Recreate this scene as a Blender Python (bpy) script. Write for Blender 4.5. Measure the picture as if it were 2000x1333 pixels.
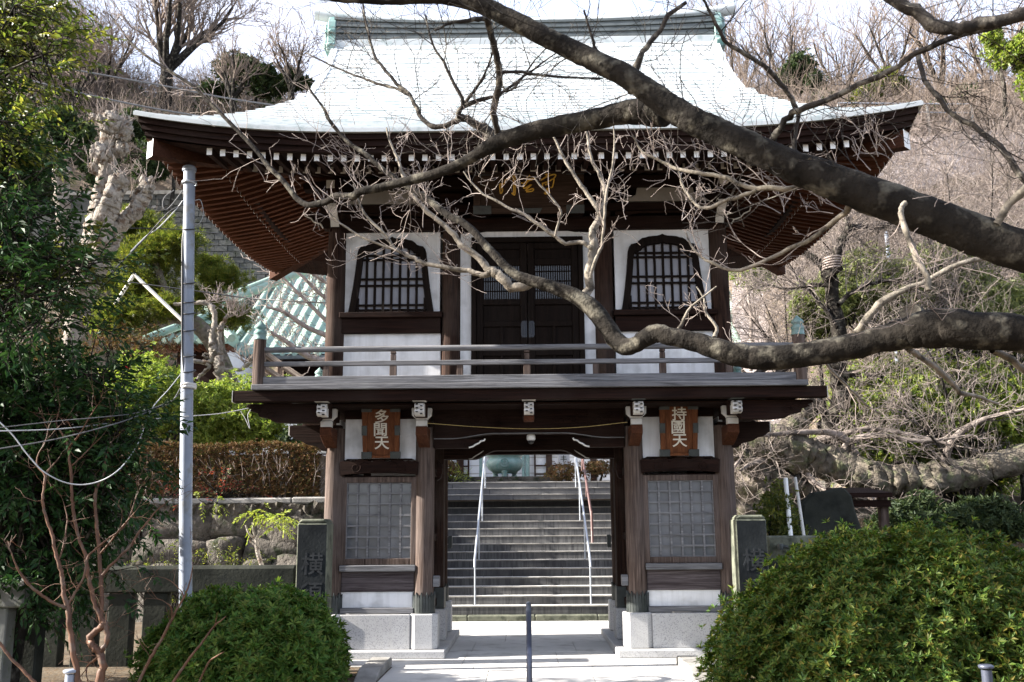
import bpy, math, random
import numpy as np
from mathutils import Vector, Matrix
R = math.radians
SC = bpy.context.scene
COL = SC.collection
for o in list(bpy.data.objects): bpy.data.objects.remove(o)

# ------------------------------------------------------------------ camera, sky, sun, exposure
F, CX, CY = 1900., 1000., 666.5          # focal length and centre in photo pixels (2000 x 1333)
CAMP = Vector((-0.05, -14.0, 1.67))
PITCH = math.atan((1040 - CY) / F); YAW = math.atan(25 / F)
cam = bpy.data.cameras.new('camera'); camo = bpy.data.objects.new('camera', cam); COL.objects.link(camo)
cam.sensor_width = 36.; cam.lens = F / 2000. * 36.
cam.clip_start = 0.05; cam.clip_end = 2000.
ROLL = R(.40)
camo.location = CAMP; camo.rotation_euler = (Matrix.Rotation(YAW, 3, 'Z') @ Matrix.Rotation(R(90) + PITCH, 3, 'X') @ Matrix.Rotation(-ROLL, 3, 'Z')).to_euler()
cam.dof.use_dof = True; cam.dof.focus_distance = 13.8; cam.dof.aperture_fstop = 4.5
SC.camera = camo
SUN_EL, SUN_AZ = R(28), R(-95)           # azimuth from +Y, clockwise: the sun stands to the left, a touch before the facade
sdir = Vector((math.sin(SUN_AZ) * math.cos(SUN_EL), math.cos(SUN_AZ) * math.cos(SUN_EL), math.sin(SUN_EL)))
W = bpy.data.worlds.new('World'); SC.world = W; W.use_nodes = True
wn = W.node_tree; sky = wn.nodes.new('ShaderNodeTexSky'); sky.sky_type = 'NISHITA'
sky.sun_disc = False; sky.sun_elevation = SUN_EL; sky.sun_rotation = SUN_AZ
sky.air_density = 1.0; sky.dust_density = 2.0; sky.ozone_density = 1.0
wn.nodes['Background'].inputs[1].default_value = 0.15
# thin bright high cloud over the blue
_tc = wn.nodes.new('ShaderNodeTexCoord'); _n = wn.nodes.new('ShaderNodeTexNoise'); _n.inputs['Scale'].default_value = 2.2; _n.inputs['Detail'].default_value = 5
_r = wn.nodes.new('ShaderNodeMapRange'); _r.inputs[1].default_value = .3; _r.inputs[2].default_value = .7; _r.inputs[3].default_value = .45; _r.inputs[4].default_value = .85
_m = wn.nodes.new('ShaderNodeMix'); _m.data_type = 'RGBA'; _m.inputs[7].default_value = (1.85, 1.9, 2.25, 1)
wn.links.new(_tc.outputs['Generated'], _n.inputs['Vector']); wn.links.new(_n.outputs['Fac'], _r.inputs[0]); wn.links.new(_r.outputs[0], _m.inputs[0])
wn.links.new(sky.outputs[0], _m.inputs[6]); wn.links.new(_m.outputs[2], wn.nodes['Background'].inputs[0])
sl = bpy.data.lights.new('sun', 'SUN'); sl.energy = 5.0; sl.angle = R(0.5); sl.color = (1, .94, .86)
so = bpy.data.objects.new('sun', sl); COL.objects.link(so); so.location = (-20, -5, 20)
so.rotation_euler = sdir.to_track_quat('Z', 'Y').to_euler()
SC.view_settings.view_transform = 'Standard'; SC.view_settings.look = 'None'
SC.view_settings.exposure = 2.3; SC.view_settings.gamma = 1.0
SC.cycles.max_bounces = 6; SC.cycles.diffuse_bounces = 3; SC.cycles.glossy_bounces = 2
SC.cycles.transmission_bounces = 4; SC.cycles.transparent_max_bounces = 6

def at(px, py, Y):
    """the point at depth Y seen at photo pixel (px, py)"""
    a, b = px - CX, py - CY; c, d = math.cos(ROLL), math.sin(ROLL)
    x = (a * c - b * d) / F; z = -(a * d + b * c) / F
    y2 = math.cos(PITCH) - z * math.sin(PITCH); z2 = math.sin(PITCH) + z * math.cos(PITCH)
    x2 = x * math.cos(YAW) - y2 * math.sin(YAW); y3 = x * math.sin(YAW) + y2 * math.cos(YAW)
    t = (Y - CAMP.y) / y3
    return Vector((CAMP.x + x2 * t, Y, CAMP.z + z2 * t))
def mpp(Y): return (Y - CAMP.y) / F        # metres per photo pixel at depth Y

# ------------------------------------------------------------------ materials
def nmat(name):
    m = bpy.data.materials.new(name); m.use_nodes = True
    return m, m.node_tree, m.node_tree.nodes['Principled BSDF']
def N(t, kind, **kw):
    n = t.nodes.new(kind)
    for k, v in kw.items(): setattr(n, k, v)
    return n
def ramp(t, fac, stops):
    r = N(t, 'ShaderNodeValToRGB'); e = r.color_ramp.elements
    while len(e) < len(stops): e.new(0.5)
    for el, (p, c) in zip(e, stops):
        el.position = p; el.color = (*c, 1)
    t.links.new(fac, r.inputs[0]); return r.outputs[0]
def coords(t, scale, obj=True, warp=0):
    tc = N(t, 'ShaderNodeTexCoord'); mp = N(t, 'ShaderNodeMapping'); mp.inputs['Scale'].default_value = scale
    t.links.new(tc.outputs['Object'], mp.inputs[0]); return mp.outputs[0]
def noise(t, vec, scale, detail=4, rough=.55, dist=0):
    n = N(t, 'ShaderNodeTexNoise'); n.inputs['Scale'].default_value = scale; n.inputs['Detail'].default_value = detail
    n.inputs['Roughness'].default_value = rough; n.inputs['Distortion'].default_value = dist
    t.links.new(vec, n.inputs['Vector']); return n.outputs['Fac']
def mix(t, a, b, fac, mode='MIX'):
    m = N(t, 'ShaderNodeMix', data_type='RGBA', blend_type=mode)
    for v, i in ((fac, 0), (a, 6), (b, 7)):
        if isinstance(v, (int, float)): m.inputs[i].default_value = v
        elif isinstance(v, tuple): m.inputs[i].default_value = (*v, 1)
        else: t.links.new(v, m.inputs[i])
    return m.outputs[2]
def bump(t, b, h, strength, dist):
    n = N(t, 'ShaderNodeBump'); n.inputs['Strength'].default_value = strength; n.inputs['Distance'].default_value = dist
    t.links.new(h, n.inputs['Height']); t.links.new(n.outputs[0], b.inputs['Normal'])
def mottled(name, c1, c2, scale=3, rough=.8, bscale=40, bst=.3, bd=.01, spec=.3, c3=None, s3=60, metal=0):
    m, t, b = nmat(name); v = coords(t, (1, 1, 1))
    c = ramp(t, noise(t, v, scale, 5), [(.32, c1), (.68, c2)])
    if c3: c = mix(t, c, c3, ramp(t, noise(t, v, s3, 3), [(.52, (0, 0, 0)), (.66, (1, 1, 1))]))
    t.links.new(c, b.inputs['Base Color']); b.inputs['Roughness'].default_value = rough
    b.inputs['Specular IOR Level'].default_value = spec; b.inputs['Metallic'].default_value = metal
    bump(t, b, noise(t, v, bscale, 6), bst, bd); return m
def wood(name, dark, light, axis='z', k=1.0, rough=.75, wear=None):
    m, t, b = nmat(name)
    s = {'x': (.55, 13, 13), 'y': (13, .55, 13), 'z': (13, 13, .55)}[axis]
    v = coords(t, tuple(a * k for a in s))
    g = noise(t, v, 1.6, 7, .62, 1.6); g2 = noise(t, v, 7, 3, .6)
    c = ramp(t, g, [(.34, dark), (.52, tuple((a + c_) / 2 for a, c_ in zip(dark, light))), (.66, light)])
    if wear:
        w = coords(t, (1, 1, 1)); c = mix(t, c, wear, ramp(t, noise(t, w, 1.3, 4), [(.42, (0, 0, 0)), (.68, (.75,) * 3)]))
    c = mix(t, c, (.35, .33, .3), ramp(t, g2, [(.3, (.5,) * 3), (.6, (0,) * 3)]), 'MULTIPLY')
    t.links.new(c, b.inputs['Base Color']); b.inputs['Roughness'].default_value = min(.95, rough + .12); b.inputs['Specular IOR Level'].default_value = .12
    bump(t, b, g, .6, .012); return m
def leafmat(name, cols, rough=.42, trans=.3, spec=.4):
    m, t, b = nmat(name); g = N(t, 'ShaderNodeNewGeometry')
    n = len(cols); c = ramp(t, g.outputs['Random Per Island'], [((i + .5) / n, cc) for i, cc in enumerate(cols)])
    t.links.new(c, b.inputs['Base Color']); b.inputs['Roughness'].default_value = rough; b.inputs['Specular IOR Level'].default_value = spec
    tr = N(t, 'ShaderNodeBsdfTranslucent'); t.links.new(mix(t, c, (1.6, 1.9, .5), .0 if trans == 0 else .35, 'MULTIPLY'), tr.inputs[0])
    ms = N(t, 'ShaderNodeMixShader'); ms.inputs[0].default_value = trans
    t.links.new(b.outputs[0], ms.inputs[1]); t.links.new(tr.outputs[0], ms.inputs[2])
    t.links.new(ms.outputs[0], t.nodes['Material Output'].inputs[0]); return m
def plain(name, c, rough=.5, metal=0, spec=.5):
    return mottled(name, tuple(a * .86 for a in c), tuple(min(1, a * 1.1) for a in c), 6, rough, 90, .08, .004, spec, metal=metal)

M = {}
M['wood_v'] = wood('dark_wood_upright', (.009, .0045, .0032), (.052, .028, .020), 'z', wear=(.065, .048, .04))
M['wood_h'] = wood('dark_wood_beam', (.006, .0027, .002), (.026, .0115, .008), 'x', wear=(.024, .015, .012))
M['wood_d'] = wood('dark_wood_depth', (.009, .004, .003), (.036, .016, .011), 'y')
M['soffit'] = wood('red_brown_soffit', (.05, .0185, .010), (.10, .038, .019), 'y')
M['soffit_x'] = wood('red_brown_rafter', (.05, .018, .009), (.10, .037, .018), 'x')
M['hip'] = wood('hip_wood', (.03, .012, .007), (.065, .026, .014), 'y')
M['doorplate'] = plain('dull_door_plate', (.035, .04, .05), .8)
M['door'] = wood('old_door_wood', (.0055, .0035, .0028), (.0135, .008, .006), 'z', wear=(.013, .0095, .008))
M['grey_v'] = wood('weathered_upright', (.026, .016, .012), (.155, .115, .096), 'z', wear=(.115, .092, .083))
M['grey_h'] = wood('weathered_rail', (.075, .075, .079), (.235, .235, .245), 'x', wear=(.20, .20, .208))
M['grey_d'] = wood('weathered_rail_depth', (.12, .10, .09), (.30, .26, .23), 'y')
M['purple_h'] = wood('faded_panel', (.042, .032, .033), (.13, .11, .112), 'x')
M['plaster'] = mottled('white_plaster', (.70, .70, .71), (.82, .82, .82), 1.2, .9, 30, .12, .006, .1, (.56, .56, .56), 2.6)
def streaks(m, amt=.4):
    t = m.node_tree; b = t.nodes['Principled BSDF']; l = b.inputs['Base Color'].links[0]; src = l.from_socket
    v = coords(t, (7, 7, .45)); g = ramp(t, noise(t, v, 1.6, 6, .65), [(.46, (0, 0, 0)), (.74, (amt,) * 3)])
    h = ramp(t, noise(t, coords(t, (1, 1, 1)), 2.1, 6, .7), [(.5, (0, 0, 0)), (.75, (amt,) * 3)])
    t.links.new(mix(t, mix(t, src, (.36, .35, .33), g), (.42, .41, .37), h), b.inputs['Base Color'])
streaks(M['plaster'])
M['white'] = mottled('white_paint', (.70, .70, .68), (.82, .82, .80), 5, .7, 60, .15, .004, .3)
M['greywhite'] = mottled('greyed_white_paint', (.45, .44, .41), (.62, .60, .57), 5, .75, 60, .15, .004, .3)
M['greyboard'] = mottled('greyed_board', (.26, .25, .235), (.36, .345, .32), 3, .8, 50, .2, .004, .2)
M['copper'] = mottled('green_copper', (.41, .44, .445), (.48, .505, .51), 2.2, .42, 60, .15, .004, .5, (.32, .37, .37), 6)
M['copper_dark'] = mottled('dark_copper', (.055, .066, .066), (.11, .125, .125), 4, .5, 40, .2, .004, .5)
M['verdigris'] = mottled('verdigris', (.115, .19, .18), (.21, .30, .285), 6, .5, 50, .3, .006, .4, (.10, .22, .2), 14)
M['iron'] = mottled('black_green_metal', (.014, .018, .017), (.035, .042, .04), 9, .45, 60, .25, .004, .5)
M['granite'] = mottled('pale_granite', (.36, .36, .365), (.44, .44, .44), 2, .7, 120, .15, .003, .3, (.20, .20, .21), 75)
M['paving'] = mottled('pale_paving', (.42, .41, .39), (.56, .55, .53), 1.1, .75, 70, .2, .004, .25, (.34, .33, .31), 2.7)
streaks(M['granite'], .35); streaks(M['paving'], .3)
M['shadestone'] = mottled('shaded_dark_stone', (.011, .0125, .014), (.027, .030, .031), 3, .9, 30, .35, .008, .06)
M['mossstone'] = mottled('moss_stone', (.075, .08, .062), (.15, .155, .115), 4, .9, 30, .5, .01, .2, (.05, .055, .04), 6)
M['rubble'] = mottled('grey_boulder', (.045, .040, .034), (.125, .112, .096), 3.4, .95, 15, 1.0, .06, .15, (.035, .04, .024), 5)
M['capstone'] = mottled('pale_cap', (.16, .153, .14), (.29, .28, .26), 4, .9, 30, .4, .01, .2)
M['earth'] = mottled('brown_earth', (.06, .048, .035), (.13, .105, .075), 2, .95, 25, .6, .03, .1, (.10, .065, .035), 14)
M['hillsoil'] = mottled('leaf_litter', (.10, .075, .055), (.19, .15, .115), 1.2, .95, 9, .7, .1, .1, (.07, .065, .035), 2.2)
M['shotcrete'] = mottled('beige_slope', (.32, .28, .265), (.45, .40, .385), .7, .95, 4, .7, .12, .1, (.22, .185, .17), 3.5)
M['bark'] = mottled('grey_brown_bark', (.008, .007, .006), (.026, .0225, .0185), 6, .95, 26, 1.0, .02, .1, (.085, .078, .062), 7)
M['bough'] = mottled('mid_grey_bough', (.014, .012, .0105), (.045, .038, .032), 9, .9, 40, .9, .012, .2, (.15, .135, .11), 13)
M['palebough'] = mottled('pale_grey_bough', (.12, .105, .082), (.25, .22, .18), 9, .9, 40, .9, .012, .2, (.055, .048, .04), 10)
M['twig_mid'] = mottled('grey_twig', (.13, .108, .095), (.27, .23, .205), 3, .85, 40, .3, .003, .1, (.07, .06, .052), 2.3)
M['twig'] = mottled('pale_twig', (.17, .138, .12), (.31, .26, .232), 9, .8, 40, .3, .003, .2)
M['twig_far'] = mottled('far_twig', (.125, .10, .082), (.235, .19, .16), .6, .9, 20, .1, .003, .1)
M['oldbark'] = mottled('gnarled_bark', (.05, .043, .033), (.16, .138, .11), 6, .95, 14, 1.0, .05, .15, (.10, .105, .06), 5)
M['palebark'] = mottled('pale_bark', (.15, .132, .11), (.29, .26, .225), 4, .95, 34, 1.0, .04, .2, (.10, .068, .046), 6)
M['orange_bark'] = mottled('orange_bark', (.06, .028, .016), (.135, .066, .037), 7, .6, 40, .4, .004, .3, (.11, .075, .055), 9)
M['steel'] = plain('grey_steel', (.36, .39, .43), .38, .6)
M['polegrey'] = mottled('blue_grey_pole', (.20, .23, .285), (.26, .295, .36), 3, .6, 40, .15, .004, .4, (.20, .21, .22), 7)
M['chrome'] = plain('bright_steel', (.68, .68, .70), .3, .8)
M['bluesteel'] = plain('dark_blue_rail', (.085, .095, .13), .35, .4)
M['brownpole'] = plain('brown_pole', (.09, .045, .04), .5)
M['rubber'] = plain('black_cable', (.012, .012, .014), .5)
M['greycable'] = plain('grey_cable', (.10, .10, .105), .7)
M['whitecable'] = plain('white_cable', (.40, .41, .42), .6)
M['rope'] = plain('yellow_rope', (.30, .22, .08), .9)
M['gold'] = plain('gold_leaf', (.80, .48, .07), .45, .1)
M['ivory'] = plain('ivory_lettering', (.62, .58, .49), .7)
M['signwood'] = wood('sign_wood', (.09, .03, .012), (.17, .062, .024), 'z', .9, .5)
M['plaquewood'] = wood('plaque_wood', (.035, .022, .017), (.075, .05, .038), 'x', .9)
M['pane'] = mottled('milky_pane', (.055, .058, .064), (.135, .14, .15), 1.9, .15, 6, .1, .006, .5)
M['panewhite'] = mottled('white_pane', (.27, .27, .305), (.38, .385, .42), 2, .5, 20, .1, .004, .3)
M['inside'] = plain('dark_inside', (.012, .010, .009), .9)
M['tile'] = mottled('green_roof_tile', (.155, .235, .195), (.235, .315, .27), 1.6, .6, 30, .1, .004, .5, (.16, .27, .22), 7)
M['concrete'] = mottled('grey_concrete', (.060, .062, .060), (.10, .102, .097), .5, .95, 8, .4, .03, .1, (.045, .05, .038), 2)
M['housewall'] = mottled('pale_wall', (.52, .53, .55), (.64, .65, .66), .6, .85, 20, .1, .01, .2)
M['stairface'] = None
# leaves
M['leaf_dark'] = leafmat('dark_glossy_leaf', [(.013, .036, .010), (.022, .054, .014), (.034, .072, .018), (.015, .042, .014)], .5, .18, .15)
M['leaf_olive'] = leafmat('olive_leaf', [(.06, .085, .015), (.12, .135, .022), (.04, .062, .013), (.19, .18, .035)], .45, .5)
M['leaf_bush'] = leafmat('clipped_leaf', [(.034, .088, .014), (.055, .12, .019), (.085, .15, .026), (.13, .18, .03), (.044, .098, .016), (.10, .12, .024)], .5, .3, .2)
M['leaf_bush2'] = leafmat('clipped_leaf_right', [(.028, .066, .012), (.05, .096, .015), (.078, .128, .018), (.12, .15, .022), (.036, .076, .014), (.13, .11, .018)], .5, .3, .2)
M['leaf_lime'] = leafmat('lime_leaf', [(.15, .21, .03), (.22, .27, .045), (.30, .32, .065), (.10, .155, .028)], .5, .45)
M['leaf_pale'] = leafmat('pale_evergreen_leaf', [(.15, .18, .06), (.21, .23, .09), (.27, .28, .12), (.11, .14, .05)], .5, .4)
M['leaf_brown'] = leafmat('brown_hedge_leaf', [(.10, .048, .024), (.14, .072, .032), (.075, .055, .022), (.17, .095, .045), (.06, .065, .020)], .7, .2, .2)
M['leaf_hill'] = leafmat('hill_leaf', [(.020, .036, .014), (.034, .052, .018), (.05, .066, .022), (.026, .042, .018)], .6, .2, .2)
M['leaf_red'] = leafmat('nandina_leaf', [(.22, .035, .028), (.30, .06, .035), (.09, .10, .05), (.14, .15, .07)], .5, .3)
M['leaf_yellow'] = leafmat('yellow_green_leaf', [(.22, .26, .03), (.30, .32, .05), (.15, .21, .03)], .5, .4)
M['petal'] = leafmat('red_petal', [(.55, .02, .05), (.62, .04, .08)], .5, .3)

# ------------------------------------------------------------------ mesh helpers
class MB:
    """collects shapes for ONE mesh object"""
    def __init__(s): s.v = []; s.f = []; s.m = []; s.sm = []; s.n = 0
    def add(s, vs, fs, mi=0, smooth=False):
        b = s.n; s.v += [tuple(p) for p in vs]; s.n += len(vs)
        for f in fs: s.f.append(tuple(i + b for i in f)); s.m.append(mi); s.sm.append(smooth)
    def box(s, x0, x1, y0, y1, z0, z1, mi=0, mat=None):
        vs = [(x, y, z) for z in (z0, z1) for y in (y0, y1) for x in (x0, x1)]
        if mat is not None: vs = [mat @ Vector(p) for p in vs]
        s.add(vs, [(0, 2, 3, 1), (4, 5, 7, 6), (0, 1, 5, 4), (2, 6, 7, 3), (0, 4, 6, 2), (1, 3, 7, 5)], mi)
    def prism(s, pts, a0, a1, axis='y', mi=0):
        """polygon pts (2d) swept between a0 and a1; axis y: pts are (x,z); axis x: (y,z); axis z: (x,y)"""
        def P(p, a): return {'y': (p[0], a, p[1]), 'x': (a, p[0], p[1]), 'z': (p[0], p[1], a)}[axis]
        n = len(pts); vs = [P(p, a0) for p in pts] + [P(p, a1) for p in pts]
        fs = [tuple(range(n)), tuple(range(2 * n - 1, n - 1, -1))] + [(i, i + n, (i + 1) % n + n, (i + 1) % n) for i in range(n)]
        s.add(vs, fs, mi)
    def lathe(s, prof, c, seg=24, mi=0, smooth=True, cap=True):
        vs = []; fs = []
        for r, z in prof:
            for k in range(seg):
                a = 2 * math.pi * k / seg; vs.append((c[0] + r * math.cos(a), c[1] + r * math.sin(a), c[2] + z))
        for i in range(len(prof) - 1):
            for k in range(seg):
                k2 = (k + 1) % seg; fs.append((i * seg + k, i * seg + k2, (i + 1) * seg + k2, (i + 1) * seg + k))
        s.add(vs, fs, mi, smooth)
        if cap:
            n = len(prof) - 1
            s.add([vs[k] for k in range(seg)], [tuple(range(seg - 1, -1, -1))], mi)
            s.add([vs[n * seg + k] for k in range(seg)], [tuple(range(seg))], mi)
    def tube(s, pts, rad, sides=8, mi=0, caps=True):
        pts = [Vector(p) for p in pts]
        if not hasattr(rad, '__len__'): rad = [rad] * len(pts)
        vs = []; fs = []; prev = None
        for i, p in enumerate(pts):
            d = (pts[min(i + 1, len(pts) - 1)] - pts[max(i - 1, 0)]).normalized()
            if prev is None: u = d.orthogonal().normalized()
            else:
                u = prev - d * prev.dot(d)
                u = u.normalized() if u.length > 1e-6 else d.orthogonal().normalized()
            prev = u; w = d.cross(u)
            for k in range(sides):
                a = 2 * math.pi * k / sides; vs.append(p + (u * math.cos(a) + w * math.sin(a)) * rad[i])
        for i in range(len(pts) - 1):
            for k in range(sides):
                k2 = (k + 1) % sides; fs.append((i * sides + k, i * sides + k2, (i + 1) * sides + k2, (i + 1) * sides + k))
        s.add(vs, fs, mi, True)
        if caps:
            s.add(vs[:sides], [tuple(range(sides - 1, -1, -1))], mi); s.add(vs[-sides:], [tuple(range(sides))], mi)
    def build(s, name, mats, parent=None, bev=0, **kw):
        me = bpy.data.meshes.new(name); me.from_pydata(s.v, [], s.f)
        if not isinstance(mats, (list, tuple)): mats = [mats]
        for m in mats: me.materials.append(m)
        me.polygons.foreach_set('material_index', s.m); me.polygons.foreach_set('use_smooth', s.sm)
        me.update()
        return link(name, me, parent, bev)
def link(name, me, parent=None, bev=0):
    o = bpy.data.objects.new(name, me); COL.objects.link(o)
    if parent is not None:
        o.parent = parent; o.matrix_parent_inverse = Matrix.Translation(-Vector(parent.location))
    if bev:
        b = o.modifiers.new('bevel', 'BEVEL'); b.width = bev; b.segments = 1; b.limit_method = 'ANGLE'; b.angle_limit = R(50)
    return o
def tag(o, label, cat, group=None, kind=None):
    o['label'] = label; o['category'] = cat
    if group: o['group'] = group
    if kind: o['kind'] = kind
    return o
def struct(o, label=None):
    o['kind'] = 'structure'
    if label: o['label'] = label
    return o
def empty(name, loc, label, cat, group=None):
    o = bpy.data.objects.new(name, None); COL.objects.link(o); o.location = loc; o.empty_display_size = .2
    return tag(o, label, cat, group)

def np_mesh(name, verts, faces, mat, parent=None, smooth=False):
    """verts (n,3); faces (m,k) all with k corners"""
    me = bpy.data.meshes.new(name); verts = np.ascontiguousarray(verts, dtype=np.float32); faces = np.ascontiguousarray(faces, dtype=np.int32)
    m, k = faces.shape
    me.vertices.add(len(verts)); me.vertices.foreach_set('co', verts.ravel())
    me.loops.add(m * k); me.loops.foreach_set('vertex_index', faces.ravel())
    me.polygons.add(m); me.polygons.foreach_set('loop_start', np.arange(0, m * k, k, dtype=np.int32))
    me.polygons.foreach_set('use_smooth', np.full(m, smooth, dtype=bool))
    me.materials.append(mat); me.update(calc_edges=True); me.validate()
    return link(name, me, parent)

class Tubes:
    """many tapering polylines grown into ONE mesh"""
    def __init__(s): s.g = {}
    def add(s, pts, rads, sides=None):
        n = len(pts)
        if sides is None: sides = 3 if max(rads) < .006 else (5 if max(rads) < .03 else 10)
        s.g.setdefault((n, sides), []).append((pts, rads))
    def count(s): return sum(len(v) for v in s.g.values())
    def build(s, name, mat, parent=None):
        V = []; Fc = []; base = 0
        for (n, k), L in s.g.items():
            P = np.array([[tuple(q) for q in l[0]] for l in L], dtype=np.float64)       # m,n,3
            Rr = np.array([l[1] for l in L], dtype=np.float64)
            d = np.empty_like(P); d[:, 1:-1] = P[:, 2:] - P[:, :-2]; d[:, 0] = P[:, 1] - P[:, 0]; d[:, -1] = P[:, -1] - P[:, -2]
            d /= np.linalg.norm(d, axis=2, keepdims=True) + 1e-9
            ref = np.where(np.abs(d[:, :1, 2:3]) < .85, np.array([[[0, 0, 1.]]]), np.array([[[1., .2, 0]]]))
            ref = np.broadcast_to(ref, d.shape)
            u = np.cross(d, ref); u /= np.linalg.norm(u, axis=2, keepdims=True) + 1e-9; w = np.cross(d, u)
            a = 2 * np.pi * np.arange(k) / k
            ring = P[:, :, None, :] + Rr[:, :, None, None] * (u[:, :, None, :] * np.cos(a)[None, None, :, None] + w[:, :, None, :] * np.sin(a)[None, None, :, None])
            m = len(L); V.append(ring.reshape(-1, 3))
            idx = base + np.arange(m * n * k).reshape(m, n, k); nx = np.roll(idx, -1, axis=2)
            Fc.append(np.stack([idx[:, :-1], nx[:, :-1], nx[:, 1:], idx[:, 1:]], axis=-1).reshape(-1, 4))
            base += m * n * k
        return np_mesh(name, np.concatenate(V), np.concatenate(Fc), mat, parent, True)

def unit(a): return a / (np.linalg.norm(a, axis=-1, keepdims=True) + 1e-9)
def leaves(name, pos, dirs, nrm, ln, wd, mat, parent=None, fold=.22, curl=.12):
    """one pointed leaf (two folded halves, bent tip) per row"""
    n = len(pos); ln = np.broadcast_to(np.asarray(ln, float), (n,))[:, None]; wd = np.broadcast_to(np.asarray(wd, float), (n,))[:, None]
    d = unit(dirs); s = unit(np.cross(d, nrm)); u = np.cross(s, d)
    b = pos; m_ = pos + d * ln * .5 - u * ln * curl * .0; t = pos + d * ln - u * ln * curl
    l = pos + d * ln * .45 + s * wd * .5 + u * wd * fold; r = pos + d * ln * .45 - s * wd * .5 + u * wd * fold
    V = np.stack([b, l, t, r], axis=1).reshape(-1, 3); i = np.arange(n)[:, None] * 4
    Fc = np.concatenate([np.hstack([i, i + 2, i + 1]), np.hstack([i, i + 3, i + 2])])
    return np_mesh(name, V, Fc, mat, parent)
def rnd_dirs(rng, n):
    v = rng.normal(size=(n, 3)); return unit(v)
def rosettes(rng, tips, normals, k, ang=55, jit=.25):
    """k leaves round each shoot tip; returns pos, dir, normal"""
    n = len(tips); t = np.repeat(tips, k, 0); nn = np.repeat(unit(normals), k, 0)
    ref = rnd_dirs(rng, n); u = unit(np.cross(unit(normals), ref)); w = np.cross(unit(normals), u)
    u = np.repeat(u, k, 0); w = np.repeat(w, k, 0)
    a = np.tile(np.arange(k) * 2 * np.pi / k, n) + rng.normal(size=n * k) * .3
    el = R(ang) + rng.normal(size=n * k) * jit
    side = u * np.cos(a)[:, None] + w * np.sin(a)[:, None]
    d = nn * np.cos(el)[:, None] + side * np.sin(el)[:, None]
    return t + d * .004, d, unit(nn + side * -.2 + rnd_dirs(rng, n * k) * .25)
def sprays(rng, org, dirs, length, k, droop=.25):
    """leafy twigs: k leaves left and right of each twig; returns leaf pos, dir, normal and twig polylines"""
    n = len(org); d = unit(dirs); L = length * rng.uniform(.6, 1.25, n)[:, None]
    up = np.array([[0, 0, 1.]]) + rng.normal(size=(n, 3)) * .35
    s = unit(np.cross(d, up)); u = np.cross(s, d)
    tt = np.linspace(.12, 1, k)
    pos = []; dr = []; nm = []
    for j, t in enumerate(tt):
        p = org + d * L * t - np.array([[0, 0, 1.]]) * L * droop * t * t
        sg = 1 if j % 2 else -1
        a = .95 if j < k - 1 else .1
        dd = d * math.cos(a) + s * sg * math.sin(a) - np.array([[0, 0, .35]]) + rng.normal(size=(n, 3)) * .18
        pos.append(p); dr.append(dd); nm.append(u + rng.normal(size=(n, 3)) * .25)
    mid = org + d * L * .5 - np.array([[0, 0, 1.]]) * L * droop * .25; end = org + d * L - np.array([[0, 0, 1.]]) * L * droop
    tw = np.stack([org, mid, end], 1)
    return np.concatenate(pos), np.concatenate(dr), np.concatenate(nm), tw

def wander(rng, p, d, L, n, kink=.25, up=.0):
    """a crooked polyline"""
    p = np.array(p, float); d = np.array(d, float); d /= np.linalg.norm(d) + 1e-9; pts = [p.copy()]
    for i in range(n):
        d = d + rng.normal(size=3) * kink + np.array([0, 0, up]); d /= np.linalg.norm(d); p = p + d * L / n; pts.append(p.copy())
    return pts
def perp(rng, d, spread):
    """direction leaving d at an angle"""
    d = np.array(d, float); d /= np.linalg.norm(d) + 1e-9; q = rng.normal(size=3); q -= d * q.dot(d); q /= np.linalg.norm(q) + 1e-9
    return d * math.cos(spread) + q * math.sin(spread)
def ramify(rng, T, p, d, L, r, depth, nseg=4, kids=(2, 4), shrink=.62, spread=.75, up=.12, kink=.18, rmin=.0015):
    pts = wander(rng, p, d, L, nseg, kink, up * .35); rr = np.linspace(r, max(rmin, r * .5), nseg + 1)
    T.add(pts, list(rr))
    if depth <= 0: return
    for j in range(rng.integers(kids[0], kids[1] + 1)):
        i = rng.integers(1, nseg + 1); b = pts[i]; dd = pts[i] - pts[i - 1]
        q = perp(rng, dd, spread * rng.uniform(.6, 1.2)); q[2] += up
        ramify(rng, T, b, q, L * shrink * rng.uniform(.7, 1.25), max(rmin, rr[i] * .62), depth - 1, nseg, kids, shrink, spread, up, kink, rmin)
    q = pts[-1] - pts[-2]
    ramify(rng, T, pts[-1], q + rng.normal(size=3) * .2, L * shrink * 1.1, max(rmin, rr[-1] * .9), depth - 1, nseg, kids, shrink, spread, up, kink, rmin)
from mathutils import noise as mnoise
def roughen(m, amp, freq):
    m.v = [tuple(Vector(p) + mnoise.turbulence_vector(Vector(p) * freq, 4, False, noise_basis='PERLIN_ORIGINAL') * amp) for p in m.v]
def smooth(pts, k=4):
    """Catmull-Rom through rows of numbers"""
    P = np.array(pts, float); P = np.vstack([2 * P[0] - P[1], P, 2 * P[-1] - P[-2]]); out = []
    for i in range(1, len(P) - 2):
        for t in np.arange(k) / k:
            out.append(.5 * (2 * P[i] + (P[i + 1] - P[i - 1]) * t + (2 * P[i - 1] - 5 * P[i] + 4 * P[i + 1] - P[i + 2]) * t * t + (3 * P[i] - P[i - 1] - 3 * P[i + 1] + P[i + 2]) * t ** 3))
    out.append(P[-2]); return np.array(out)
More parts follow.
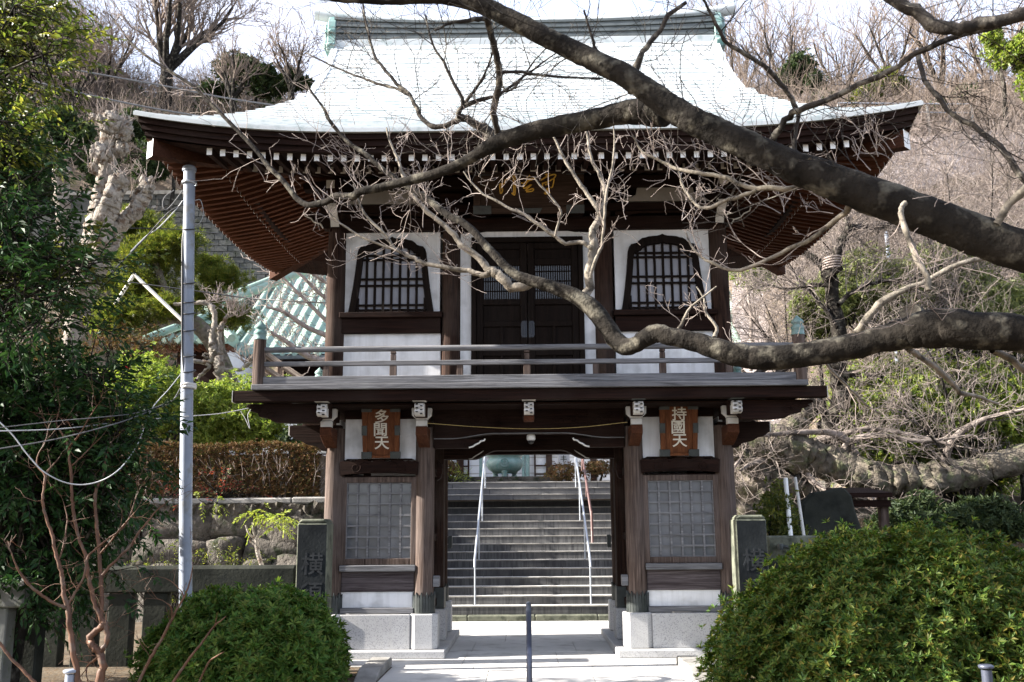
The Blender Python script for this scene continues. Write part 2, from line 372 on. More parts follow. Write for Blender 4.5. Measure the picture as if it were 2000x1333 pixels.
def text_mesh(ch, size, depth, name, mat, parent, M4):
    c = bpy.data.curves.new(name, 'FONT'); c.body = ch; c.size = size; c.extrude = depth; c.align_x = 'CENTER'; c.align_y = 'CENTER'; c.offset = size * .012
    t = bpy.data.objects.new(name, c); COL.objects.link(t)
    me = bpy.data.meshes.new_from_object(t.evaluated_get(bpy.context.evaluated_depsgraph_get()))
    bpy.data.objects.remove(t); me.transform(M4); me.materials.clear(); me.materials.append(mat)
    return link(name, me, parent)
# ================================================================== the gate
M['soffit_gap'] = wood('soffit_gap_board', (.03, .012, .007), (.06, .024, .013), 'y')
gate = empty('temple_gate', (0, 0, 0), 'two-storey dark timber temple gate with green copper hip-and-gable roof and balcony', 'temple gate')
G = gate
LC = 2.78; IC = 1.49                     # lower columns, half spacings
UC = 2.87; UI = 1.14                     # upper columns
BY = 2.4                                 # back row
# ---- stone footing
for sx in (-1, 1):
    b = MB()
    b.box(*sorted((sx * 1.17, sx * 3.12)), -.34, -.10, 0, .105); b.box(*sorted((sx * 1.17, sx * 1.75)), -.10, 2.75, 0, .10)
    b.box(*sorted((sx * 2.5, sx * 3.12)), -.10, 2.75, 0, .10)
    b.build('plinth_kerb', M['granite'], G, .012)
    p = MB(); p.box(*sorted((sx * 1.665, sx * 2.625)), -.165, -.02, .107, .568); p.build('granite_panel', M['granite'], G, .006)
    for y in (0, BY):
        for x, w in ((1.475, .19), (LC + .02, .19)):
            q = MB(); cx = sx * x; q.prism([(cx - w, y - .13), (cx - w + .07, y - .20), (cx + w - .07, y - .20), (cx + w, y - .13), (cx + w, y + .2), (cx - w, y + .2)], .107, .575, 'z')
            q.build('base_block', M['granite'], G, .012)
    q = MB(); q.box(*sorted((sx * 1.27, sx * 1.62)), 1.02, 1.4, .102, .55); q.build('base_block', M['granite'], G, .012)
# ---- lower columns with foot bands
def column(x, y, z0, z1, r, name, mat, band=True):
    m = MB(); m.lathe([(r * .985, z0), (r, z0 + .5), (r, (z0 + z1) / 2), (r * .97, z1)], (x, y, 0), 28, cap=False)
    c = m.build(name, mat, G)
    if band:
        k = MB(); n = 24
        for i in range(n):
            a0 = 2 * math.pi * i / n; a1 = 2 * math.pi * (i + .86) / n; am = (a0 + a1) / 2
            P = lambda a, rr, z: (x + rr * math.cos(a), y + rr * math.sin(a), z)
            R2 = r + .022; h = .86 if i % 2 else .83
            vs = [P(a0, R2, .577), P(a1, R2, .577), P(a1, R2, h - .05), P(am, R2, h), P(a0, R2, h - .05), P(a0, r - .01, .577), P(a1, r - .01, .577), P(a1, r - .01, h - .05), P(am, r - .01, h), P(a0, r - .01, h - .05)]
            k.add(vs, [(0, 1, 2, 3, 4), (0, 4, 9, 5), (1, 6, 7, 2), (4, 3, 8, 9), (3, 2, 7, 8)])
        k.lathe([(r + .012, .577), (r + .012, .72)], (x, y, 0), 24, cap=False)
        k.build('foot_band', M['iron'], c)
    return c
for sx in (-1, 1):
    column(sx * IC, 0, .577, 3.15, .138, 'lower_column', M['grey_v']); column(sx * LC, 0, .577, 3.15, .138, 'lower_column', M['grey_v'])
    column(sx * IC, BY, .577, 3.3, .138, 'lower_column', M['wood_v']); column(sx * LC, BY, .577, 3.3, .138, 'lower_column', M['wood_v'])
    m = MB(); m.box(*sorted((sx * 1.31, sx * 1.58)), 1.06, 1.36, .55, 3.3); mp = m.build('door_post', M['wood_v'], G, .01)
    k = MB(); k.box(*sorted((sx * 1.295, sx * 1.59)), 1.045, 1.375, .552, .86); k.build('foot_band', M['iron'], mp)
    # passage side boarding between the posts and outer, back walls of the statue rooms
    m = MB(); m.box(*sorted((sx * 1.44, sx * 1.49)), .14, 1.06, .6, 3.3); m.box(*sorted((sx * 1.44, sx * 1.49)), 1.36, BY - .14, .6, 3.3)
    for z in (.6, 1.55, 2.5): m.box(*sorted((sx * 1.405, sx * 1.44)), .14, 1.05, z, z + .11); m.box(*sorted((sx * 1.405, sx * 1.44)), 1.37, BY - .14, z, z + .11)
    m.build('passage_boarding', M['wood_d'], G, .004)
    m = MB(); m.box(*sorted((sx * (LC - .03), sx * (LC + .03))), .14, BY - .14, .58, 3.3); m.build('side_wall', M['plaster'], G)
    m = MB()
    for z in (.58, 1.2, 2.4, 2.9): m.box(*sorted((sx * (LC - .05), sx * (LC + .055))), .13, BY - .13, z, z + .15)
    m.build('side_beam', M['wood_d'], G, .006)
    m = MB(); m.box(*sorted((sx * (IC + .138), sx * (LC - .138))), BY - .03, BY + .03, .58, 3.3); m.build('back_wall', M['plaster'], G)
    m = MB(); m.box(*sorted((sx * 1.27, sx * 1.33)), 2.22, 2.34, 1.42, 1.62); m.build('door_stop', M['iron'], G, .008)
    m = MB(); m.box(*sorted((sx * 1.27, sx * 1.36)), -.07, .07, .93, 1.08); m.build('tie_end', M['grey_h'], G, .008)
    m = MB(); m.prism([(sx * 1.355, 2.42), (sx * 1.30, 2.45), (sx * 1.27, 2.55), (sx * 1.28, 2.66), (sx * 1.355, 2.72)], .32, .46); m.build('carved_nosing', M['wood_h'], G, .008)
# ---- lower front bays
def lattice_window(cx):
    y = -.03
    f = MB(); x0, x1, z0, z1 = cx - .535, cx + .535, 1.235, 2.455
    f.box(x0, x0 + .075, y - .045, y + .05, z0, z1); f.box(x1 - .075, x1, y - .045, y + .05, z0, z1)
    f.box(x0 + .075, x1 - .075, y - .04, y + .05, z0, z0 + .085); f.box(x0 + .075, x1 - .075, y - .04, y + .05, z1 - .08, z1)
    w = f.build('lattice_window', M['grey_v'], G, .006)
    l = MB(); a0, a1, b0, b1 = x0 + .075, x1 - .075, z0 + .085, z1 - .08
    for i in range(7): xx = a0 + (a1 - a0) * i / 6; l.box(xx - .014, xx + .014, y - .025, y + .0, b0, b1)
    for i in range(8): zz = b0 + (b1 - b0) * i / 7; l.box(a0, a1, y - .022, y - .003, zz - .013, zz + .013)
    l.build('lattice', M['grey_h'], w)
    p = MB(); p.box(a0, a1, y + .01, y + .02, b0, b1); p.build('pane', M['pane'], w)
for sx in (-1, 1):
    cx = sx * 2.135; x0, x1 = cx - .51, cx + .51
    lattice_window(cx)
    m = MB(); m.box(x0, x1, -.02, .03, 2.70, 3.30); m.build('white_panel', M['plaster'], G)
    # carved lintel with cloud-shaped ends
    m = MB(); pts = []
    for i in range(25):
        t = i / 24; pts.append((cx - .545 + 1.09 * t, 2.475 + .035 * math.sin(math.pi * t) ** .5))
    top = []
    for i in range(25):
        t = 1 - i / 24; e = abs(2 * t - 1); top.append((cx - .56 + 1.12 * t, 2.66 + (.03 if e < .8 else 0) + .02 * math.cos(e * 14)))
    m.prism(pts + top, -.13, -.02); m.prism([(cx - .5, 2.69), (cx + .5, 2.69), (cx + .46, 2.712), (cx - .46, 2.712)], -.09, -.02)
    for s in (-1, 1):
        c = (cx + s * .33, -.135, 2.585)
        m.tube([(c[0] + s * (.075 * (1 - t / 26)) * math.cos(t * .42 + 2.5), -.133, c[2] + .075 * (1 - t / 26) * math.sin(t * .42 + 2.5)) for t in range(20)], [.011 * (1 - t / 30) for t in range(20)], 5)
        m.tube([(cx + s * (.27 - .022 * t), -.133, 2.66 - .01 * abs(3 - t)) for t in range(7)], .009, 5)
    for z in (2.52, 2.535): m.tube([(cx - .16 + .04 * t, -.132, z + .012 * math.sin(t / 8 * math.pi)) for t in range(9)], .005, 4)
    m.build('carved_lintel', M['wood_h'], G)
    m = MB(); m.box(x0, x1, -.01, .04, 2.40, 2.475); m.build('window_head', M['wood_h'], G)
    m = MB(); m.box(cx - .53, cx + .53, -.12, .02, 1.145, 1.232); m.build('window_sill', M['grey_h'], G, .008)
    m = MB(); m.box(x0, x1, -.05, .02, .868, 1.143); m.build('apron_board', M['purple_h'], G, .006)
    m = MB(); m.box(x0, x1, -.03, .02, .655, .866); m.build('white_panel', M['plaster'], G)
    m = MB(); m.box(x0, x1, -.11, .02, .578, .652); m.build('ground_sill', M['grey_h'], G, .006)
# ---- beams over the passage
def arch(x0, x1, zs, zc, w, n=8):
    """points of an underside that is zs at the sides and zc between two S-curves of width w"""
    L = [(x0, zs)]
    for i in range(n + 1): t = i / n; L.append((x0 + w * .4 + w * t, zs + (zc - zs) * (3 * t * t - 2 * t ** 3)))
    for i in range(n + 1): t = i / n; L.append((x1 - w * 1.4 + w * t, zc + (zs - zc) * (3 * t * t - 2 * t ** 3)))
    L.append((x1, zs)); return L
m = MB(); m.prism(arch(-1.36, 1.36, 2.985, 3.055, .62) + [(1.36, 3.41), (-1.36, 3.41)], -.11, .09); 
kb = m.build('rainbow_beam', M['wood_h'], G)
rng = np.random.default_rng(3)
m = MB()
for s in (-1, 1):
    for k in range(26):                       # carved foliage in low relief
        c = (s * rng.uniform(.35, 1.2), rng.uniform(3.14, 3.36)); r = rng.uniform(.02, .05); a0 = rng.uniform(0, 6.28)
        m.tube([(c[0] + r * (1 - t / 12) * math.cos(a0 + t * .55), -.113, c[1] + r * (1 - t / 12) * math.sin(a0 + t * .55)) for t in range(9)], .009, 4)
m.build('relief_pattern', M['wood_h'], kb)
m = MB(); L = arch(-1.36, 1.36, 2.985, 3.055, .62); 
m.tube([(x, -.105, z + .004) for x, z in L], .009, 5); m.build('beam_edge_highlight', M['grey_h'], kb)  # paler bead paints the highlight along the arched lower edge
for s in (-1, 1):
    m = MB(); base = [(1.36, 2.985), (1.36, 2.855), (.86, 2.855), (.80, 2.87), (.76, 2.90), (.72, 2.915), (.69, 2.945), (.64, 2.955), (.63, 2.98), (.66, 2.985)]
    m.prism([(s * x, z) for x, z in base], -.09, .07); kbn = m.build('corner_bracket', M['wood_h'], G, .004)
    e = MB(); e.tube([(s * x, -.092, z + .006) for x, z in base[2:9]], .012, 6); e.build('white_edge', M['white'], kbn)
    c = MB(); c.tube([(s * (.93 + .045 * (1 - t / 18) * math.cos(t * .55)), -.092, 2.92 + .045 * (1 - t / 18) * math.sin(t * .55)) for t in range(14)], .007, 5); c.build('scroll', M['wood_h'], kbn)
m = MB(); m.prism([(-1.33, 2.785)] + arch(-1.0, 1.0, 2.785, 2.915, .36) + [(1.33, 2.785), (1.33, 3.4), (-1.33, 3.4)], 1.08, 1.32); lb = m.build('door_lintel', M['wood_h'], G)
for s in (-1, 1):
    e = MB(); e.tube([(s * x, 1.075, z) for x, z in [(.93, 2.783), (.88, 2.79), (.84, 2.82), (.79, 2.85), (.74, 2.88), (.70, 2.91)]], [.004, .008, .009, .009, .008, .004], 5); e.build('white_edge', M['greywhite'], lb)
m = MB(); m.box(-1.36, 1.36, BY - .1, BY + .1, 2.95, 3.35); m.build('back_beam', M['wood_h'], G)
for sx in (-1, 1):
    m = MB(); m.box(*sorted((sx * 1.625, sx * 2.645)), -.10, .09, 3.285, 3.41); m.build('head_beam', M['wood_h'], G, .006)
m = MB(); m.box(-3.45, 3.45, -.7, 3.1, 3.40, 3.425); m.build('balcony_soffit', M['wood_h'], G)
# ---- balcony
deck = MB(); deck.box(-3.76, 3.76, -1.01, 3.41, 3.585, 3.66); dk = deck.build('balcony_deck', M['grey_h'], G, .006)
m = MB(); m.box(-4.02, 4.02, -.95, -.80, 3.43, 3.583); m.build('edge_beam', M['wood_h'], G, .008)
m = MB(); m.box(-4.02, 4.02, 3.2, 3.35, 3.43, 3.583); m.build('edge_beam', M['wood_h'], G, .008)
for sx in (-1, 1):
    m = MB(); m.box(sx * 3.60 - .075, sx * 3.60 + .075, -.80, 3.2, 3.435, 3.582); m.build('edge_beam', M['wood_d'], G, .008)
    m = MB(); m.box(*sorted((sx * 4.022, sx * 4.03)), -.952, -.798, 3.428, 3.585); m.build('beam_end', M['greywhite'], G)
    # carved wave under the corner
    P = [(2.7, 3.42), (3.86, 3.42), (3.88, 3.38), (3.80, 3.36), (3.83, 3.33), (3.72, 3.30), (3.70, 3.25), (3.58, 3.23), (3.5, 3.18), (3.3, 3.16), (2.9, 3.16)]
    m = MB(); m.prism([(sx * a, b) for a, b in P], -.78, -.62)
    for k in range(3): m.tube([(sx * (3.74 - .11 * k + .05 * math.cos(t * .6)), -.785, 3.34 - .03 * k + .04 * math.sin(t * .6)) for t in range(8)], .01, 5)
    m.build('corner_carving', M['wood_h'], G, .004)
    # bracket arm running sideways off the outer column
    for y in (0, BY):
        P = [(2.7, 3.20), (3.44, 3.20), (3.44, 3.06), (3.36, 3.0), (3.28, 2.985), (3.2, 2.93), (3.05, 2.90), (2.98, 2.84), (2.7, 2.82)]
        m = MB(); m.prism([(sx * a, b) for a, b in P], y - .085, y + .085); br = m.build('side_bracket', M['wood_h'], G, .006)
        e = MB(); e.box(*sorted((sx * 3.442, sx * 3.455)), y - .075, y + .075, 3.06, 3.195); e.build('white_end', M['white'], br)
for x in (-2.82, -IC, 0, IC, 2.82):
    m = MB(); m.box(x - .085, x + .085, -.72, 0 if x else .0, 3.235, 3.405); m.build('bracket_arm', M['wood_d'], G, .006)
    # carved beast-like nosing: a blocky head painted white with dark hollows
    m = MB(); y = -.82
    m.prism([(y + .11, 3.235), (y + .10, 3.405), (y - .03, 3.405), (y - .075, 3.36), (y - .05, 3.325), (y - .085, 3.29), (y - .05, 3.245), (y, 3.235)], x - .066, x + .066, 'x')
    for k in range(9): 
        a = (x + rng.uniform(-.05, .05), y - rng.uniform(.04, .075), 3.255 + .016 * k); m.lathe([(.002, -.012), (.014, -.006), (.016, .004), (.004, .013)], a, 6)
    nz = m.build('carved_nosing', M['greywhite'], G, .006)
    d = MB()
    for k in range(6): 
        zz = 3.255 + .027 * k; xx = x + (-.03 if k % 2 else .03); d.box(xx - .016, xx + .016, y - .088, y - .02, zz - .007, zz + .007)
    d.build('dark_hollow', M['inside'], nz)
    c = MB(); c.prism([(x - .095, 3.425), (x + .095, 3.425), (x + .085, 3.475), (x + .03, 3.50), (x - .03, 3.50), (x - .085, 3.475)], y - .11, y + .04); c.build('nosing_cap', M['copper_dark'] if x > 1 else M['greywhite'], nz, .006)
    if x:
        m = MB(); m.prism([(x - .075, 3.122), (x + .075, 3.122), (x + .075, 3.205), (x + .085, 3.23), (x + .135, 3.275), (x + .14, 3.375), (x - .14, 3.375), (x - .135, 3.275), (x - .085, 3.23), (x - .075, 3.205)], -.56, -.44); wb = m.build('bearing_block', M['greywhite'], G, .004)
        e = MB(); e.box(x - .078, x + .078, -.563, -.44, 3.203, 3.211); e.build('shadow_line', M['grey_h'], wb)
        m = MB(); m.prism([(-.565, 3.12), (-.12, 3.12), (-.12, 2.86), (-.3, 2.9), (-.45, 2.96), (-.565, 3.0)], x - .08, x + .08, 'x'); m.build('bracket_tail', M['soffit'], G, .006)
    else:
        m = MB(); m.box(x - .07, x + .07, -.8, -.6, 3.16, 3.232); m.build('bracket_tail', M['soffit'], G, .006)
# railing
for sx in (-1, 1):
    for y in (-.75, 3.2):
        x = sx * 3.735
        m = MB(); m.lathe([(.085, 3.662), (.085, 4.32)], (x, y, 0), 20); ps = m.build('railing_post', M['grey_v'], G)
        c = MB(); c.lathe([(.09, 4.322), (.092, 4.34), (.086, 4.345), (.086, 4.40), (.09, 4.405), (.088, 4.44), (.07, 4.45), (.062, 4.465), (.078, 4.48), (.088, 4.50), (.075, 4.53), (.04, 4.56), (.006, 4.60)], (x, y, 0), 20); c.build('post_cap', M['verdigris'], ps)
rails = [('top_rail', 4.18, .037, .04), ('mid_rail', 3.978, .034, .032), ('bottom_rail', 3.745, .05, .053)]
for y in (-.75, 3.2):
    for nm, z, hy, hz in rails:
        m = MB()
        if nm == 'top_rail': m.tube([(-3.66, y, z), (-1, y, z + .004), (1, y, z + .004), (3.66, y, z)], .04, 12)
        else: m.box(-3.66, 3.66, y - hy, y + hy, z - hz, z + hz)
        m.build(nm, M['grey_h'], G, .006 if nm != 'top_rail' else 0)
for sx in (-1, 1):
    for nm, z, hy, hz in rails:
        m = MB(); m.box(sx * 3.735 - hy, sx * 3.735 + hy, -.67, 3.12, z - hz, z + hz); m.build(nm, M['grey_d'], G, .006)
for x in (-1.87, -.02, 1.85):
    m = MB(); m.box(x - .047, x + .047, -.78, -.72, 3.80, 3.944); m.prism([(x - .036, 4.013), (x + .036, 4.013), (x + .036, 4.09), (x + .03, 4.10), (x - .03, 4.10), (x - .036, 4.09)], -.78, -.72); m.box(x - .037, x + .037, -.785, -.715, 4.108, 4.142)
    m.build('railing_strut', M['grey_v'], G, .004)
for x in (-2.80, -.945, .93, 2.76):
    m = MB(); m.box(x - .042, x + .042, -.775, -.725, 3.80, 3.944); m.build('railing_strut', M['grey_v'], G, .004)
for sx in (-1, 1):
    for y in (.4, 1.6):
        m = MB(); m.box(sx * 3.735 - .03, sx * 3.735 + .03, y - .04, y + .04, 3.80, 4.14); m.build('railing_strut', M['grey_v'], G, .004)
# ---- upper storey
for x in (-UC, -UI, UI, UC): column(x, .15, 3.662, 6.52, .14, 'upper_column', M['wood_v'], False)
for x in (-UC, UC): column(x, BY, 3.662, 6.52, .14, 'upper_column', M['wood_v'], False)
for sx in (-1, 1):
    m = MB(); m.box(*sorted((sx * (UC - .03), sx * (UC + .03))), .29, BY - .14, 3.662, 6.5); m.build('side_wall', M['plaster'], G)
    m = MB()
    for z in (3.67, 4.57, 4.87, 6.14): m.box(*sorted((sx * (UC - .05), sx * (UC + .05))), .28, BY - .13, z, z + (.16 if z != 4.57 else .2))
    m.build('side_beam', M['wood_d'], G, .006)
m = MB(); m.box(-UC + .14, UC - .14, BY - .03, BY + .03, 3.662, 6.9); m.build('back_wall', M['plaster'], G)
KO = [(1.0, 0), (.955, .14), (.905, .32), (.865, .5), (.835, .66), (.815, .78), (.79, .83), (.74, .865), (.66, .875), (.60, .885), (.55, .915), (.48, .945), (.40, .952), (.33, .965), (.22, .972), (.12, .975), (.05, .985), (0, 1.0)]
def outline(w, h, cx, z0):
    r = [(cx + a * w, z0 + b * h) for a, b in KO]; l = [(cx - a * w, z0 + b * h) for a, b in KO[-2::-1]]
    return r + l
for sx in (-1, 1):
    cx = sx * 2.03; z0 = 4.885
    m = MB(); m.box(cx - .72, cx + .72, .13, .17, 4.885, 6.138); m.build('white_panel', M['plaster'], G)
    O = outline(.635, 1.165, cx, z0); I = outline(.535, 1.045, cx, z0); n = len(O)
    m = MB()
    for y in (.04, .128): m.add([(x, y, z) for x, z in O + I], [((i, i + 1, n + i + 1, n + i) if y > .1 else (i, n + i, n + i + 1, i + 1)) for i in range(n - 1)])
    m.add([(x, y, z) for y in (.04, .128) for x, z in O], [(i, i + 1, n + i + 1, n + i) for i in range(n - 1)])
    m.add([(x, y, z) for y in (.04, .128) for x, z in I], [(i, n + i, n + i + 1, i + 1) for i in range(n - 1)])
    kw = m.build('bell_window', M['door'], G)
    p = MB(); p.prism(I, .115, .124); p.build('pane', M['panewhite'], kw)
    def top(x):
        q = abs(x - cx) / .535
        for (a1, b1), (a0, b0) in zip(KO, KO[1:]):
            if a0 <= q <= a1: return z0 + 1.045 * (b0 + (b1 - b0) * (q - a0) / max(1e-6, a1 - a0))
        return z0
    def half(z):
        t = (z - z0) / 1.045; best = 0
        for (a1, b1), (a0, b0) in zip(KO, KO[1:]):
            if b1 <= t <= b0: best = max(best, a1 + (a0 - a1) * (t - b1) / max(1e-6, b0 - b1))
        return best * .535
    l = MB()
    for i in range(-4, 5):
        x = cx + i * .125; zt = top(x)
        if zt > z0 + .1: l.box(x - .017, x + .017, .065, .105, z0, zt)
    for z in (4.925, 5.0, 5.30, 5.40, 5.70, 5.765):
        h = half(z); l.box(cx - h, cx + h, .072, .098, z - .014, z + .014)
    l.build('window_bars', M['door'], kw)
    m = MB(); m.box(cx - .76, cx + .76, .0, .16, 4.80, 4.882); m.build('window_sill', M['wood_h'], G, .008)
    m = MB(); m.box(cx - .735, cx + .735, .06, .16, 4.575, 4.797); m.build('apron_board', M['wood_h'], G, .006)
    m = MB(); m.box(cx - .735, cx + .735, .13, .17, 3.662, 4.572); m.build('white_panel', M['plaster'], G)
    m = MB(); m.box(*sorted((sx * .84, sx * 1.01)), .13, .17, 3.662, 6.03); m.build('white_strip', M['plaster'], G)
    # painted beam blocks and boat-shaped boards under the eaves
    P = [(-.66, 6.555), (.66, 6.555), (.60, 6.60), (.50, 6.62), (.44, 6.66), (.42, 6.765), (-.42, 6.765), (-.44, 6.66), (-.50, 6.62), (-.60, 6.60)]
    m = MB(); m.prism([(cx + sx * .06 + a, b) for a, b in P], .0, .1); m.build('boat_board', M['greyboard'], G, .004)
    # nosings that leave the outer columns sideways, white edged
    P = [(2.9, 6.46), (3.38, 6.46), (3.36, 6.40), (3.27, 6.36), (3.22, 6.30), (3.12, 6.27), (3.08, 6.20), (2.9, 6.18)]
    m = MB(); m.prism([(sx * a, b) for a, b in P], .07, .23); kn = m.build('side_nosing', M['wood_h'], G, .004)
    e = MB(); e.tube([(sx * a, .066, b) for a, b in P[1:7]], .011, 6); e.build('white_edge', M['greywhite'], kn)
    P = [(-.33, 6.46), (-.37, 6.40), (-.27, 6.36), (-.22, 6.30), (-.12, 6.27), (-.08, 6.18), (.15, 6.18), (.15, 6.46)]
    m = MB(); m.prism(P, sx * UC - .06, sx * UC + .06, 'x'); kn = m.build('front_nosing', M['wood_d'], G, .004)
    e = MB(); e.prism([(P[1][0] - .006, 6.44), (P[1][0] - .01, 6.39), (-.28, 6.345), (-.235, 6.285), (-.13, 6.255), (-.09, 6.17), (-.07, 6.18), (-.11, 6.275), (-.21, 6.305), (-.26, 6.365), (-.355, 6.4)], sx * UC - .062, sx * UC + .062, 'x'); e.build('white_edge', M['greywhite'], kn)
    m = MB(); m.box(sx * UC - .07, sx * UC + .07, -.5, .1, 6.62, 6.76); ba = m.build('bracket_arm', M['wood_d'], G, .006)
    e = MB(); e.box(sx * UC - .06, sx * UC + .06, -.512, -.501, 6.63, 6.75); e.build('white_end', M['greywhite'], ba)
m = MB(); m.prism([(-1.0, 6.032), (1.0, 6.032), (1.0, 6.11), (.72, 6.118), (.62, 6.137), (-.62, 6.137), (-.72, 6.118), (-1.0, 6.11)], .13, .17); m.build('white_strip', M['plaster'], G)
m = MB(); m.box(-UC - .1, UC + .1, .03, .27, 6.14, 6.33); m.build('tie_beam', M['wood_h'], G, .008)
for cx in (-2.03, 0, 2.03):
    m = MB(); m.prism(arch(cx - .7 - .15 * (cx == 0), cx + .7 + .15 * (cx == 0), 6.335, 6.37, .3) + [(cx + .7 + .15 * (cx == 0), 6.40), (cx - .7 - .15 * (cx == 0), 6.40)], .0, .03); m.build('beam_moulding', M['wood_h'], G)
m = MB(); m.box(-UC - .25, UC + .25, .0, .30, 6.42, 6.535); m.build('plate_beam', M['wood_h'], G, .008)
m = MB(); m.box(-UC, UC, .2, .3, 6.535, 7.3); m.build('eaves_wall', M['wood_h'], G)
for x in (-UC, -UI, UI, UC):
    m = MB(); m.prism([(x - .11, 6.54), (x + .11, 6.54), (x + .17, 6.62), (x + .17, 6.70), (x - .17, 6.70), (x - .17, 6.62)], -.02, .2); m.build('bearing_block', M['wood_h'], G, .004)
m = MB(); m.box(-UC - .5, UC + .5, -.08, .12, 6.77, 6.94); m.build('purlin', M['wood_h'], G, .006)
# doors
m = MB()
for a, b_ in ((-.838, -.765), (.765, .838)): m.box(a, b_, .05, .17, 3.74, 6.03)
m.box(-.765, .765, .05, .17, 5.95, 6.03); m.box(-.838, .838, .04, .18, 3.662, 3.738); m.build('door_frame', M['door'], G, .006)
for sx in (-1, 1):
    X = lambda a, b_: sorted((sx * a, sx * b_))
    m = MB(); 
    m.box(*X(.006, .105), .085, .15, 3.745, 5.945); m.box(*X(.665, .762), .085, .15, 3.745, 5.945)
    for z0, z1 in ((3.745, 3.84), (4.22, 4.30), (4.66, 4.74), (4.99, 5.08), (5.60, 5.70), (5.85, 5.945)): m.box(*X(.105, .665), .09, .15, z0, z1)
    for z0, z1 in ((3.84, 4.22), (4.30, 4.66)): m.box(*X(.365, .41), .092, .15, z0, z1)
    m.box(*X(.105, .665), .125, .14, 3.84, 4.99); m.box(*X(.105, .665), .122, .14, 5.70, 5.85)
    dl = m.build('door_leaf', M['door'], G, .008)
    l = MB()
    for i in range(17): xx = .115 + .54 * i / 16; l.box(*X(xx - .009, xx + .009), .10, .125, 5.08, 5.60)
    for z in (5.2, 5.35, 5.5): l.box(*X(.105, .665), .11, .12, z, z + .012)
    l.build('lattice', M['door'], dl)
    p = MB(); p.box(*X(.105, .665), .13, .14, 5.08, 5.60); p.build('pane', M['pane'], dl)
    h = MB(); h.prism([(sx * a, b_) for a, b_ in ((.012, 4.49), (.085, 4.49), (.10, 4.53), (.10, 4.70), (.085, 4.74), (.012, 4.74))], .076, .085); h.box(*X(.04, .07), .068, .078, 4.53, 4.70); h.build('door_plate', M['doorplate'], dl, .003)
# ---- roof
EY0, EY1, EX, RYC = -2.15, 4.55, 5.13, 1.2
TM, TG = 3.35, 1.80
def prof(t): return 6.83 + .484 * t + .1356 * t * t
def upc(c, t): return .28 * max(0., 1 - c / 3.2) ** 2.2 * max(0., 1 - t / 2.2)
rows = 30
TT = [TM * i / rows for i in range(rows + 1)]
def xlim(t): return EX - t if t < TG else (EX - TG) - .10 * math.sin(math.pi * min(1, (t - TG) / 1.0) / 2) - .02
V = []; Fq = []
def strip(fn_pt, lim, t0, t1, nx, lip=.024):
    """one course of copper sheet: lower edge proud of the course below"""
    r = []
    for t, dz in ((t0, lip), (t1, 0.0), (t0, lip), (t0, -.004)):
        r.append([fn_pt(-1 + 2 * i / nx, t, dz) for i in range(nx + 1)])
    for a, b_ in ((r[0], r[1]), (r[3], r[2])):
        k = len(V); V.extend(a); V.extend(b_)
        for i in range(nx): Fq.append((k + i, k + i + 1, k + nx + 2 + i, k + nx + 1 + i))
def front(u, t, dz):
    x = u * xlim(t); c = EX - abs(x); return (x, EY0 + t, prof(t) + upc(c, t) + dz)
def back(u, t, dz):
    x = -u * xlim(t); c = EX - abs(x); return (x, EY1 - t, prof(t) + upc(c, t) + dz)
def sidef(s):
    def f(u, t, dz):
        h = TM - t; y = RYC + s * u * h; c = TM - abs(y - RYC); return (s * (EX - t), y, prof(t) + upc(c, t) + dz)
    return f
for i in range(rows):
    strip(front, None, TT[i], TT[i + 1], 56); strip(back, None, TT[i], TT[i + 1], 56)
    if TT[i] < TG + .25:
        for s in (-1, 1): strip(sidef(s), None, TT[i], TT[i + 1], 40)
roof = np_mesh('roof', np.array(V), np.array(Fq), M['copper'], G)
roof['label'] = 'curved roof of pale green copper sheet'
# gable boards, verge edges
for s in (-1, 1):
    m = MB()
    for sg in (-1, 1):
        pts = [(RYC + sg * (TM - t), prof(t)) for t in np.linspace(TG - .1, TM, 12)]
        for (y0, z0), (y1, z1) in zip(pts, pts[1:]):
            t = TM - abs(y0 - RYC); x = xlim(t)
            m.prism([(y0, z0 - .14), (y1, z1 - .14), (y1, z1 + .03), (y0, z0 + .03)], s * (x - .10), s * (x + .015), 'x')
    m.build('verge', M['copper'], roof)
    m = MB(); m.prism([(RYC + (TM - t), prof(t) - .12) for t in np.linspace(TG - .1, TM, 8)] + [(RYC - (TM - t), prof(t) - .12) for t in np.linspace(TM, TG - .1, 8)[1:]], s * 2.75, s * 2.8, 'x'); m.build('gable_wall', M['wood_v'], roof)
# eaves fascia in three bands following the upturned edge
def edge_pts(n=48):
    """closed loop of the eave, corner by corner, with the distance to the nearest corner"""
    L = []
    for i in range(n): x = -EX + 2 * EX * i / n; L.append((x, EY0, EX - abs(x)))
    for i in range(n // 2): y = EY0 + (EY1 - EY0) * i / (n // 2); L.append((EX, y, TM - abs(y - RYC)))
    for i in range(n): x = EX - 2 * EX * i / n; L.append((x, EY1, EX - abs(x)))
    for i in range(n // 2): y = EY1 - (EY1 - EY0) * i / (n // 2); L.append((-EX, y, TM - abs(y - RYC)))
    return L
EP = edge_pts()
def band(name, ins0, ins1, z0, z1, mat):
    m = MB(); n = len(EP); vs = []
    for ins, z in ((ins0, z1), (ins0, z0), (ins1, z0), (ins1, z1)):
        for x, y, c in EP:
            kx = (EX - ins) / EX; ky = (TM - ins) / TM
            vs.append((x * kx, RYC + (y - RYC) * ky, z + upc(c, 0)))
    fs = [(a * n + i, a * n + (i + 1) % n, ((a + 1) % 4) * n + (i + 1) % n, ((a + 1) % 4) * n + i) for a in range(4) for i in range(n)]
    m.add(vs, [f[::-1] for f in fs]); return m.build(name, mat, G)
b0 = band('copper_edge', -.012, .14, 6.785, 6.838, M['copper']); b0.parent = roof; 
